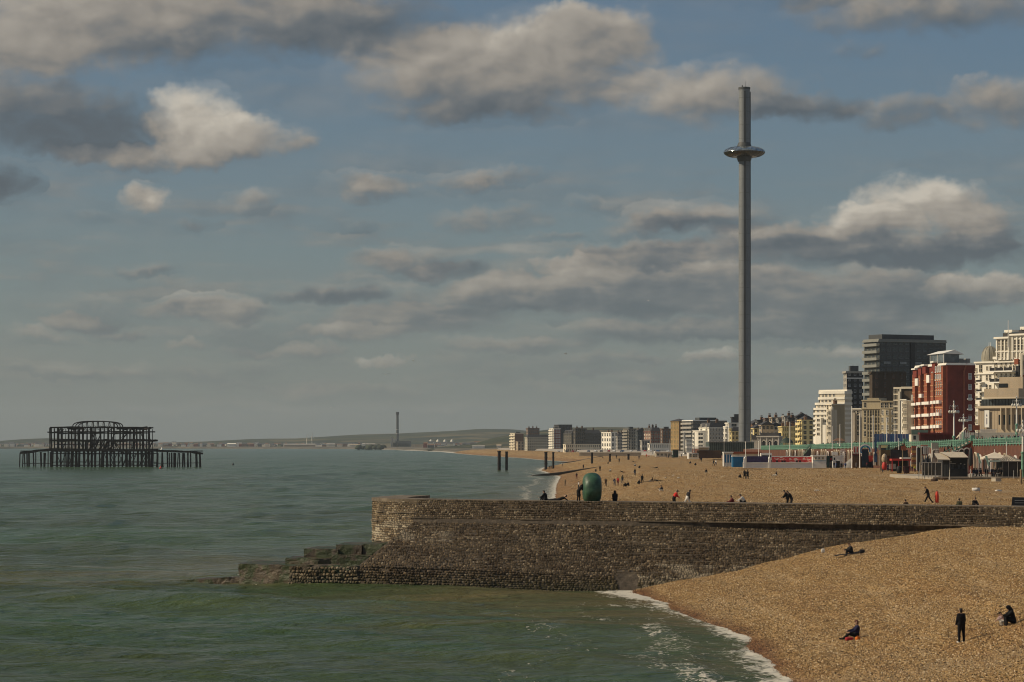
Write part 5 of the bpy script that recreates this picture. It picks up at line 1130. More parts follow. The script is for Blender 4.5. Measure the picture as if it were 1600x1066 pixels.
# --- the stone kiosk beside the tower
ks = Front('small grey stone kiosk with three dark arches and a roof balustrade beside the tower', 1178, 1185, 16, 'kiosk', 'kiosk', 8.5)
kst = mat('kiosk stone', (.36, .33, .29), .85, .12, .3, streak=.3)
ks.box('wall', kst, 1183, 1217, 683, 700, 0, 9); ks.box('cornice', mat('kiosk cornice stone', (.55, .51, .44), .85, .1), 1182, 1218, 681.3, 683.3, -.6, 9.4); ks.box('roof', slate, 1187, 1216, 676.5, 681.4, 1.5, 8)
ks.box('side_wing', kst, 1173.5, 1183, 686, 700, 1.5, 8); ks.box('wing_roof', slate, 1173, 1184, 680, 686.2, 1.2, 8.2)
for px in (1193.5, 1202.8, 1212):
    mb = MB(); w2 = ks.x(1178 + 2.2); pts = [(-w2, 0), (w2, 0)] + [(w2 * math.cos(math.pi * i / 8), 2.3 + w2 * math.sin(math.pi * i / 8)) for i in range(9)]
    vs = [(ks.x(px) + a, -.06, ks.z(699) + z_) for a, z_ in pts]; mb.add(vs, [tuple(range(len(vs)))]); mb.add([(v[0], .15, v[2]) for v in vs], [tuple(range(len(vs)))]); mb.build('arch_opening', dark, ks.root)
    mb = MB()
    for i in range(8):
        a0, a1 = math.pi * i / 8, math.pi * (i + 1) / 8; r_ = w2 + .15; mb.bar((ks.x(px) + r_ * math.cos(a0), -.10, ks.z(699) + 2.3 + r_ * math.sin(a0)), (ks.x(px) + r_ * math.cos(a1), -.10, ks.z(699) + 2.3 + r_ * math.sin(a1)), .22)
    mb.build('arch_ring', MATS['kiosk cornice stone'], ks.root)
for px in (1188.5, 1198.2, 1207.4, 1216.3): ks.box('pilaster', MATS['kiosk cornice stone'], px - .8, px + .8, 683.3, 700, -.3, .02)
for px in (1193.5, 1202.8, 1212): ks.wins([px], [685.3], .8, .5)
for i in range(15): px = 1192 + i * 1.6; ks.box('baluster', tan_, px - .35, px + .35, 672.5, 676.4, 2, 2.35)
ks.box('balustrade_rail', tan_, 1191, 1216, 671.6, 672.6, 1.9, 2.5)

# ------------------------------------------------------------------ upper and lower promenade
PEX = 97.0
prom_z = lambda Y: float(np.interp(Y, [430, 500, 540, 600, 720, 800, 880, 1000, 1300], [12.25, 12.05, 11.85, 11.4, 11.1, 10.75, 10.4, 10.0, 9.6]))
ysn = np.linspace(440, 1400, 60); xsn = np.array([PEX, PEX + 1, PEX + 8, PEX + 30, PEX + 70, PEX + 220])
Yr, Xr = np.meshgrid(ysn, xsn, indexing='ij'); Zr = np.vectorize(prom_z)(Yr) - 0.02 + np.interp(Xr - PEX, [0, 8], [0, .5])
m_pave = mat('seafront paving', (.30, .27, .23), .9, .15, .15)
tag(link('upper_promenade', grid_mesh('upper_promenade', Xr, Yr, Zr, [m_pave])), kind='structure')
# ground that carries the far town behind the beach
ysn = np.geomspace(1380, 3300, 40); offs = np.array([0, 3, 6, 40, 160, 500])
Yr, Or = np.meshgrid(ysn, offs, indexing='ij'); base = np.interp(Yr, [1380, 1500, 1650, 1900, 2200, 2600, 3300], [93, 88, 80, 72, 58, 30, -20])
Zr = np.interp(Or, [0, 3, 6, 40, 500], [4.5, 6.8, 7.2, 7.5, 14]); tag(link('far_promenade', grid_mesh('far_promenade', base + Or, Yr, Zr, [m_pave])), kind='structure')

m_brk = mat('arch brick', (.115, .05, .033), .85, .3, .3, streak=.35)
sw = thing('sea_wall', 'brown brick promenade wall with white arches under the green railing', 'wall', (PEX, 440, 0))
mb = MB(); n = 24
for i in range(n):
    y0, y1 = 40 * i, 40 * (i + 1); z0, z1 = prom_z(440 + y0), prom_z(440 + y1)
    mb.add([(0, y0, 3), (0, y1, 3), (0, y1, z1 - .05), (0, y0, z0 - .05), (1.5, y0, 3), (1.5, y1, 3), (1.5, y1, z1 - .05), (1.5, y0, z0 - .05)], [(0, 3, 2, 1), (3, 7, 6, 2), (0, 4, 7, 3), (1, 2, 6, 5)])
mb.build('wall', m_brk, sw)
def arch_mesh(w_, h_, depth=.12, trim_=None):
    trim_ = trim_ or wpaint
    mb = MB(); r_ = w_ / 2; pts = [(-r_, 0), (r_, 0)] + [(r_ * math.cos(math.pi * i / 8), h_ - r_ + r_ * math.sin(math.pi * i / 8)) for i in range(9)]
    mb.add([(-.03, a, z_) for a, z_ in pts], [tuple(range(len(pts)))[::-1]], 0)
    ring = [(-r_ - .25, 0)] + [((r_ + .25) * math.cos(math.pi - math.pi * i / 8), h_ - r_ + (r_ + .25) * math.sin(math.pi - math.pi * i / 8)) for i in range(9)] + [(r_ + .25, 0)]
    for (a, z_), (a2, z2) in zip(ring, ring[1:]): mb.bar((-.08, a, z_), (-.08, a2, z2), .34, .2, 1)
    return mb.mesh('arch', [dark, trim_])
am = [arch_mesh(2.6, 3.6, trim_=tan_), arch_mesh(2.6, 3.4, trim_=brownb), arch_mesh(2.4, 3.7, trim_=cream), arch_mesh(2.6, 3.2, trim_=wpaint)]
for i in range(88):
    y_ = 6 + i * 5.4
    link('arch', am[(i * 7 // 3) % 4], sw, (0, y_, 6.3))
# green railings in lengths
def railing(label, Y0, Y1, X=PEX - .15):
    t_ = thing('railing', label, 'railing', (X, Y0, prom_z(Y0)), 0, 'green railings of the upper promenade'); L_ = Y1 - Y0; dz_ = prom_z(Y1) - prom_z(Y0)
    for z_, w_ in ((1.12, .16), (.55, .08), (.10, .16)): mb = MB(); mb.bar((0, 0, z_), (0, L_, z_ + dz_), w_); mb.build('rail', green, t_)
    n = max(3, int(L_ / 3.0)); mb = MB(); mb.cone((0, 0, -.3), (0, 0, 1.25), .13, .11, 6); mb.cone((0, 0, 1.25), (0, 0, 1.5), .16, .03, 6); pm_ = mb.mesh('post', [green])
    step = L_ / n; mb = MB()
    for q in np.arange(.5, step, .5): mb.bar((0, q, .12), (0, q, 1.1), .05)
    for q in np.arange(.5, step - .3, 1.0): mb.bar((0, q, .60), (0, q + .5, 1.08), .045); mb.bar((0, q + .5, .60), (0, q, 1.08), .045)
    pan = mb.mesh('lattice_panel', [green])
    for i in range(n + 1): link('post', pm_, t_, (0, i * step, dz_ * i / n))
    for i in range(n): link('lattice_panel', pan, t_, (0, i * step, dz_ * (i + .5) / n))
RL = [('green railing length at the right edge of the picture, above the grey marquee', 446, 508), ('green railing length above the dark brick block with the small window', 509, 548), ('green railing length behind the tall green lamp standard', 549, 600),
      ('green railing length in front of the dark red shelter', 601, 648), ('green railing length below the blue hoarding', 649, 718), ('green railing length beside the two tallest white poles', 719, 790), ('green railing length behind the white hut with three windows', 791, 880), ('farthest green railing length, near the stone kiosk', 881, 1010)]
for l_, a, b2 in RL: railing(l_, a, b2)

# stairs from the upper to the lower level
def stair(label, Y, pxa, pya, pxb, pyb, ybase, post=True, m=redb, zb=5.6):
    X0, X1 = wx(pxa, Y), wx(pxb, Y); za, zb_ = wz(pya, Y), wz(pyb, Y)
    t_ = thing('staircase', label, 'staircase', (X0, Y, zb)); L_ = X1 - X0
    mb = MB(); d = 2.6; zt0, zt1 = za - zb, zb_ - zb
    mb.add([(0, 0, 0), (L_, 0, 0), (L_, 0, zt1), (0, 0, zt0), (0, d, 0), (L_, d, 0), (L_, d, zt1), (0, d, zt0)], [(0, 1, 2, 3), (5, 4, 7, 6), (3, 2, 6, 7), (1, 5, 6, 2), (4, 0, 3, 7)]); mb.build('flank_wall', m, t_)
    for z_, w_ in ((1.05, .14), (.55, .08), (.10, .22)): mb = MB(); mb.bar((0, -.08, zt0 + z_), (L_, -.08, zt1 + z_), w_); mb.build('rail', green, t_)
    n = 9
    for i in range(n): k = i / (n - 1); mb = MB(); mb.bar((L_ * k, -.08, zt0 + (zt1 - zt0) * k), (L_ * k, -.08, zt0 + (zt1 - zt0) * k + 1.1), .12 if i % 4 else .22); mb.build('baluster', green, t_)
    for i in range(8): k0, k1 = i / 8, (i + 1) / 8; mb = MB(); mb.box(L_ * k0, L_ * k1, .1, d - .1, zt0 + (zt1 - zt0) * k0, zt0 + (zt1 - zt0) * k1 + .04); mb.build('step', conc, t_)
    if post: mb = MB(); mb.box(L_, L_ + .75, -.3, d + .1, 0, zt1 + .3); mb.build('pier', orangeb, t_); mb = MB(); mb.box(L_ - .1, L_ + .85, -.4, .5, zt1 + .3, zt1 + 1.5); mb.build('pier_cap', green, t_)
    return t_
stA = stair('brick staircase with sloping green rail leading up beside the closed black parasol', 546, 1472, 716, 1517, 691.5, 722)
for px, py, w_, h_ in ((1502.5, 707, .62, .95), (1510.5, 706, .62, 1.05), (1495.5, 708, .42, .45), (1490.5, 708.5, .38, .35)):
    o = link('arch', arch_mesh(w_, h_), stA, (wx(px, 546) - stA.location.x, -.02, wz(py + h_ * 3.6, 546) - stA.location.z)); o.rotation_euler = (0, 0, R(90)); o.scale = (1, 1, 1)
stair('short brown staircase with green rail left of the orange totem', 640, 1386, 705, 1412, 695, 722, True, m_brk)
stair('distant dark staircase with green rail behind the white hut', 800, 1256, 711, 1267, 699, 715, False, dgrey)
bkb = Front('dark red brick block with one small window, right of the brick staircase', 1523, 556, 0, 'brick_block', 'building', 5.6); bkb.box('wall', mat('dark red brick', (.14, .045, .03), .85, .3, .4, streak=.3), 1523, 1559, 692, 722, 0, 8); bkb.wins([1534], [701], .9, 1.0, frm=green); bkb.box('coping', dgrey, 1523, 1559, 691, 692.3, -.2, 8)
bk2 = Front('black steel stair tower right of the dark red brick block', 1559, 552, 0, 'stair_tower', 'building', 5.6); bk2.box('wall', dark, 1559, 1572, 690, 722, 0, 4)
for i in range(6): mb = MB(); mb.bar((bk2.x(1543) + i * .42, -.6, bk2.z(713) + i * .42), (bk2.x(1543) + i * .42 + .5, -.6, bk2.z(713) + i * .42 + .42), .16); mb.build('step_string', dgrey, bk2.root)
ab = Front('white arcade bays set in red brick at the right edge behind the marquee', 1574, 512, 8, 'arcade', 'building', 5.6); ab.box('wall', redb, 1573, 1640, 691, 722, 0, 3)
for px in (1581, 1588.5, 1595.5, 1603, 1611):
    o = link('arch', arch_mesh(.75, 1.9), ab.root, (ab.x(px), -.02, ab.z(712))); o.rotation_euler = (0, 0, R(90))
    o = link('arch', arch_mesh(.42, .7), ab.root, (ab.x(px), -.02, ab.z(698))); o.rotation_euler = (0, 0, R(90))

# ------------------------------------------------------------------ lamps and poles
def lamp_standard(label, px, ytop, Y, zb, arms=True):
    X = wx(px, Y); h_ = wz(ytop, Y) - zb; t_ = thing('lamp_standard', label, 'street lamp', (X, Y, zb))
    mb = MB(); mb.cone((0, 0, 0), (0, 0, h_ * .42), .30, .24, 10); mb.build('base_shaft', green, t_); mb = MB(); mb.cone((0, 0, h_ * .42), (0, 0, h_ * .93), .19, .12, 10); mb.build('upper_shaft', wpaint, t_)
    mb = MB(); mb.cone((0, 0, h_ * .41), (0, 0, h_ * .44), .36, .36, 10); mb.build('collar', green, t_)
    if arms:
        for a in (0, 90, 180, 270):
            dx_, dy_ = math.cos(R(a + 12)), math.sin(R(a + 12)); mb = MB(); mb.bar((0, 0, h_ * .86), (dx_ * .9, dy_ * .9, h_ * .90), .09); mb.bar((dx_ * .9, dy_ * .9, h_ * .90), (dx_ * 1.0, dy_ * 1.0, h_ * .84), .07); ar = mb.build('arm', steel, t_)
            mb = MB(); mb.lathe([(0, -.35), (.22, -.25), (.30, 0), (.22, .25), (.08, .36), (0, .38)], 10, (dx_ * 1.0, dy_ * 1.0, h_ * .80)); mb.build('lantern', mat('frosted lantern glass', (.55, .54, .48), .4, .15), ar)
    mb = MB(); mb.lathe([(0, -.1), (.16, 0), (.22, .25), (.10, .5), (0, .7)], 10, (0, 0, h_ * .93)); mb.build('finial', steel, t_)
    return t_
lamp_standard('tall green and white lamp standard with four lanterns in front of the red brick hotel', 1490.5, 623, 570, prom_z(570) - 4.2)
lamp_standard('thick green lamp standard cut by the right edge of the picture', 1598, 655, 470, 6.0)
lamp_standard('slender ornate lamp on the promenade left of the red brick hotel side wall', 1505.5, 647, 640, prom_z(640))
lamp_standard('ornate double lamp in front of the concrete hall', 1588.5, 617, 590, prom_z(590))
def pole(label, px, ytop, ybase, Y, w_=.22, m=wpaint, name='pole', cat='pole', zb=None, knob=False):
    zb = wz(ybase, Y) if zb is None else zb
    t_ = thing(name, label, cat, (wx(px, Y), Y, zb)); h_ = wz(ytop, Y) - zb; mb = MB(); mb.cone((0, 0, -.3), (0, 0, h_), w_ / 2 * 1.15, w_ / 2 * .85, 8); mb.build('shaft', m, t_)
    mb = MB(); mb.cone((0, 0, -.2), (0, 0, .25), w_ * .95, w_ * .8, 8); mb.build('base', m, t_)
    mb = MB(); mb.lathe([(0, -.05), (w_ * (.9 if knob else .62), .1), (w_ * .3, .3), (0, .36)], 8, (0, 0, h_)); mb.build('cap', m, t_); return t_
pole('white flagpole, left of the two tallest white poles standing by the brown hut', 1331, 637, 731, 690, .26); pole('tallest white flagpole standing at the brown timber hut', 1343.5, 648, 731, 688, .26)
pole('white pole with a lamp head in front of the pilastered mansion', 1364.3, 651, 700, 690, .24, knob=True); pole('white pole in front of the tan bow-fronted house', 1385.3, 655, 697, 690, .20); pole('thin white pole before the cream hotel with stacked bays', 1398.5, 660, 697, 690, .16)
pole('tall white flagpole behind the red banner, before the yellow terrace', 1234.3, 661, 713, 720, .24); pole('pale pole in front of the tan gable wall', 1312.5, 665, 696, 720, .2); pole('thin pale pole left of the tan gable wall', 1300.5, 668, 700, 720, .15)
pole('tan wooden post standing on the beach left of the totem', 1375.6, 702, 735, 600, .14, wood); pole('pale post behind the red canopy', 1396.5, 705, 732, 596, .18); pole('taller pale post through the red canopy', 1404.5, 687, 730, 594, .16); pole('short tan post right of the red canopy pole', 1410.5, 705, 737, 585, .16, wood)
pole('grey lamp column standing at the wall gap before the dark modern hotel', 1069.5, 677, 709, 1050, .9, steel); pole('slim grey lamp column before the dark modern hotel balconies', 1084.5, 677, 706, 1080, .35, steel); pole('thin leaning pale mast by the white and blue kiosk', 1131.5, 684, 709, 760, .18, steel)
pole('grey pole on the far seafront before the long dark terrace', 898, 687, 705, 1900, .35, steel); pole('grey pole on the far seafront before the balcony flats', 986, 687, 706, 1700, .4, steel); pole('grey pole on the far seafront before the red brown hotel', 1019.5, 696, 709, 1500, .3, steel); pole('pale pole on the far seafront before the brick tower', 1046, 688, 708, 1400, .3, steel); pole('pale pole right of the brick tower foot', 1061, 690, 708, 1380, .25, steel)

# ------------------------------------------------------------------ beach-side stalls
def F0(label, px0, Y, name, cat, zb=None, turn=0): return Front(label, px0, Y, turn, name, cat, 5.6 if zb is None else zb)
k = F0('white framed booth with three blue panels at the left end of the beach stalls', 1130, 718, 'booth', 'booth'); k.box('wall', wpaint, 1131, 1145, 707.5, 729, .3, 4)
for px in (1132.6, 1136.5, 1140.2): k.box('panel', bluep, px, px + 2.6, 710.5, 723, .18, .32)
for px in (1131, 1135.6, 1139.5, 1143.2): k.box('post', wpaint, px - .4, px + .5, 707, 729, 0, .3)
k.box('roof', wpaint, 1130.4, 1146, 706.3, 707.6, -.3, 4.2)
k = F0('bright blue storage container beside the white low wall', 1144, 705, 'container', 'container'); k.box('body', bluep, 1144.5, 1164, 713.5, 730, 0, 3); k.box('frame_rail', wpaint, 1144, 1164.5, 712.4, 713.6, -.1, 3.1)
for px in range(1147, 1164, 3): k.box('rib', bluep, px - .25, px + .25, 714, 729.5, -.1, .01)
k = F0('white low wall with ball-topped piers running along the top of the beach', 1161, 700, 'low_wall', 'wall'); k.box('wall', wpaint, 1161, 1269, 724, 731.5, 0, .6); k.box('coping', wpaint, 1161, 1269, 722.6, 723.9, -.12, .72)
for px in (1164, 1202.5): k.box('pier', wpaint, px - 1.8, px + 1.8, 718, 731.5, -.2, .9); mb = MB(); mb.lathe([(0, 0), (.3, .05), (.36, .35), (.2, .65), (0, .72)], 12, (k.x(px), .3, k.z(718))); mb.build('ball', wpaint, k.root)
for lab, px0, px1, yt, yb, m_, Y in (('dark purple banner hung behind the white low wall', 1167, 1200, 713, 723, mat('purple banner print', (.05, .035, .09), .7, .5, 1.3), 703), ):
    k = F0(lab, px0, Y, 'banner', 'banner'); k.box('cloth', m_, px0, px1, yt, yb, 0, .06)
    for q in (px0, (px0 + px1) / 2, px1): k.box('pole', steel, q - .3, q + .3, yt - .8, 731, .06, .2)
m_rb, t, b = mk('red banner print'); p = t.obj(); n_ = t.noise(t.v('MULTIPLY', p, (.55, 1, 1.6)), 1.5, 3.0, .6)
c = t.ramp(n_, [(.36, (.55, .03, .035)), (.5, (.62, .05, .04)), (.56, (.75, .35, .28)), (.62, (.80, .70, .60)), (.72, (.62, .05, .04))]); t.put(b.inputs['Base Color'], c); b.inputs['Roughness'].default_value = .7
k = F0('long red and white printed banner behind the white low wall', 1205, 702, 'banner', 'banner'); k.box('cloth', m_rb, 1206, 1268, 714, 723.5, 0, .06); k.box('hem', wpaint, 1206, 1268, 712.8, 714, -.01, .07)
for px in (1214, 1222.5, 1226, 1245, 1250): k.box('print', mat('dark silhouette print', (.05, .02, .02), .7, .2), px - 1.6, px + 1.6, 719.5, 723.4, -.012, -.004)
for px in (1206, 1237, 1268): k.box('pole', steel, px - .3, px + .3, 712, 731, .06, .2)
for px, lab in ((1165, 'short lamp pole on the left pier of the white wall'), (1185.5, 'short lamp pole behind the purple banner'), (1202.3, 'short lamp pole on the second pier of the white wall')): pole(lab, px, 691 + (px % 3), 714 if px != 1185.5 else 712, 704, .2, wpaint, knob=True)
k = F0('long low cream and terracotta roofed stall behind the blue container', 1144, 735, 'stall', 'stall'); k.box('wall', cream, 1145, 1189, 709, 727, 0, 4); k.box('roof', orangeb, 1144, 1190, 706, 709.2, -.5, 4.4)
k = F0('white van roof showing above the purple banner', 1189, 730, 'van', 'van'); k.box('body', wpaint, 1189, 1206, 708, 722, 0, 2.2); k.box('windscreen', glz, 1190, 1205, 711.5, 715, -.04, .02); k.box('bumper', dark, 1189, 1206, 719, 722, -.15, .01)
for px in (1192, 1203): mb = MB(); mb.cone((k.x(px), -.02, k.z(724)), (k.x(px), .3, k.z(724)), .36, .36, 12); mb.build('wheel', dark, k.root)
k = F0('white hut with three small windows and a blue stripe right of the red banner', 1270, 700, 'beach_hut', 'hut'); k.box('wall', wpaint, 1270, 1291, 713, 731.5, 0, 4); k.box('roof', wpaint, 1269.4, 1291.6, 711.8, 713.2, -.3, 4.3); k.box('stripe', mat('pale blue paint', (.35, .47, .50), .6, .1), 1270.2, 1290.8, 719.5, 720.8, -.03, .01)
k.wins([1274.5, 1280, 1285.5], [716], .42, .5, pane=glz)
for j in range(5): k.box('clapboard', wpaint, 1270, 1291, 721.4 + j * 2, 723.0 + j * 2, -.05, .01)
k = F0('dark teal double doors between the white hut and the white booth', 1291, 701, 'door_screen', 'screen'); k.box('leaf', mat('dark teal paint', (.02, .06, .06), .5, .2), 1291.5, 1296, 712.5, 731, 0, .2); k.box('leaf', dark, 1296.2, 1301, 712.5, 731, 0, .2); k.box('sign', redp, 1297.5, 1299.5, 716, 719, -.03, .01)
k = F0('white open booth with dark doorway left of the folded tarpaulin', 1301, 699, 'booth', 'booth'); k.box('wall', wpaint, 1301, 1306, 712, 731, 0, 2.5); k.box('wall', wpaint, 1312.6, 1316.5, 712, 731, 0, 2.5); k.box('lintel', wpaint, 1301, 1316.5, 712, 720.5, -.05, 2.4); k.box('doorway', dark, 1306, 1312.6, 720.5, 731, .4, 2.2); k.box('sign', wpaint, 1300, 1309, 706, 711, -.2, .1); k.box('window', glz, 1302.5, 1305, 715, 719, -.08, -.051)
k = F0('spiral white trellis screen behind the folded tarpaulin', 1312, 712, 'trellis', 'trellis')
for i in range(6): k.box('upright', wpaint, 1313 + i * 1.4, 1313.5 + i * 1.4, 701 + abs(i - 3) * .8, 716, 0, .12)
for j in range(5): k.box('crosspiece', wpaint, 1313, 1321, 703 + j * 2.8, 703.6 + j * 2.8, -.04, -.002)
mb = MB()
k = F0('folded grey white tarpaulin leaning beside the white booth', 1317, 697, 'tarpaulin', 'tarpaulin')
for i in range(6): a = k.x(1318 + i * 2.0); mb = MB(); mb.add([(a, 0, 0), (a + .5, 0, 0), (a + .9, .5, k.z(716.5 + abs(i - 4) * 1.6)), (a + .6, .6, k.z(716 + abs(i - 4) * 1.6)), (a, .35, 0), (a + .5, .35, 0)], [(0, 1, 2, 3), (4, 3, 2, 5), (0, 3, 4), (1, 5, 2)]); mb.build('fold', mat('tarpaulin', (.46, .45, .42), .8, .2, 1.5), k.root)
k = F0('brown timber hut between the two tallest white poles', 1332, 697, 'timber_hut', 'hut')
for i in range(9): k.box('plank', mat('brown plank', (.12, .075, .04), .85, .3, 1.0), 1332.5 + i * 1.45, 1333.8 + i * 1.45, 712, 731.5, .01 * (i % 2), .15)
k.box('body', brownb, 1332.6, 1345.3, 711.5, 731, .16, 3); k.box('roof', mat('dark red roof', (.13, .03, .025), .8, .2), 1331.5, 1346, 709, 711.6, -.2, 3.2)
k = F0('white painted scroll boards standing above the brown timber hut', 1332, 705, 'scroll_board', 'sign'); k.box('board', cream, 1333, 1345, 697, 709, 0, .15)
for px in (1335, 1339.5, 1343): k.box('ornament', redp, px - .7, px + .7, 699, 707, -.04, .01)
k = F0('round blue archway gate behind the beach stalls', 1352, 690, 'archway', 'gate'); mb = MB(); cx_ = k.x(1352); 
for r_, m_, nm in ((1.55, wpaint, 'outer_ring'), (1.2, bluep, 'inner_ring')):
    mb = MB()
    for i in range(14): a0, a1 = math.pi * (i / 13 * 1.2 - .1), math.pi * ((i + 1) / 13 * 1.2 - .1); mb.bar((cx_ + r_ * math.cos(a0), 0, k.z(710) + 1.0 + r_ * math.sin(a0)), (cx_ + r_ * math.cos(a1), 0, k.z(710) + 1.0 + r_ * math.sin(a1)), .32)
    mb.build(nm, m_, k.root)
k.box('gate_leaf', mat('dark blue paint', (.012, .035, .06), .5, .3), 1347, 1357, 702, 729, .2, .4)
k = F0('dark open stall with purple counter right of the brown timber hut', 1346, 698, 'stall', 'stall'); k.box('counter', mat('plum paint', (.05, .02, .045), .6, .3), 1362, 1374, 720, 731, 0, 1.5); k.box('back', dark, 1346, 1374, 713, 731, 1.6, 1.8); k.box('fascia', wpaint, 1364, 1376, 715.8, 717, -.2, .1); k.box('drum', redp, 1358, 1364, 712, 722, .1, .6)
k = F0('carved totem of a pale head on a red base standing on the beach', 1382, 596, 'totem', 'totem'); cx_ = k.x(1382)
mb = MB(); mb.lathe([(0, 0), (.45, .02), (.60, .7), (.50, 1.5), (.35, 1.75)], 12, (cx_, 0, k.z(734))); mb.build('base', redp, k.root); mb = MB(); mb.lathe([(.3, 0), (.62, .35), (.66, 1.0), (.5, 1.7), (.2, 2.0), (0, 2.05)], 12, (cx_, 0, k.z(723))); mb.build('head', tan_, k.root)
for q in (-.25, .25): mb = MB(); mb.lathe([(0, -.1), (.11, 0), (0, .1)], 8, (cx_ + q, -.60, k.z(723) + 1.15)); mb.build('eye', dark, k.root)
k = F0('dark wooden frame hut with patterned roof behind the totem', 1376, 640, 'frame_hut', 'hut'); k.box('roof', mat('bronze shingle', (.12, .09, .045), .85, .4, 2.0), 1376, 1392, 703, 712, -.3, 3); k.box('post', wood, 1377, 1378, 712, 735, 0, .2); k.box('post', wood, 1390, 1391, 712, 735, 0, .2); k.box('back_wall', dark, 1377, 1391, 712, 735, 1.5, 1.7); k.box('windows', ivory, 1377, 1388, 696, 700, .5, .6); k.box('upper_floor', dgrey, 1375, 1391, 695, 703, .6, 3)
k = F0('bright red open canopy on red posts with dark stall inside', 1393, 590, 'canopy', 'canopy'); k.box('roof', redp, 1393, 1423, 717, 720, -.4, 3); k.box('roof_edge', wpaint, 1408, 1423, 715, 717.1, -.45, 2.8)
for px in (1394, 1404, 1420.5): k.box('post', redp, px - .6, px + .6, 720, 737, -.2, .1)
k.box('back_wall', dark, 1394, 1421, 703, 737, 2.4, 2.6); k.box('counter', steel, 1390, 1400, 725, 733, .4, 1.0); k.box('orange_board', orangeb, 1410.5, 1418, 697, 704, 2.2, 2.39)
k = F0('round dark rubbish bin left of the maroon bin on the beach edge', 1405, 566, 'bin', 'bin'); mb = MB(); mb.lathe([(.45, 0), (.55, .1), (.58, 1.2), (.45, 1.45), (.2, 1.55), (0, 1.56)], 14, (0, 0, k.z(739.5))); mb.build('body', dark, k.root); mb = MB(); mb.lathe([(.6, 1.18), (.62, 1.28), (.6, 1.3)], 14, (0, 0, k.z(739.5))); mb.build('rim', dark, k.root)
k = F0('square maroon bin standing beside the round dark bin', 1417, 564, 'bin', 'bin'); mar = mat('maroon paint', (.05, .015, .014), .6, .3); k.box('body', mar, 1413, 1421, 730, 740.5, 0, .9); k.box('lid', mar, 1412.5, 1421.5, 728.6, 730.1, -.08, .98); k.box('slot', black, 1414.5, 1419.5, 732, 734, -.03, .02)
k = F0('tall orange and dark patterned totem column by the lower promenade', 1428, 585, 'totem', 'totem')
for j in range(9): k.box('drum', [orangeb, brownb, mat('ochre paint', (.40, .24, .07), .7, .3)][j % 3], 1424.5 + (j % 2) * .4, 1432 - (j % 2) * .4, 697 + j * 3.6, 700.4 + j * 3.6, -.4, .5)
k = F0('white arched gateway right of the orange totem column', 1436, 575, 'archway', 'gate'); mb = MB(); cx_ = k.x(1436)
for i in range(10): a0, a1 = math.pi * i / 10, math.pi * (i + 1) / 10; mb.bar((cx_ + .5 * math.cos(a0), 0, k.z(700) + .5 * math.sin(a0)), (cx_ + .5 * math.cos(a1), 0, k.z(700) + .5 * math.sin(a1)), .22)
mb.build('arch', wpaint, k.root); k.box('jamb', cream, 1438.5, 1440, 700, 735, -.1, .1); k.box('jamb', wpaint, 1431.6, 1433, 700, 735, -.1, .1); k.box('leaf', black, 1433, 1438.5, 700, 735, .15, .25)
k = F0('white gable panels with red trim left of the green railing corner', 1440, 600, 'arcade', 'building', 5.6); k.box('wall', orangeb, 1440, 1450, 695, 712, 0, .5)
for px in (1442, 1445.5, 1448.5): o = link('arch', arch_mesh(.35, 1.6), k.root, (k.x(px), -.03, k.z(710))); o.rotation_euler = (0, 0, R(90))
k = F0('cluster of dark folded parasols beside the white framed pen', 1448, 530, 'parasol_cluster', 'parasols')
for i, (px, py) in enumerate(((1442, 713), (1446, 710), (1450, 709), (1454, 712))): mb = MB(); mb.cone((k.x(px), i * .3, -1), (k.x(px), i * .3, k.z(py)), .06, .05, 6); mb.cone((k.x(px), i * .3, k.z(py + 14)), (k.x(px), i * .3, k.z(py)), .42, .05, 8); mb.build('parasol', canvas_g if i % 2 else dark, k.root)
k = F0('pale stone wall with a white arcade under the green railing left of the stairs', 1456, 590, 'arcade', 'building', 5.6); k.box('wall', grey, 1456, 1473, 692, 722, 0, 1); k.box('wall', white, 1472, 1489, 693, 722, .2, 1)
for px in (1460, 1464, 1468): o = link('arch', arch_mesh(.4, 1.5), k.root, (k.x(px), -.03, k.z(715))); o.rotation_euler = (0, 0, R(90))

# terrace of the beach restaurant
TYY = 478.0
tr_ = F0('raised concrete terrace with kerb edge under the restaurant', 1436, TYY, 'terrace', 'terrace', 4.5); tr_.box('slab', conc, 1458, 1660, 746.2, 770, 0, 55); tr_.box('kerb', mat('kerb stone', (.45, .40, .32), .9, .12, .6), 1457.5, 1660, 745.0, 746.6, -.25, .3)
def T(label, px0, name, cat, dY=2.0): return Front(label, px0, TYY + dY, 0, name, cat, 6.0)
pw = mat('weathered white steel', (.52, .48, .41), .6, .15, 1.0)
k = T('white steel framed glass pen at the left end of the restaurant terrace', 1440, 'screen_pen', 'screen', -2); zb_ = k.z(747)
for px in (1441, 1445, 1450.5, 1456, 1461.5, 1471): k.box('post', pw, px - .38, px + .38, 722.5, 747, 0, .1)
for py in (722.5, 743.0): k.box('rail', pw, 1440.6, 1471.4, py, py + .9, -.02, .12)
for px in (1441, 1471): k.box('return_post', pw, px - .3, px + .3, 723, 745, 3.0, 3.1)
for a, b2 in ((1441.4, 1444.6), (1445.4, 1450), (1451, 1455.6), (1456.4, 1461), (1462, 1470.6)): k.box('pane', glass('smoked pane', (.05, .05, .045), .1), a, b2, 723.6, 742.8, .04, .06)
for px, lab in ((1459, 'olive sack'), (1465, 'olive sack')):
    mb = MB(); mb.lathe([(0, 0), (.30, .02), (.36, .5), (.33, 1.3), (.2, 1.55), (0, 1.6)], 10, (k.x(px), .8, k.z(740))); mb.build('barrel', mat('olive canvas', (.10, .09, .055), .8, .3), k.root)
pr_ = F0('pair of low steel barrier hoops on the shingle left of the pen', 1437, 474, 'barrier', 'barrier', 5.4)
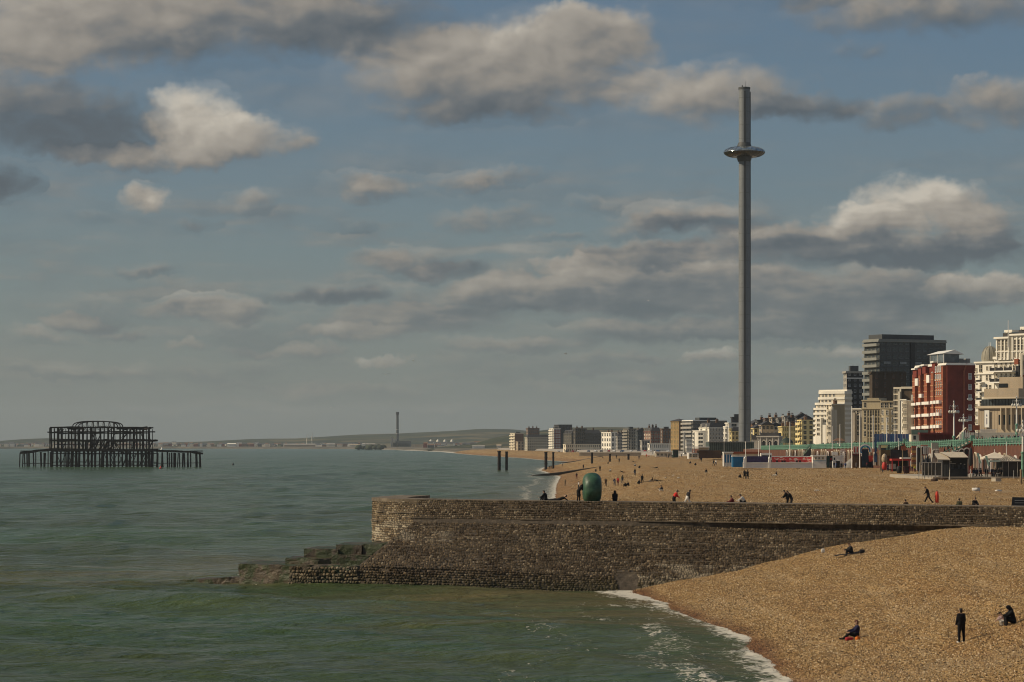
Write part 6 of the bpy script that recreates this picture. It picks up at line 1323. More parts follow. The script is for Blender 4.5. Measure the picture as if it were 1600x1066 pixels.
for a, b2, yt, yb in ((1435.5, 1444.5, 736, 749), (1461, 1462.4, 735, 748)):
    pr_.box('upright', steel, a - .25, a + .25, yt, yb, 0, .08); pr_.box('upright', steel, b2 - .25, b2 + .25, yt, yb, 0, .08); pr_.box('top_bar', steel, a, b2, yt, yt + .6, 0, .08)
pole('grey bollard post at the kerb in front of the black kiosk', 1483.7, 737, 748, 474, .16, pw); pole('short grey post at the kerb below the marquee', 1584, 738, 748, 474, .14, steel)
k = T('black restaurant kiosk with shelves under the beige canopy', 1473, 'kiosk', 'kiosk', 3); k.box('body', black, 1474, 1513, 718, 746, .8, 6); k.box('fascia', dark, 1483, 1513, 715, 719, .2, 1); k.box('shelf', steel, 1484.5, 1494, 724.3, 725.2, .5, .82); k.box('counter', dark, 1484, 1512, 733, 746, 0, .8)
for px in (1476, 1480, 1488, 1497.5, 1505): k.box('fridge_door', dgrey, px, px + 3.2, 726, 744, .7, .82)
for px, py in ((1485.5, 721), (1486, 723.5), (1501, 724), (1507, 725)): k.box('tray', steel, px, px + 2, py, py + 1.6, .5, .8)
k = T('large beige canvas canopy sloping over the black kiosk', 1463, 'canopy', 'canopy', 2); mb = MB(); x0, x1, x2 = k.x(1463.5), k.x(1483), k.x(1512)
mb.add([(x0, -1, k.z(717.5)), (x1, -1.2, k.z(718)), (x1, 5, k.z(708.5)), (x0 + .3, 5, k.z(708.5))], [(0, 1, 2, 3)]); mb.add([(x1, -.8, k.z(714.5)), (x2, -.8, k.z(714.5)), (x2, 5, k.z(706.5)), (x1 - 1, 5, k.z(706.5))], [(0, 1, 2, 3)])
mb.add([(x0, -1, k.z(719)), (x1, -1.2, k.z(719.2)), (x1, -1.2, k.z(718)), (x0, -1, k.z(717.5))], [(0, 1, 2, 3)]); mb.add([(x1, -.8, k.z(715.6)), (x2, -.8, k.z(715.6)), (x2, -.8, k.z(714.5)), (x1, -.8, k.z(714.5))], [(0, 1, 2, 3)]); mb.build('cloth', canvas_b, k.root)
for px in (1464, 1483, 1511.5): k.box('post', pw, px - .3, px + .3, 717, 746, -.8, -.7)
def parasol_closed(label, px, yt, yb, dY):
    k = T(label, px, 'parasol', 'parasol', dY); mb = MB(); mb.cone((0, 0, k.z(747)), (0, 0, k.z(yt)), .05, .05, 8); mb.build('pole', wood, k.root); mb = MB(); mb.lathe([(.16, 0), (.42, .4), (.40, 1.8), (.30, 3.0), (.12, k.z(yt + 1) - k.z(yb)), (0, k.z(yt) - k.z(yb))], 10, (0, 0, k.z(yb))); mb.build('cloth', black, k.root)
parasol_closed('tall closed black parasol in front of the brick staircase', 1516.5, 698.5, 728, 1); 
k = T('open cream square parasol behind the terrace tables', 1554, 'parasol', 'parasol', 7); mb = MB(); a_ = k.x(1554 + 21); zt_, ze = k.z(706.5), k.z(716); mb.add([(-a_, -a_, ze), (a_, -a_, ze), (a_, a_, ze), (-a_, a_, ze), (0, 0, zt_), (-a_, -a_, ze - .22), (a_, -a_, ze - .22), (a_, a_, ze - .22), (-a_, a_, ze - .22)], [(0, 1, 4), (1, 2, 4), (2, 3, 4), (3, 0, 4), (5, 6, 1, 0), (6, 7, 2, 1), (7, 8, 3, 2), (8, 5, 0, 3)]); mb.build('cloth', mat('cream canvas', (.62, .55, .44), .85, .06), k.root); mb = MB(); mb.cone((0, 0, k.z(747)), (0, 0, zt_ + .5), .06, .06, 8); mb.build('pole', wpaint, k.root)
k = T('grey ribbed marquee tent with closed side walls at the right edge', 1577, 'marquee', 'marquee', 2); cxm = k.x(1577); a0, a1 = k.x(1553), k.x(1614); ze = k.z(721); d_ = 6.5
mb = MB(); apex = (cxm + .1, d_ / 2, k.z(710.5)); cor = [(a0, 0), (a1, 0), (a1, d_), (a0, d_)]
for i in range(4):
    p0, p1 = cor[i], cor[(i + 1) % 4]
    for s_i in range(6):
        u0, u1 = s_i / 6, (s_i + 1) / 6; A_ = (p0[0] + (p1[0] - p0[0]) * u0, p0[1] + (p1[1] - p0[1]) * u0, ze); B_ = (p0[0] + (p1[0] - p0[0]) * u1, p0[1] + (p1[1] - p0[1]) * u1, ze)
        mA = tuple(apex[j] * .45 + A_[j] * .55 - (.32 if j == 2 else 0) for j in range(3)); mB = tuple(apex[j] * .45 + B_[j] * .55 - (.32 if j == 2 else 0) for j in range(3))
        mb.add([A_, B_, mB, mA, apex], [(0, 1, 2, 3), (3, 2, 4)])
mb.build('roof', canvas_g, k.root)
for px in (1559, 1564.5, 1570, 1575, 1581, 1588, 1596): mb = MB(); A_ = (k.x(px), -.03, ze); mA = tuple(apex[j] * .45 + A_[j] * .55 - (.29 if j == 2 else 0) for j in range(3)); mb.bar(A_, mA, .07); mb.bar(mA, apex, .07); mb.build('roof_seam', canvas_b, k.root)
mb = MB(); mb.cone((apex[0], apex[1], apex[2] - .2), (apex[0], apex[1], apex[2] + 2.4), .07, .05, 8); mb.build('mast', wpaint, k.root)
k.box('side_wall', mat('dark marquee cloth', (.050, .046, .040), .8, .3), 1567, 1614, 721, 746.5, .15, .2); k.box('side_wall', MATS['dark marquee cloth'], 1566.8, 1567.2, 721, 746.5, .2, 6.4)
for px in (1554, 1567, 1576, 1590, 1604): k.box('leg', pw, px - .3, px + .3, 721, 746.6, 0, .12)
k.box('valance', canvas_g, 1553, 1614, 720.6, 722, -.06, .02); k.box('pale_awning', mat('pale aqua awning', (.40, .50, .45), .7, .1), 1545, 1562, 719.5, 722, -.7, .6)
for px, yt, lab in ((1529, 709, 'slanted pale green scooter-like stand left of the cream parasol'), (1542, 713, 'slanted pale green stand in front of the cream parasol')):
    k = T(lab, px, 'banner_stand', 'banner', .5); mb = MB(); mb.add([(-.35, 0, k.z(yt)), (.05, 0, k.z(yt - 1)), (.50, 0, k.z(yt + 15)), (.22, 0, k.z(yt + 15.5)), (-.35, .08, k.z(yt)), (.05, .08, k.z(yt - 1)), (.50, .08, k.z(yt + 15)), (.22, .08, k.z(yt + 15.5))], [(3, 2, 1, 0), (4, 5, 6, 7), (0, 1, 5, 4), (1, 2, 6, 5), (2, 3, 7, 6), (3, 0, 4, 7)]); mb.build('cloth', mat('pale green cloth', (.30, .48, .40), .7, .12), k.root); mb = MB(); mb.bar((0, .1, k.z(747)), (0, .1, k.z(yt)), .07); mb.build('pole', steel, k.root)
# tables and chairs
for i, (px, dY) in enumerate(((1521, 2), (1527, 5), (1533, 2.5), (1539, 6), (1547, 3), (1553, 5), (1559, 2.5), (1562, 7))):
    k = T('small dark cafe table, %s from the left on the terrace right of the black kiosk' % ['first', 'second', 'third', 'fourth', 'fifth', 'sixth', 'seventh', 'eighth'][i], px, 'cafe_table', 'table', dY); k.root['group'] = 'cafe tables on the terrace'
    z_ = k.z(746.2 if dY < 4 else 745.5); mb = MB(); mb.cone((0, 0, z_ + .70), (0, 0, z_ + .74), .40, .40, 12); mb.build('top', dark if i % 3 else wpaint, k.root); mb = MB(); mb.cone((0, 0, z_), (0, 0, z_ + .7), .05, .05, 6); mb.cone((0, 0, z_), (0, 0, z_ + .03), .28, .28, 10); mb.build('stem', steel, k.root)
k = T('white bar stool in front of the closed black parasol', 1516.5, 'bar_stool', 'stool', -.6); z_ = k.z(746.4); mb = MB(); mb.cone((0, 0, z_ + .75), (0, 0, z_ + .82), .2, .2, 12); mb.build('seat', wpaint, k.root)
for a in (45, 135, 225, 315): mb = MB(); mb.bar((.12 * math.cos(R(a)), .12 * math.sin(R(a)), z_ + .76), (.24 * math.cos(R(a)), .24 * math.sin(R(a)), z_), .05); mb.build('leg', wpaint, k.root)
mb = MB(); mb.bar((0, .15, z_ + .8), (0, .18, z_ + 1.6), .10); mb.bar((-.25, .15, z_ + 1.2), (.3, .15, z_ + 1.2), .08); mb.build('back', wpaint, k.root)
k = F0('square concrete block with a lit left face on the shingle before the terrace', 1549, 448, 'concrete_block', 'block', 5.0, turn=35); mb = MB(); zt_ = wz(746.5, 448) - 5; mb.prism([(0, 0), (.85, -.1), (1.5, .8), (.7, 1.2)], -.3, zt_ * .94); mb.build('body', mat('pale block concrete', (.50, .45, .36), .9, .12, 1.0), k.root); mb = MB(); mb.prism([(-.08, -.06), (.88, -.17), (1.58, .82), (.7, 1.28)], zt_ * .94 + .002, zt_); mb.build('cap', MATS['pale block concrete'], k.root)
pole('weathered grey timber post on the shingle at the right edge', 1595.3, 736.5, 763, 430, .42, wood)

# upper promenade odds and ends
k = F0('long blue painted hoarding standing on the upper promenade', 1366, 690, 'hoarding', 'fence', prom_z(690)); 
for i in range(14): k.box('panel', mat('hoarding blue %d' % (i % 3), [(.06, .12, .25), (.07, .14, .28), (.12, .12, .23)][i % 3], .6, .2, .8), 1366.3 + i * 4.05, 1370.1 + i * 4.05, 678.3, 693, .02 * (i % 2), .1)
for i in range(5): k.box('post', steel, 1368 + i * 13, 1368.7 + i * 13, 676.5, 694, .1, .25)
k = F0('dark red long shelter with flat roof in front of the red brick hotel', 1437, 622, 'shelter', 'shelter', prom_z(622)); k.box('roof', mat('shelter dark red', (.13, .02, .018), .6, .2), 1437, 1488, 676, 679, -.4, 3); k.box('back_wall', MATS['shelter dark red'], 1438, 1487, 679, 694, 1.5, 1.7)
for px in (1438, 1450, 1463, 1475, 1487): k.box('post', MATS['shelter dark red'], px - .4, px + .4, 679, 695, -.2, .1)
k = F0('pale low building with green sign between the hoarding and the shelter', 1424, 660, 'low_building', 'building', prom_z(660)); k.box('wall', cream, 1424, 1438, 679, 694, 0, 4); k.box('sign', mat('dull green sign', (.14, .19, .15), .7, .2), 1424, 1450, 672, 679, -.2, .1); k.box('window', glz, 1427, 1431, 681, 687, -.05, .02)
k = F0('white fabric gazebo frame on the upper promenade right of the tall lamp', 1497, 600, 'gazebo', 'gazebo', prom_z(600))
for i in range(7): mb = MB(); a = k.x(1497 + i * 3.2); mb.bar((a, 0, 0), (a + .35, 0, k.z(672 + abs(i - 3) * 1.5)), .10); mb.build('rib', wpaint, k.root)
mb = MB(); mb.add([(k.x(1496), 0, k.z(684)), (k.x(1510), 0, k.z(668)), (k.x(1510), 2, k.z(668)), (k.x(1496), 2, k.z(684))], [(0, 1, 2, 3)]); mb.add([(k.x(1510), 0, k.z(668)), (k.x(1521), 0, k.z(682)), (k.x(1521), 2, k.z(682)), (k.x(1510), 2, k.z(668))], [(0, 1, 2, 3)]); mb.build('roof', canvas_b, k.root)
k = F0('rust orange square sign board on the upper promenade by the hall', 1520.5, 600, 'sign_board', 'sign', prom_z(600)); k.box('board', orangeb, 1520.5, 1531, 664.5, 672, 0, .12); k.box('post', dark, 1522, 1522.8, 672, 688, .02, .1); k.box('post', dark, 1529, 1529.8, 672, 688, .02, .1)
k = F0('pale wall and steps along the front of the concrete hall', 1500, 640, 'forecourt_wall', 'wall', prom_z(640)); k.box('wall', cream, 1500, 1625, 676, 690, 0, .6)
for i in range(16): k.box('baluster', wpaint, 1532 + i * 1.6, 1532.6 + i * 1.6, 672, 676.2, .1, .35)
k.box('rail', wpaint, 1531, 1558, 671.2, 672.2, .05, .4)
k = F0('brown pitched timber shelter roof before the tan gable wall', 1304, 790, 'timber_shelter', 'shelter', prom_z(790)); mb = MB(); mb.add([(k.x(1303), 0, k.z(689)), (k.x(1321), 0, k.z(689)), (k.x(1316), 1, k.z(685)), (k.x(1308), 1, k.z(685)), (k.x(1303), 4, k.z(689)), (k.x(1321), 4, k.z(689))], [(0, 1, 2, 3), (0, 3, 4), (1, 5, 2), (3, 2, 5, 4)]); mb.build('roof', brownb, k.root)
for px in (1305, 1312, 1319): k.box('post', wood, px - .3, px + .3, 689, 695, .2, .4)
k = F0('dark green domed bandstand roof left of the flagpole by the yellow terrace', 1229, 1000, 'bandstand', 'shelter', 9.5); mb = MB(); mb.lathe([(2.6, 0), (2.4, .5), (1.4, 1.4), (.3, 2.0), (0, 2.6)], 12, (0, 0, k.z(692))); mb.build('roof', mat('dark green roof', (.03, .045, .035), .6, .3), k.root)
for a in range(0, 360, 45): mb = MB(); mb.cone((2.3 * math.cos(R(a)), 2.3 * math.sin(R(a)), -2), (2.3 * math.cos(R(a)), 2.3 * math.sin(R(a)), k.z(692)), .12, .12, 6); mb.build('column', green, k.root)
# by the tower foot
k = F0('green glazed box building and railings round the foot of the tower', 1108, 1090, 'tower_base_hall', 'building', 6.5); k.box('wall', mat('green grey glazing', (.055, .075, .062), .3, .5, .6), 1108, 1178, 691, 712, 0, 20); k.box('roof_edge', steel, 1107, 1179, 690, 691.2, -.4, 20.4)
for i in range(24): k.box('mullion', mat('pale green mullion', (.16, .20, .17), .5, .2), 1109 + i * 2.9, 1109.5 + i * 2.9, 690.6, 712, -.2, .02)
k = F0('brown timber decked cafe building left of the tower foot', 1092, 1040, 'cafe', 'building', 5.5); k.box('wall', mat('cafe timber', (.10, .06, .035), .8, .3, .5), 1092, 1127, 704, 716, 0, 10); k.box('roof', wpaint, 1073, 1108, 698, 699.4, -2, 10); k.box('upper_floor', grey, 1094, 1108, 699.4, 704, .5, 9); k.box('band', wpaint, 1094, 1108, 701.2, 702.4, .4, .55); k.box('wing', wpaint, 1076, 1092, 708, 717, .5, 8)
k.wins([1079, 1084, 1088], [712], .8, 1.2)
k = F0('far white seafront shelters along the top of the beach', 1025, 1250, 'shelter', 'shelter', 5.0); k.box('wall', cream, 1024, 1050, 707, 714, 0, 5); k.box('roof', wpaint, 1023, 1052, 705.6, 707.1, -.6, 5.5); k.wins([1028, 1034, 1040, 1046], [710.5], 1.0, .9)
k = F0('dark green kiosk on the far seafront below the brick tower', 1052, 1200, 'kiosk', 'kiosk', 5.0); k.box('wall', mat('bottle green paint', (.015, .04, .03), .5, .3), 1052, 1060, 704, 715, 0, 5); k.box('roof', dgrey, 1051, 1061, 702.5, 704.1, -.5, 5.5); k.box('hatch', black, 1053, 1057, 707, 711, -.05, .02)
k = F0('long pale low sea wall at the back of the far beach', 905, 1560, 'low_wall', 'wall', 4.0); k.box('wall', mat('pale sea wall', (.50, .42, .30), .85, .15, .2), 905, 1002, 707.5, 712.5, 0, 2); k.box('coping', cream, 905, 1002, 706.7, 707.6, -.3, 2.2)

# traffic on the far seafront
rgc = random.Random(5)
cbody = [mat('car paint %d' % i, c_, .3, .05, .5, .6) for i, c_ in enumerate([(.5, .5, .5), (.05, .05, .06), (.25, .02, .02), (.62, .60, .56), (.04, .07, .14)])]
def car_mesh(m_):
    mb = MB(); pr = [(-2.1, .35), (-2.1, .85), (-1.3, .95), (-.8, 1.42), (.9, 1.45), (1.5, .98), (2.1, .85), (2.15, .35)]
    n = len(pr); vs = [(x_, -.85, z_) for x_, z_ in pr] + [(x_, .85, z_) for x_, z_ in pr]
    mb.add(vs, [tuple(range(n))[::-1], tuple(range(n, 2 * n))] + [(i, (i + 1) % n, n + (i + 1) % n, n + i) for i in range(n)], 0)
    mb.add([(-1.15, -.86, .98), (1.3, -.86, .98), (.8, -.86, 1.38), (-.75, -.86, 1.36)], [(0, 1, 2, 3)], 1); mb.add([(-1.15, .86, .98), (1.3, .86, .98), (.8, .86, 1.38), (-.75, .86, 1.36)], [(3, 2, 1, 0)], 1)
    return mb.mesh('body', [m_, glz])
cmesh = [car_mesh(m_) for m_ in cbody]
mb = MB(); mb.cone((0, -.1, 0), (0, .1, 0), .33, .33, 12); whl = mb.mesh('wheel', [dark])
for i in range(16):
    px = 872 + i * 11.3 + rgc.uniform(-3, 3); Y_ = float(np.interp(px, [860, 960, 1060], [2300, 1850, 1560]))
    t_ = thing('parked_car', 'small car among the distant line of traffic on the far seafront road', 'car', (wx(px, Y_), Y_, wz(706, Y_) - .3), R(90 + rgc.uniform(-25, 25)), 'cars on the far seafront road')
    link('body', cmesh[i % 5], t_)
    for x_ in (-1.3, 1.35):
        for y_ in (-.8, .8): link('wheel', whl, t_, (x_, y_, .33))

# ------------------------------------------------------------------ the harbour on the horizon
FY = 6950.0
def far_z(py): return wz(py, FY)
pc = thing('power_station', 'tall dark power station chimney with its block on the far shore', 'power station', (wx(621, FY), FY, 1)); k_ = FY / F
mb = MB(); mb.cone((0, 0, 0), (0, 0, far_z(645) - 1), 3.9, 3.2, 16); mb.build('chimney', mat('dark chimney', (.05, .055, .055), .7, .2, .05), pc)
mb = MB(); mb.cone((0, 0, far_z(648) - 1), (0, 0, far_z(644) - 1), 4.3, 4.3, 16); mb.build('chimney_crown', dark, pc)
for py in (672, 678): mb = MB(); mb.cone((0, 0, far_z(py) - 1), (0, 0, far_z(py - 1) - 1), 4.7, 4.7, 12); mb.build('platform', steel, pc)
for a, b2, yt, m_ in ((614, 620, 686, grey), (618, 642, 689, dgrey), (612, 622, 692, cream), (623, 640, 693, dgrey), (611, 613.5, 683, grey)): mb = MB(); mb.box((a - 621) * k_, (b2 - 621) * k_, -12, 12, -1, far_z(yt) - 1); mb.build('block', m_, pc)
dt = thing('tank_works', 'long pale works building with four white domes on the far shore', 'factory', (wx(690, 6300), 6300, 2)); k_ = 6300 / F
mb = MB(); mb.box((666 - 690) * k_, (716 - 690) * k_, 0, 30, -2, wz(690.5, 6300) - 2); mb.build('hall', mat('pale works wall', (.40, .37, .32), .8, .1, .02), dt)
for px in (673, 684, 695, 706): mb = MB(); mb.lathe([(3.4, 0), (3.4, 2.2), (2.6, 4.4), (1.2, 5.4), (0, 5.6)], 14, ((px - 690) * k_, 10, wz(690.5, 6300) - 2)); mb.build('dome', white, dt)
for px in range(668, 716, 4): mb = MB(); mb.box((px - 690) * k_, (px + 1.2 - 690) * k_, -.6, .1, -1, wz(694.5, 6300) - 2); mb.build('bay', dgrey, dt)
for a, b2 in ((643, 650), (650.5, 664)): mb = MB(); mb.box((a - 690) * k_, (b2 - 690) * k_, 0, 25, -2, wz(694.5, 6300) - 2); mb.build('shed', tan_, dt)
for px, yt in ((479.5, 685), (487.5, 682)):
    t_ = thing('wind_turbine', 'small white wind turbine on the far shore, %s of the pair' % ('left' if px < 485 else 'right and taller'), 'wind turbine', (wx(px, FY), FY, 1), 0, 'far wind turbines'); h_ = far_z(yt) - 1
    mb = MB(); mb.cone((0, 0, 0), (0, 0, h_), 1.2, .7, 8); mb.build('mast', white, t_); mb = MB(); mb.box(-1, 1, -2, 1.5, h_, h_ + 1.4); mb.build('nacelle', white, t_)
    for a in (15, 135, 255): mb = MB(); mb.bar((0, -2.2, h_ + .7), (9 * math.sin(R(a)), -2.2, h_ + .7 + 9 * math.cos(R(a))), 1.0, .4); mb.build('blade', white, t_)
rgf = random.Random(12)
def far_shed(label, a, b2, yt, Y, m_, roofm=None):
    t_ = thing('far_shed', label, 'warehouse', (wx(a, Y), Y, 1.5), 0, 'sheds on the far harbour shore'); w_ = (b2 - a) * Y / F; h_ = max(2.5, wz(yt, Y) - 1.5)
    mb = MB(); mb.box(0, w_, 0, 20, -2, h_ * .8); mb.build('wall', m_, t_); mb = MB(); mb.add([(-.5, -.5, h_ * .8), (w_ + .5, -.5, h_ * .8), (w_ + .5, 20.5, h_ * .8), (-.5, 20.5, h_ * .8), (-.5, 10, h_), (w_ + .5, 10, h_)], [(0, 1, 5, 4), (2, 3, 4, 5), (0, 4, 3), (1, 2, 5)]); mb.build('roof', roofm or grey, t_)
far_shed('longest low tan harbour shed under the wind turbines', 444, 492, 693.5, 6900, tan_, grey); far_shed('pale harbour shed right of the wind turbines', 510, 523, 693, 6900, cream); far_shed('low pale shed left of the power station', 546, 562, 694, 6900, cream, tan_)
far_shed('white box shed close left of the power station', 566, 570, 692.5, 6850, white); far_shed('flat dark shed left of the power station', 571, 586, 693, 6880, dgrey); far_shed('white low shed left of the power station foot', 582, 598, 695.2, 6800, white); far_shed('white shed on the far left shore of the harbour strip', 355, 368, 692.5, 6950, white, white)
far_shed('cream cottage-like shed at the end of the far beach', 776, 783, 694.5, 4200, cream, tan_); far_shed('long white far shed behind the beach end', 738, 757, 696, 4600, white, grey)
# scattered far houses, too small to tell apart: one mass
mb = MB(); fm = [white, cream, brownb, dgrey, redb]
for i in range(900):
    px = rgf.uniform(-250, 800); Y = rgf.uniform(7080, 7600) if px < 600 else rgf.uniform(5200, 6600)
    if px > 560 and px < 660: continue
    w_ = rgf.uniform(4, 15); h_ = rgf.uniform(4.5, 10) + (3 if rgf.random() < .1 else 0); X = wx(px, Y); z_ = 3.6
    mb.box(X, X + w_, Y, Y + 10, z_, z_ + h_, rgf.choice((0, 0, 1, 1, 2, 3, 4))); mb.add([(X, Y, z_ + h_), (X + w_, Y, z_ + h_), (X + w_, Y + 10, z_ + h_), (X, Y + 10, z_ + h_), (X, Y + 5, z_ + h_ + 2.5), (X + w_, Y + 5, z_ + h_ + 2.5)], [(0, 1, 5, 4), (2, 3, 4, 5), (0, 4, 3), (1, 2, 5)], rgf.choice((2, 3, 3)))
tag(mb.build('far_houses', fm), kind='stuff', label='scatter of tiny far houses along the harbour shore', cat='houses')
# dark trees and hedges on the plain
mb = MB()
for i in range(1500):
    px = rgf.uniform(-300, 900)
    if 600 < px < 725: continue
    Y = rgf.uniform(7150, 8300) if px < 560 else rgf.uniform(5000, 6500); r_ = rgf.uniform(4, 9); X = wx(px, Y)
    pts = [(0, 0), (r_ * .9, r_ * .25), (r_, r_ * .6), (r_ * .6, r_ * 1.1), (0, r_ * 1.3)]; mb.lathe(pts, 6, (X, Y, .5))
tag(mb.build('far_trees', mat('far tree foliage', (.035, .045, .025), .95, .4, .05)), kind='stuff', label='dark scrub and trees along the far shore', cat='trees')

# buoys and gulls
for px, py, m_, lab in ((251, 732, redp, 'small red buoy floating right of the pier ruin'), (364, 727, dark, 'small dark buoy on the sea right of the pier ruin'), (253, 703, wpaint, 'small white sailing dinghy beyond the pier ruin')):
    Y = CAMZ * F / (py - HOR); s_ = Y / 1250.0
    t_ = thing('buoy' if 'buoy' in lab else 'dinghy', lab, 'buoy' if 'buoy' in lab else 'boat', (wx(px, Y), Y, 0)); mb = MB(); mb.lathe([(0, -.4), (.6, -.2), (.7, .2), (.35, .5), (.15, 1.2), (0, 1.25)], 10, (0, 0, 0)); o = mb.build('float', m_, t_); o.scale = (s_, s_, s_)
    mb = MB(); mb.cone((0, 0, 1.0), (0, 0, 1.9), .07, .05, 6); o = mb.build('staff', dark, t_); o.scale = (s_, s_, s_)
gm = mat('gull white', (.55, .54, .50), .8, .1); gd = mat('gull grey', (.22, .22, .22), .8, .1)
for i, (px, py, Y, sp) in enumerate(((603, 585, 420, .7), (646, 563, 520, -.5), (884, 553, 500, .4), (517, 637, 430, .6), (1013, 470, 600, -.3))):
    t_ = thing('gull', ['white gull low over the sea left of centre', 'dark gull above the white gull left of centre', 'gull against the clouds left of the tower', 'lowest gull, just above the horizon', 'highest gull, in the clouds left of the tower'][i], 'gull', (wx(px, Y), Y, wz(py, Y)), R(60 * i), 'gulls in the sky')
    mb = MB(); mb.lathe([(0, -.28), (.06, -.18), (.085, 0), (.05, .16), (0, .24)], 8); o = mb.build('body', gm, t_); o.rotation_euler = (R(90), 0, 0)
    for s_ in (-1, 1):
        mb = MB(); mb.add([(0, .08, .02), (0, -.08, .02), (s_ * .32, -.04, .16 * sp + .06), (s_ * .32, .10, .16 * sp + .06), (s_ * .72, -.12, .04), (s_ * .6, .03, .05), (0, .06, 0), (0, -.06, 0), (s_ * .32, -.03, .16 * sp + .045)], [(0, 1, 2, 3), (3, 2, 4, 5), (6, 8, 7)]); mb.build('wing', gd, t_)
    mb = MB(); mb.add([(-.03, -.2, 0), (.03, -.2, 0), (.08, -.38, 0), (-.08, -.38, 0)], [(0, 1, 2, 3)]); mb.build('tail', gm, t_)

# ------------------------------------------------------------------ people
CL = {}
def cloth(name, col): return mat('cloth ' + name, col, .85, .15, 3.0, .2)
C_black = cloth('black', (.008, .008, .010)); C_navy = cloth('navy', (.016, .016, .048)); C_char = cloth('charcoal', (.025, .025, .028)); C_red = cloth('red', (.50, .035, .03)); C_white = cloth('white', (.62, .60, .56))
C_grey = cloth('grey', (.16, .16, .16)); C_jean = cloth('denim', (.03, .045, .085)); C_pink = cloth('pale pink', (.45, .33, .33)); C_brown = cloth('brown', (.07, .045, .03)); C_olive = cloth('olive', (.06, .06, .035)); C_yel = cloth('high visibility yellow', (.55, .60, .05)); C_maroon = cloth('maroon', (.12, .02, .025)); C_blue = cloth('blue', (.05, .09, .22)); C_tan = cloth('tan', (.28, .21, .13))
SKIN = mat('skin', (.42, .26, .18), .6, .06, 4.0); SKIN2 = mat('darker skin', (.16, .09, .06), .6, .06, 4.0)
HAIR = {'dark': mat('dark hair', (.014, .010, .008), .6, .3, 6.0), 'brown': mat('brown hair', (.055, .028, .016), .6, .3, 6.0), 'auburn': mat('auburn hair', (.10, .028, .018), .6, .3, 6.0), 'fair': mat('fair hair', (.25, .17, .08), .6, .3, 6.0), 'grey': mat('grey hair', (.28, .27, .26), .6, .2, 6.0)}
SHOE = mat('dark shoe', (.015, .014, .014), .6, .2); SHOEW = mat('white shoe', (.6, .58, .54), .6, .1)
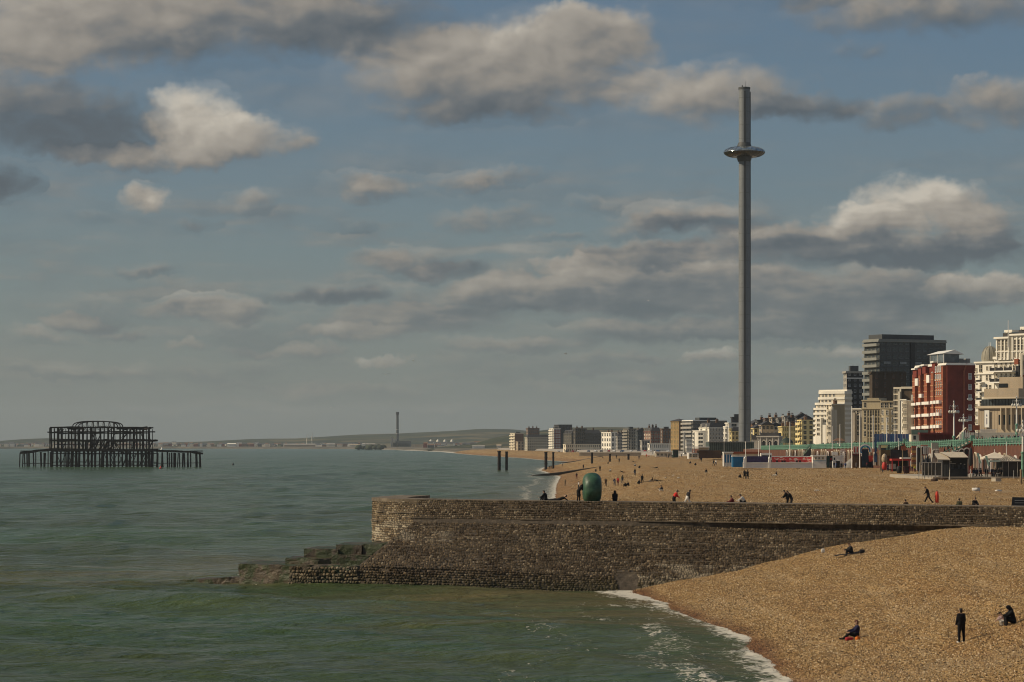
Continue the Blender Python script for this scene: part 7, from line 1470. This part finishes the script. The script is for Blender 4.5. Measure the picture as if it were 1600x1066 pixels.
# material classes: 0 skin 1 top 2 legs 3 shoe 4 hair
def fk(pel=(0, 0, .92), lean=3, th=(0, 0), kn=(4, 4), sp=(6, 6), arm=(4, 4), el=(12, 12), head=0, roll=0, coat=False, hood=False, hands=False, long_hair=False, armsp=(9, 9), bulk=1.22):
    B = []   # (p0, p1, r0, r1, class, sy) ; sy = flattening front to back is done with two side-by-side capsules
    V = Vector; pel = V(pel); L_ = R(lean); up = V((math.sin(L_), 0, math.cos(L_))); fw = V((math.cos(L_), 0, -math.sin(L_)))
    ch = pel + up * .34; nk = pel + up * .52; hd = nk + (up * .15 + V((math.sin(L_ + R(head)), 0, math.cos(L_ + R(head)))) * .02); ha = L_ + R(head)
    hu = V((math.sin(ha), 0, math.cos(ha))); hf = V((math.cos(ha), 0, -math.sin(ha))); hd = nk + hu * .17 + hf * .02
    b = bulk
    for s in (-1, 1):
        o = V((0, s * .07, 0)); B.append((pel + o, pel + up * .18 + o * .85, .115 * b, .105 * b, 1 if coat else 2)); B.append((pel + up * .16 + o, ch + o * 1.15 + up * .06, .105 * b, .115 * b, 1))
        sh = nk + V((0, s * .165, 0)) - up * .055
        B.append((nk - up * .04, sh, .075, .072 * b, 1))
        a = L_ * .0 - 0; i = 0 if s < 0 else 1
        ang = R(arm[i]); d1 = V((math.sin(ang), s * math.sin(R(armsp[i])), -math.cos(ang) * math.cos(R(armsp[i])))).normalized(); elb = sh + d1 * .28
        ang2 = ang + R(el[i]); d2 = V((math.sin(ang2), -s * .10, -math.cos(ang2))).normalized(); wr = elb + d2 * .25
        B.append((sh, elb, .062 * b, .050 * b, 1)); B.append((elb, wr, .050 * b, .038, 1))
        pm = wr + d2 * .075; B.append((wr, pm, .026, .036, 0))
        side = V((0, -s, 0)); nrm = d2.cross(side).normalized()
        if hands:
            for q, ln in ((-1.5, .062), (-.5, .075), (.5, .070), (1.5, .055)):
                r0 = pm + nrm * q * .0185 + d2 * .012; k1 = r0 + d2 * ln * .55; k2 = k1 + (d2 * .8 + side * .55).normalized() * ln * .55; B.append((r0, k1, .0105, .0095, 0)); B.append((k1, k2, .0095, .008, 0))
            t0 = wr + d2 * .03 + nrm * .03; t1 = t0 + (d2 * .6 + nrm * .7).normalized() * .04; t2 = t1 + (d2 * .9 + side * .4).normalized() * .03; B.append((t0, t1, .013, .011, 0)); B.append((t1, t2, .011, .009, 0))
        else: B.append((pm, pm + d2 * .06 + side * .02, .034, .022, 0))
        hp = pel + V((0, s * .09, -.02)); a1 = R(th[i]); t1 = V((math.sin(a1), s * math.sin(R(sp[i])) , -math.cos(a1))).normalized(); kne = hp + t1 * .43
        a2 = a1 - R(kn[i]); t2 = V((math.sin(a2), 0, -math.cos(a2))); ank = kne + t2 * .41
        B.append((hp, kne, .092 * b, .076, 2)); B.append((kne, ank, .074, .060, 2))
        fa = a2 + R(90) if True else 0; fd = V((math.cos(a2 * .5), s * .15, math.sin(a2 * .5) - .12 if abs(a2) > .3 else -.02)).normalized(); heel = ank + t2 * .045
        B.append((heel, heel + fd * .17, .045, .036, 3)); 
        if coat: B.append((hp + up * .02, hp + t1 * .34, .125, .13, 1))
    B.append((nk - up * .02, hd - hu * .05, .052, .05, 0))
    B.append((hd - hu * .055 + hf * .018, hd + hu * .035, .072, .088, 0)); B.append((hd + hf * .088 - hu * .005, hd + hf * .105 - hu * .03, .014, .018, 0))
    for s in (-1, 1): B.append((hd + V((0, s * .088, 0)) - hu * .01, hd + V((0, s * .09, 0)) + hu * .02, .016, .018, 0))
    B.append((hd + hu * .045 - hf * .022, hd + hu * .055 + hf * .03, .094, .075, 4)); B.append((hd - hf * .035 + hu * .03, hd - hf * .03 - hu * .05, .088, .072, 4))
    if long_hair: B.append((hd - hf * .04, nk - hf * .07 - up * .12, .085, .07, 4))
    if hood: B.append((hd - hf * .03 + hu * .03, nk - fw * .05, .118, .12, 1)); B.append((hd + hu * .05 - hf * .03, hd + hu * .06, .112, .105, 1))
    return B, hd, hf, hu
PM = {}
def capsule(mb, p0, p1, r0, r1):
    d = p1 - p0; l = d.length; d = d / l if l > 1e-5 else Vector((0, 0, 1)); up = Vector((0, 0, 1)) if abs(d.z) < .9 else Vector((1, 0, 0)); a = d.cross(up).normalized(); c = a.cross(d); n = 10; rings = []
    prof = [(-1.0, 0.001, 0), (-.7, .71, 0), (0, 1, 0), (0, 1, 1), (.7, .71, 1), (1.0, 0.001, 1)]; vs = []
    for t, rr, e in prof:
        o = (p0 if e == 0 else p1); r_ = r0 if e == 0 else r1
        for i in range(n): th = 2 * math.pi * i / n; vs.append(o + d * t * r_ + (a * math.cos(th) + c * math.sin(th)) * rr * r_)
    fs = [(j * n + i, j * n + (i + 1) % n, (j + 1) * n + (i + 1) % n, (j + 1) * n + i) for j in range(5) for i in range(n)] + [tuple(range(n))[::-1], tuple(range(5 * n, 6 * n))]
    mb.add(vs, fs)
def figure(key, vox, **kw):
    """one continuous skin grown round the posed bones"""
    if key in PM: return PM[key]
    B, hd, hf, hu = fk(**kw); mb = MB()
    for p0, p1, r0, r1, c in B: capsule(mb, p0, p1, r0, r1)
    me = mb.mesh('body', []); o = bpy.data.objects.new('tmp', me); COL.objects.link(o)
    m = o.modifiers.new('r', 'REMESH'); m.mode = 'VOXEL'; m.voxel_size = vox; s = o.modifiers.new('s', 'SMOOTH'); s.iterations = 2; s.factor = .5
    dg = bpy.context.evaluated_depsgraph_get(); ev = o.evaluated_get(dg); nm = bpy.data.meshes.new_from_object(ev); nm.name = 'body'
    bpy.data.objects.remove(o); bpy.data.meshes.remove(me)
    co = np.empty(len(nm.polygons) * 3); nm.polygons.foreach_get('center', co); co = co.reshape(-1, 3)
    best = np.full(len(co), 1e9); cls = np.zeros(len(co), int)
    for p0, p1, r0, r1, c in B:
        a = np.array(p0); d = np.array(p1) - a; t_ = np.clip(((co - a) @ d) / max(d @ d, 1e-9), 0, 1); dist = np.linalg.norm(co - a - t_[:, None] * d, axis=1) - (r0 + (r1 - r0) * t_)
        u = dist < best; best[u] = dist[u]; cls[u] = c
    for i in range(5): nm.materials.append(None)
    nm.polygons.foreach_set('material_index', cls); nm.polygons.foreach_set('use_smooth', np.ones(len(co), bool)); nm.update()
    PM[key] = (nm, hd, hf, hu); return PM[key]
POSES = {
 'stand': dict(lean=2, arm=(2, 6), el=(10, 16)), 'stand_coat': dict(lean=2, arm=(5, 8), el=(35, 40), coat=True), 'walk': dict(lean=6, th=(26, -22), kn=(8, 22), arm=(-22, 24), el=(15, 25)),
 'stride': dict(lean=16, th=(30, -26), kn=(6, 14), arm=(-10, 18), el=(20, 30), pel=(0, 0, .84), head=25), 'stoop': dict(lean=38, th=(12, 2), kn=(14, 10), arm=(20, 28), el=(30, 35), pel=(0, 0, .86), head=20, hood=True),
 'bend': dict(lean=62, th=(10, 4), kn=(14, 12), arm=(25, 35), el=(10, 20), pel=(-.1, 0, .84), head=-10), 'sit': dict(pel=(0, 0, .13), lean=14, th=(122, 118), kn=(112, 104), arm=(48, 40), el=(30, 35), head=10),
 'sit_flat': dict(pel=(0, 0, .13), lean=-12, th=(96, 92), kn=(18, 6), arm=(-22, -18), el=(0, 5), head=8), 'sit_hood': dict(pel=(0, 0, .13), lean=18, th=(118, 112), kn=(118, 110), arm=(50, 52), el=(40, 40), coat=True, hood=True, head=12),
 'crouch': dict(pel=(0, 0, .26), lean=34, th=(108, 86), kn=(128, 120), arm=(40, 50), el=(10, 20), head=5), 'lie': dict(pel=(0, 0, .13), lean=-72, th=(94, 90), kn=(10, 4), arm=(70, -60), el=(20, 10), head=25),
}
def person(label, X, Y, Z, face, pose, top, legs, hair='dark', scale=1.0, near=False, group=None, skin=SKIN, shoe=SHOE, hat=None, **extra):
    kw = dict(POSES[pose]); kw.update(extra)
    if near: kw['hands'] = True
    key = (pose, near, tuple(sorted(extra.items())))
    me, hd, hf, hu = figure(key, .0125 if near else .03, **kw)
    t_ = thing('person', label, 'person', (X, Y, Z), R(face), group)
    o = link('body', me, t_); t_.scale = (scale,) * 3
    for i, m_ in enumerate((skin, top, legs, shoe, HAIR[hair] if hat is None else hat)): o.material_slots[i].link = 'OBJECT'; o.material_slots[i].material = m_
    if near:
        mb = MB()
        for s in (-1, 1): mb.lathe([(0, -.012), (.013, 0), (0, .012)], 8, tuple(hd + hf * .080 + Vector((0, s * .033, 0)) + hu * .012))
        mb.bar(tuple(hd + hf * .086 - hu * .062 + Vector((0, -.022, 0))), tuple(hd + hf * .086 - hu * .062 + Vector((0, .022, 0))), .008); mb.build('face_features', mat('dark iris', (.02, .012, .01), .3, .1), t_)
    return t_
def P_at(label, px, py, face, pose, top, legs, hair='dark', scale=1.0, y0=60.0, **kw):
    X, Y, Z = on_ground(px, py, y0); return person(label, X, Y, Z, face, pose, top, legs, hair, scale, **kw)
# facing angle: 0 = to the right, 90 = away, 180 = left, -90 = towards the camera
# -- near beach
P_at('person all in black standing upright on the near shingle, seen from behind', 1502, 1005, 118, 'stand', C_black, C_black, 'dark', 1.02, near=True, shoe=SHOEW, bulk=1.42, armsp=(14, 14), el=(22, 26), sp=(7, 7))
P_at('person in navy jacket sitting on the near shingle with knees up beside a red bag', 1338, 997, 184, 'sit', C_navy, C_black, 'auburn', 1.08, near=True, th=(118, 104), kn=(88, 52), lean=-6, head=14)
P_at('hooded person in black coat sitting at the right edge behind a small child', 1583.5, 975, 190, 'sit_hood', C_black, C_black, 'dark', 1.06, near=True, long_hair=True)
P_at('small child in pale pink clothes crouching in front of the hooded person in black', 1570.5, 977.5, 200, 'crouch', C_pink, C_white, 'dark', .74, near=True)
P_at('person in black sitting on a dark mat against the foot of the groyne', 1331, 867, 188, 'sit', C_char, C_black, 'brown', 1.0, near=True)
# -- on and just behind the groyne
def G_at(label, px, Y, face, pose, top, legs, dz=0.0, top_of=False, **kw): X = wx(px, Y); return person(label, X, Y, 7.09 if top_of else g1(X, Y) + dz, face, pose, top, legs, **kw)
G_at('person in long black coat stooping towards the green ring sculpture from the left', 903.5, 223.9, 15, 'stoop', C_black, C_black, top_of=True, coat=True)
G_at('person in black hooded jacket sitting on the groyne right of the ring sculpture', 961, 223.3, 90, 'sit_hood', C_black, C_black, top_of=True)
G_at('person in bright red jacket walking bent forward behind the groyne', 1053, 229, 20, 'stoop', C_red, C_black, -.1, hood=False, lean=24)
G_at('person in dark top and pale shorts walking right of the red jacket', 1074, 229.5, 25, 'stride', C_char, C_white, -.1)
G_at('person in reddish brown crouching behind the groyne, left of the white and black seated one', 1146, 226, 180, 'sit', C_maroon, C_brown, .1)
G_at('person in white and black sitting upright behind the groyne', 1164, 225.5, 170, 'crouch', C_white, C_black, .2)
G_at('left person of the dark couple standing close together behind the groyne', 1231, 226, 165, 'stoop', C_black, C_black, -.1, hood=False, lean=22)
G_at('right person of the dark couple, with pale scarf, behind the groyne', 1237, 225.6, 172, 'stoop', C_black, C_char, -.15, hood=False, lean=26)
G_at('person in black striding across the shingle beside the orange float', 1450.5, 243, 160, 'stride', C_black, C_black, -.1)
G_at('seated person in dark olive jacket, left of the pair behind the groyne at right', 1500, 220.5, 95, 'sit', C_olive, C_black, .15)
G_at('seated person in black with pale sleeves, right of the pair behind the groyne', 1522, 220.5, -70, 'sit', C_black, C_black, .25, skin=SKIN)
G_at('person whose dark head just shows over the groyne left of the striding figure', 1417, 224, 120, 'sit', C_brown, C_black, -.1)
G_at('person sitting low behind the groyne, farthest left of the ring sculpture', 853, 225, 150, 'sit', C_black, C_black, top_of=True)
G_at('reclining dark figure behind the groyne just left of the ring sculpture', 873, 224.6, 175, 'lie', C_black, C_char, top_of=True)
# -- mid beach
mids = [
 (1163.5, 748.5, 80, 'stand_coat', C_black, C_black, 'left person of the dark pair standing in the middle of the beach'), (1168, 749, 100, 'stand_coat', C_black, C_jean, 'right person of the dark pair standing in the middle of the beach'),
 (1157.5, 747, 200, 'sit', C_char, C_black, 'person sitting low at the left of the standing dark pair'), (1212.5, 743.5, 185, 'sit_flat', C_black, C_white, 'person in dark top and white trousers reclining right of the standing pair'),
 (1035, 767.5, 190, 'sit', C_char, C_white, 'seated person in dark jacket and white on the slope above the red jacket'), (1104.5, 738.5, 190, 'sit', C_black, C_grey, 'lone seated person in black halfway up the beach, centre right'),
 (1085.5, 727.5, 30, 'crouch', C_black, C_char, 'crouching dark person high on the beach'), (1079.5, 724.5, 190, 'sit', C_black, C_jean, 'seated dark person left of the crouching one high on the beach'), (1024, 732, 190, 'lie', C_black, C_black, 'dark person lying on the beach below the tower cafe'),
 (992, 743.5, 95, 'stand', C_char, C_jean, 'person in grey standing alone left of the middle of the beach'), (1003.5, 755.5, 90, 'stand', C_black, C_black, 'person in black standing beside the crouching one left of centre beach'), (996.5, 757, 20, 'crouch', C_black, C_char, 'dark person crouching beside the standing one in black'),
 (1028, 752.5, 5, 'lie', C_black, C_black, 'dark person lying flat right of the crouching pair'), (1013, 753.5, 180, 'lie', C_grey, C_tan, 'person lying on the shingle nearest the crouching pair'), (1020.5, 752.8, 175, 'sit', C_brown, C_tan, 'small seated person between the two lying ones'),
 (972.5, 755.5, 90, 'stand', C_olive, C_jean, 'person in olive standing above the seated group near the ring sculpture'), (965.5, 759, 80, 'walk', C_red, C_maroon, 'person in red standing in the group near the ring sculpture'), (960.5, 759.5, 100, 'stoop', C_navy, C_grey, 'stooping person in navy at the left of the group near the ring sculpture'),
 (978, 760.5, 200, 'sit', C_black, C_black, 'dark seated person, left of the two seated in the group near the ring sculpture'), (982.5, 759.5, 190, 'sit', C_black, C_char, 'dark seated person, right of the two seated in the group near the ring sculpture'),
 (946.5, 760, 90, 'stand', C_brown, C_brown, 'small brown figure standing just right of the ring sculpture top'), (904, 765, 20, 'stand', C_white, C_char, 'person in white top standing near the surf left of the ring sculpture'), (883, 759.5, 100, 'stand', C_tan, C_tan, 'small tan figure at the edge of the surf'),
 (901, 748.5, 90, 'stand', C_char, C_maroon, 'dark figure standing above the surf below the low timber groyne'), (911.5, 733.5, 90, 'stand', C_black, C_black, 'small black figure on the sea side of the low timber groyne'), (937.5, 736.5, 90, 'stand', C_black, C_black, 'dark figure standing against the middle of the low timber groyne'), (931, 737.5, 90, 'crouch', C_black, C_black, 'crouching figure against the low timber groyne'),
 (954.5, 737, 190, 'sit', C_white, C_brown, 'person with white top sitting below the low timber groyne'), (993, 728.5, 190, 'sit', C_white, C_jean, 'person in white sitting at the landward end of the low timber groyne'), (998, 732, 30, 'crouch', C_black, C_black, 'dark crouching figure below the landward end of the low timber groyne'),
 (973.5, 738.5, 5, 'lie', C_black, C_maroon, 'dark figure lying below the low timber groyne'), (858, 733.8, 90, 'stand', C_black, C_black, 'left of the two small figures at the foot of the water edge column'), (861, 733.6, 90, 'stand', C_char, C_black, 'right of the two small figures at the foot of the water edge column'), (878.5, 729.5, 120, 'stand', C_white, C_tan, 'pale figure on the wet shingle beyond the water edge column'),
 (1115, 728.5, 60, 'walk', C_black, C_char, 'left of the walking couple below the white booth'), (1118.5, 727.5, 60, 'walk', C_white, C_jean, 'right of the walking couple below the white booth, in white'), (1096, 722, 90, 'walk', C_black, C_black, 'dark walker near the cafe at the top of the beach'), (1094, 719.5, 100, 'stand', C_navy, C_black, 'walker in navy behind the dark walker near the cafe'),
 (1131.5, 730.5, 60, 'stand_coat', C_black, C_black, 'left person of the pair beside the blue panelled booth'), (1136, 730.5, 70, 'stand', C_maroon, C_black, 'right person of the pair beside the blue panelled booth'), (1244, 731.5, 95, 'stand', C_brown, C_white, 'person standing against the white low wall under the red banner'), (1249, 732.5, 190, 'sit', C_black, C_black, 'dark seated person at the white low wall under the red banner'),
 (963, 717, 90, 'stand', C_black, C_black, 'small dark figure at the top of the far beach, left one'), (998.5, 718, 90, 'stand', C_black, C_jean, 'small dark figure at the top of the far beach beside the red ones'), (1010, 714.5, 90, 'stoop', C_red, C_red, 'figure in red on the far beach, the left red one'), (1014, 714, 90, 'crouch', C_red, C_black, 'crouching figure in red on the far beach, the right red one'), (1023.5, 714.5, 90, 'stand', C_char, C_black, 'dark figure right of the red pair on the far beach'),
 (942, 716, 90, 'crouch', C_black, C_black, 'dark crouching figure near the single iron column'), (967.5, 723, 100, 'stand', C_char, C_char, 'thin dark figure between the iron columns on the far beach'), (991, 722.5, 5, 'lie', C_black, C_black, 'dark figure lying near the shorter iron column'), (949.5, 725, 5, 'sit', C_black, C_black, 'small seated figure left of the shorter iron column'),
]
for px, py, fc, ps, tp, lg, lab in mids: P_at(lab, px, py, fc, ps, tp, lg, ['dark', 'brown', 'fair', 'dark'][int(px) % 4], 1.1, y0=252.0)
rp = random.Random(21); tops = [C_black, C_black, C_char, C_navy, C_grey, C_white, C_maroon, C_brown, C_blue, C_olive]; lgs = [C_black, C_jean, C_char, C_brown]
for i in range(26):
    px = rp.uniform(1040, 1112); py = rp.uniform(710, 718); X, Y, Z = on_ground(px, py, 800)
    person('small figure in the distant crowd strolling below the far seafront shelters', X, Y, Z, rp.choice((0, 90, 180)), rp.choice(('stand', 'walk', 'walk', 'stand_coat')), rp.choice(tops), rp.choice(lgs), 'dark', group='distant crowd below the far shelters')
for i in range(46):
    a = rp.random(); Y = rp.uniform(476, 560) if a < .75 else rp.uniform(560, 640)
    person('dark clothed person in the crowd behind the upper promenade railing at the right', PEX + (dx_ := rp.uniform(.8, 7)), Y, prom_z(Y) + dx_ * .0625 - .02, rp.choice((90, -90, 60, -60, 180)), rp.choice(('stand', 'walk', 'stand_coat')), rp.choice(tops[:5] + [C_black, C_maroon]), rp.choice(lgs), 'dark', group='crowd behind the right-hand railing')
for i in range(34):
    Y = rp.uniform(700, 880)
    person('small person in the crowd on the promenade below the white stepped flats', PEX + (dx_ := rp.uniform(.8, 7.8)), Y, prom_z(Y) + dx_ * .0625 - .02, rp.choice((90, -90, 180)), rp.choice(('stand', 'walk')), rp.choice(tops), rp.choice(lgs), rp.choice(('dark', 'brown', 'fair')), group='crowd below the white stepped flats')
for i in range(18):
    px = rp.uniform(1519, 1566); Y = 478 + rp.uniform(1.5, 9)
    person('dark clothed guest among the terrace tables left of the marquee', wx(px, Y), Y, wz(746.2, 478), rp.choice((0, 90, -90, 180)), rp.choice(('stand', 'walk', 'stand')), rp.choice(tops[:4]), rp.choice(lgs), 'dark', group='guests on the restaurant terrace')
for i in range(16):
    px = rp.uniform(1272, 1440); X, Y, Z = on_ground(px, rp.uniform(731, 733) if px < 1376 else rp.uniform(735.5, 738.5), 400)
    person('dark clothed person milling in front of the stalls on the lower promenade', X, Y, Z, rp.choice((0, 90, 180, -90)), rp.choice(('stand', 'walk', 'stand_coat')), rp.choice(tops[:5] + [C_maroon, C_blue]), rp.choice(lgs), 'dark', group='people in front of the beach stalls')
for i, px in enumerate((1475, 1480.5, 1486)): Y = 548.; person('dark figure climbing the brick staircase, %s of three' % ('lowest', 'middle', 'highest')[i], wx(px, Y), 547.6, wz(713 - (px - 1472) * .54, Y), 10, 'walk', C_black, C_char, 'dark')
X, Y, Z = on_ground(1429.5, 738, 400); person('steward in a bright yellow high visibility jacket on the lower promenade', X, Y, Z, -90, 'stand', C_yel, C_black, 'dark')
X, Y, Z = on_ground(1435, 739, 400); person('person in black beside the yellow jacketed steward', X, Y, Z, 120, 'stand_coat', C_black, C_black, 'dark')
X, Y, Z = on_ground(1391, 736, 400); person('person in grey by the totem on the lower promenade', X, Y, Z, 0, 'crouch', C_grey, C_black, 'dark')

# ------------------------------------------------------------------ things people have with them, beach litter
def soft(name, label, cat, X, Y, Z, sx, sy, sz, m, rz=0, strap=True, seed=1):
    t_ = thing(name, label, cat, (X, Y, Z), R(rz)); bm = bmesh.new(); bmesh.ops.create_cube(bm, size=1.0); bmesh.ops.subdivide_edges(bm, edges=bm.edges[:], cuts=3, use_grid_fill=True)
    for v in bm.verts:
        c = v.co; l = max(abs(c.x), abs(c.y), abs(c.z)); n_ = c.normalized() * .62; v.co = Vector(((c.x * .6 + n_.x * .4) * sx, (c.y * .6 + n_.y * .4) * sy, (c.z * .6 + n_.z * .4 + .5) * sz)); v.co += Vector((float(fbm(c.y * 3 + seed, c.z * 3, 1)), float(fbm(c.x * 3 + seed, c.z * 3, 2)), float(fbm(c.x * 3, c.y * 3 + seed, 3)))) * .10 * min(sx, sz)
    me = bpy.data.meshes.new('body'); bm.to_mesh(me); bm.free(); me.materials.append(m)
    for p_ in me.polygons: p_.use_smooth = True
    link('body', me, t_)
    if strap: mb = MB(); pts = [(sx * .3 * math.cos(math.pi * i / 6), 0, sz * .85 + sz * .4 * math.sin(math.pi * i / 6)) for i in range(7)]; [mb.bar(pts[i], pts[i + 1], .025) for i in range(6)]; mb.build('handle', m, t_)
    return t_
X, Y, Z = on_ground(1327, 1001.5); soft('bag', 'red bag lying by the legs of the person in the navy jacket', 'bag', X, Y, Z - .03, .44, .28, .19, cloth('deep red', (.34, .03, .035)), 14)
X, Y, Z = on_ground(1339.5, 1000); soft('bag', 'orange bag beside the seat of the person in the navy jacket', 'bag', X, Y - .15, Z - .02, .24, .2, .18, cloth('orange', (.62, .17, .03)), 40)
X, Y, Z = on_ground(1286, 864); soft('bag', 'small white bag on the shingle left of the person on the mat', 'bag', X, Y, Z, .28, .2, .3, C_white, 0)
X, Y, Z = on_ground(1322, 869.5); t_ = thing('mat', 'dark mat spread under the person against the foot of the groyne', 'mat', (X, Y, Z), R(8)); mb = MB(); 
for i in range(6): mb.add([(-.9 + i * .4, -.35, .03 + .02 * (i % 2) + i * .055), (-.5 + i * .4, -.35, .03 + .02 * ((i + 1) % 2) + (i + 1) * .055), (-.5 + i * .4, .4, .06 + .02 * ((i + 1) % 2) + (i + 1) * .055), (-.9 + i * .4, .4, .06 + .02 * (i % 2) + i * .055)], [(0, 1, 2, 3)])
mb.build('cloth', C_black, t_)
X, Y, Z = on_ground(1347, 865); soft('bag', 'dark rucksack behind the person on the mat', 'bag', X, Y, Z, .4, .3, .3, C_char, 0)
X, Y, Z = wx(1464, 243), 243.0, 0; Z = g1(X, Y); t_ = thing('float', 'upright orange red float standing on the shingle beside the striding person', 'float', (X, Y, Z - .15)); mb = MB(); mb.lathe([(0, -.1), (.12, .0), (.17, .15), (.18, .8), (.13, 1.12), (.05, 1.22), (0, 1.23)], 14); mb.build('body', mat('orange red plastic', (.60, .06, .03), .4, .1), t_); mb = MB(); mb.cone((0, 0, 1.2), (0, 0, 1.32), .05, .05, 8); mb.build('eyelet', dark, t_)
X = wx(1592, 226); Y = 226.0; Z = g1(X, Y); t_ = thing('notice_board', 'low black notice board leaning on the shingle at the right edge behind the groyne', 'sign', (X, Y, Z), R(-6)); mb = MB(); mb.add([(-.65, 0, .12), (.7, 0, .12), (.7, .12, .92), (-.55, .12, .95), (-.65, .06, .12), (.7, .06, .12), (.7, .18, .92), (-.55, .18, .95)], [(0, 1, 2, 3), (7, 6, 5, 4), (0, 4, 5, 1), (1, 5, 6, 2), (2, 6, 7, 3), (3, 7, 4, 0)]); mb.build('panel', mat('black board', (.012, .014, .018), .5, .3), t_)
for z_ in (.42, .62): mb = MB(); mb.box(-.35, .45, .012, .03 + z_ * .12, z_, z_ + .05); mb.build('lettering', mat('chalk lettering', (.20, .21, .22), .8, .3), t_)
for x_ in (-.5, .6): mb = MB(); mb.bar((x_, .1, -.2), (x_, .15, .5), .07); mb.build('leg', dark, t_)
rgl = random.Random(31); k_n = 0
lit = [(1476, 750, C_brown, .9), (1060, 747, C_white, .35), (1052, 744, C_white, .3), (1040, 747, C_white, .3), (1276, 767, C_white, .35), (1194, 746, C_white, .3), (1560, 768, C_white, .5), (1525, 767, C_white, .8), (1120, 754, C_brown, .3), (1460, 752, C_brown, 1.0)]
names_ = ['brown heap of cloth below the left end of the terrace', 'white litter scrap, right of three near the lying people', 'white litter scrap, middle of three near the lying people', 'white litter scrap, left of three near the lying people', 'white scrap on the open shingle right of the dark couple', 'white scrap right of the dark pair in the middle of the beach', 'white scrap near the right-hand edge of the open shingle', 'long white scrap below the concrete block', 'brown scrap on the open shingle in the middle of the beach', 'dark brown driftwood heap left of the terrace kerb']
for (px, py, m_, s_), lab in zip(lit, names_): X, Y, Z = on_ground(px, py, 252); soft('litter', lab, 'litter', X, Y, Z - .04, s_ * 1.5, s_, s_ * .5, m_, rgl.uniform(0, 90), strap=False, seed=px)

# ------------------------------------------------------------------ sea air
hz = MB(); hz.box(-9000, 9000, -60, 12500, -9, 182); o = hz.build('haze', [])
m = bpy.data.materials.new('sea haze'); m.use_nodes = True; nt = m.node_tree; nt.nodes.clear()
pv = nt.nodes.new('ShaderNodeVolumePrincipled'); ou = nt.nodes.new('ShaderNodeOutputMaterial'); nt.links.new(pv.outputs[0], ou.inputs['Volume'])
pv.inputs['Color'].default_value = (.74, .85, .92, 1); pv.inputs['Density'].default_value = 3.8e-5; pv.inputs['Anisotropy'].default_value = 0.1
o.data.materials.append(m); o.display_type = 'WIRE'; tag(o, kind='stuff', label='thin pale sea haze over the whole shore', cat='haze')
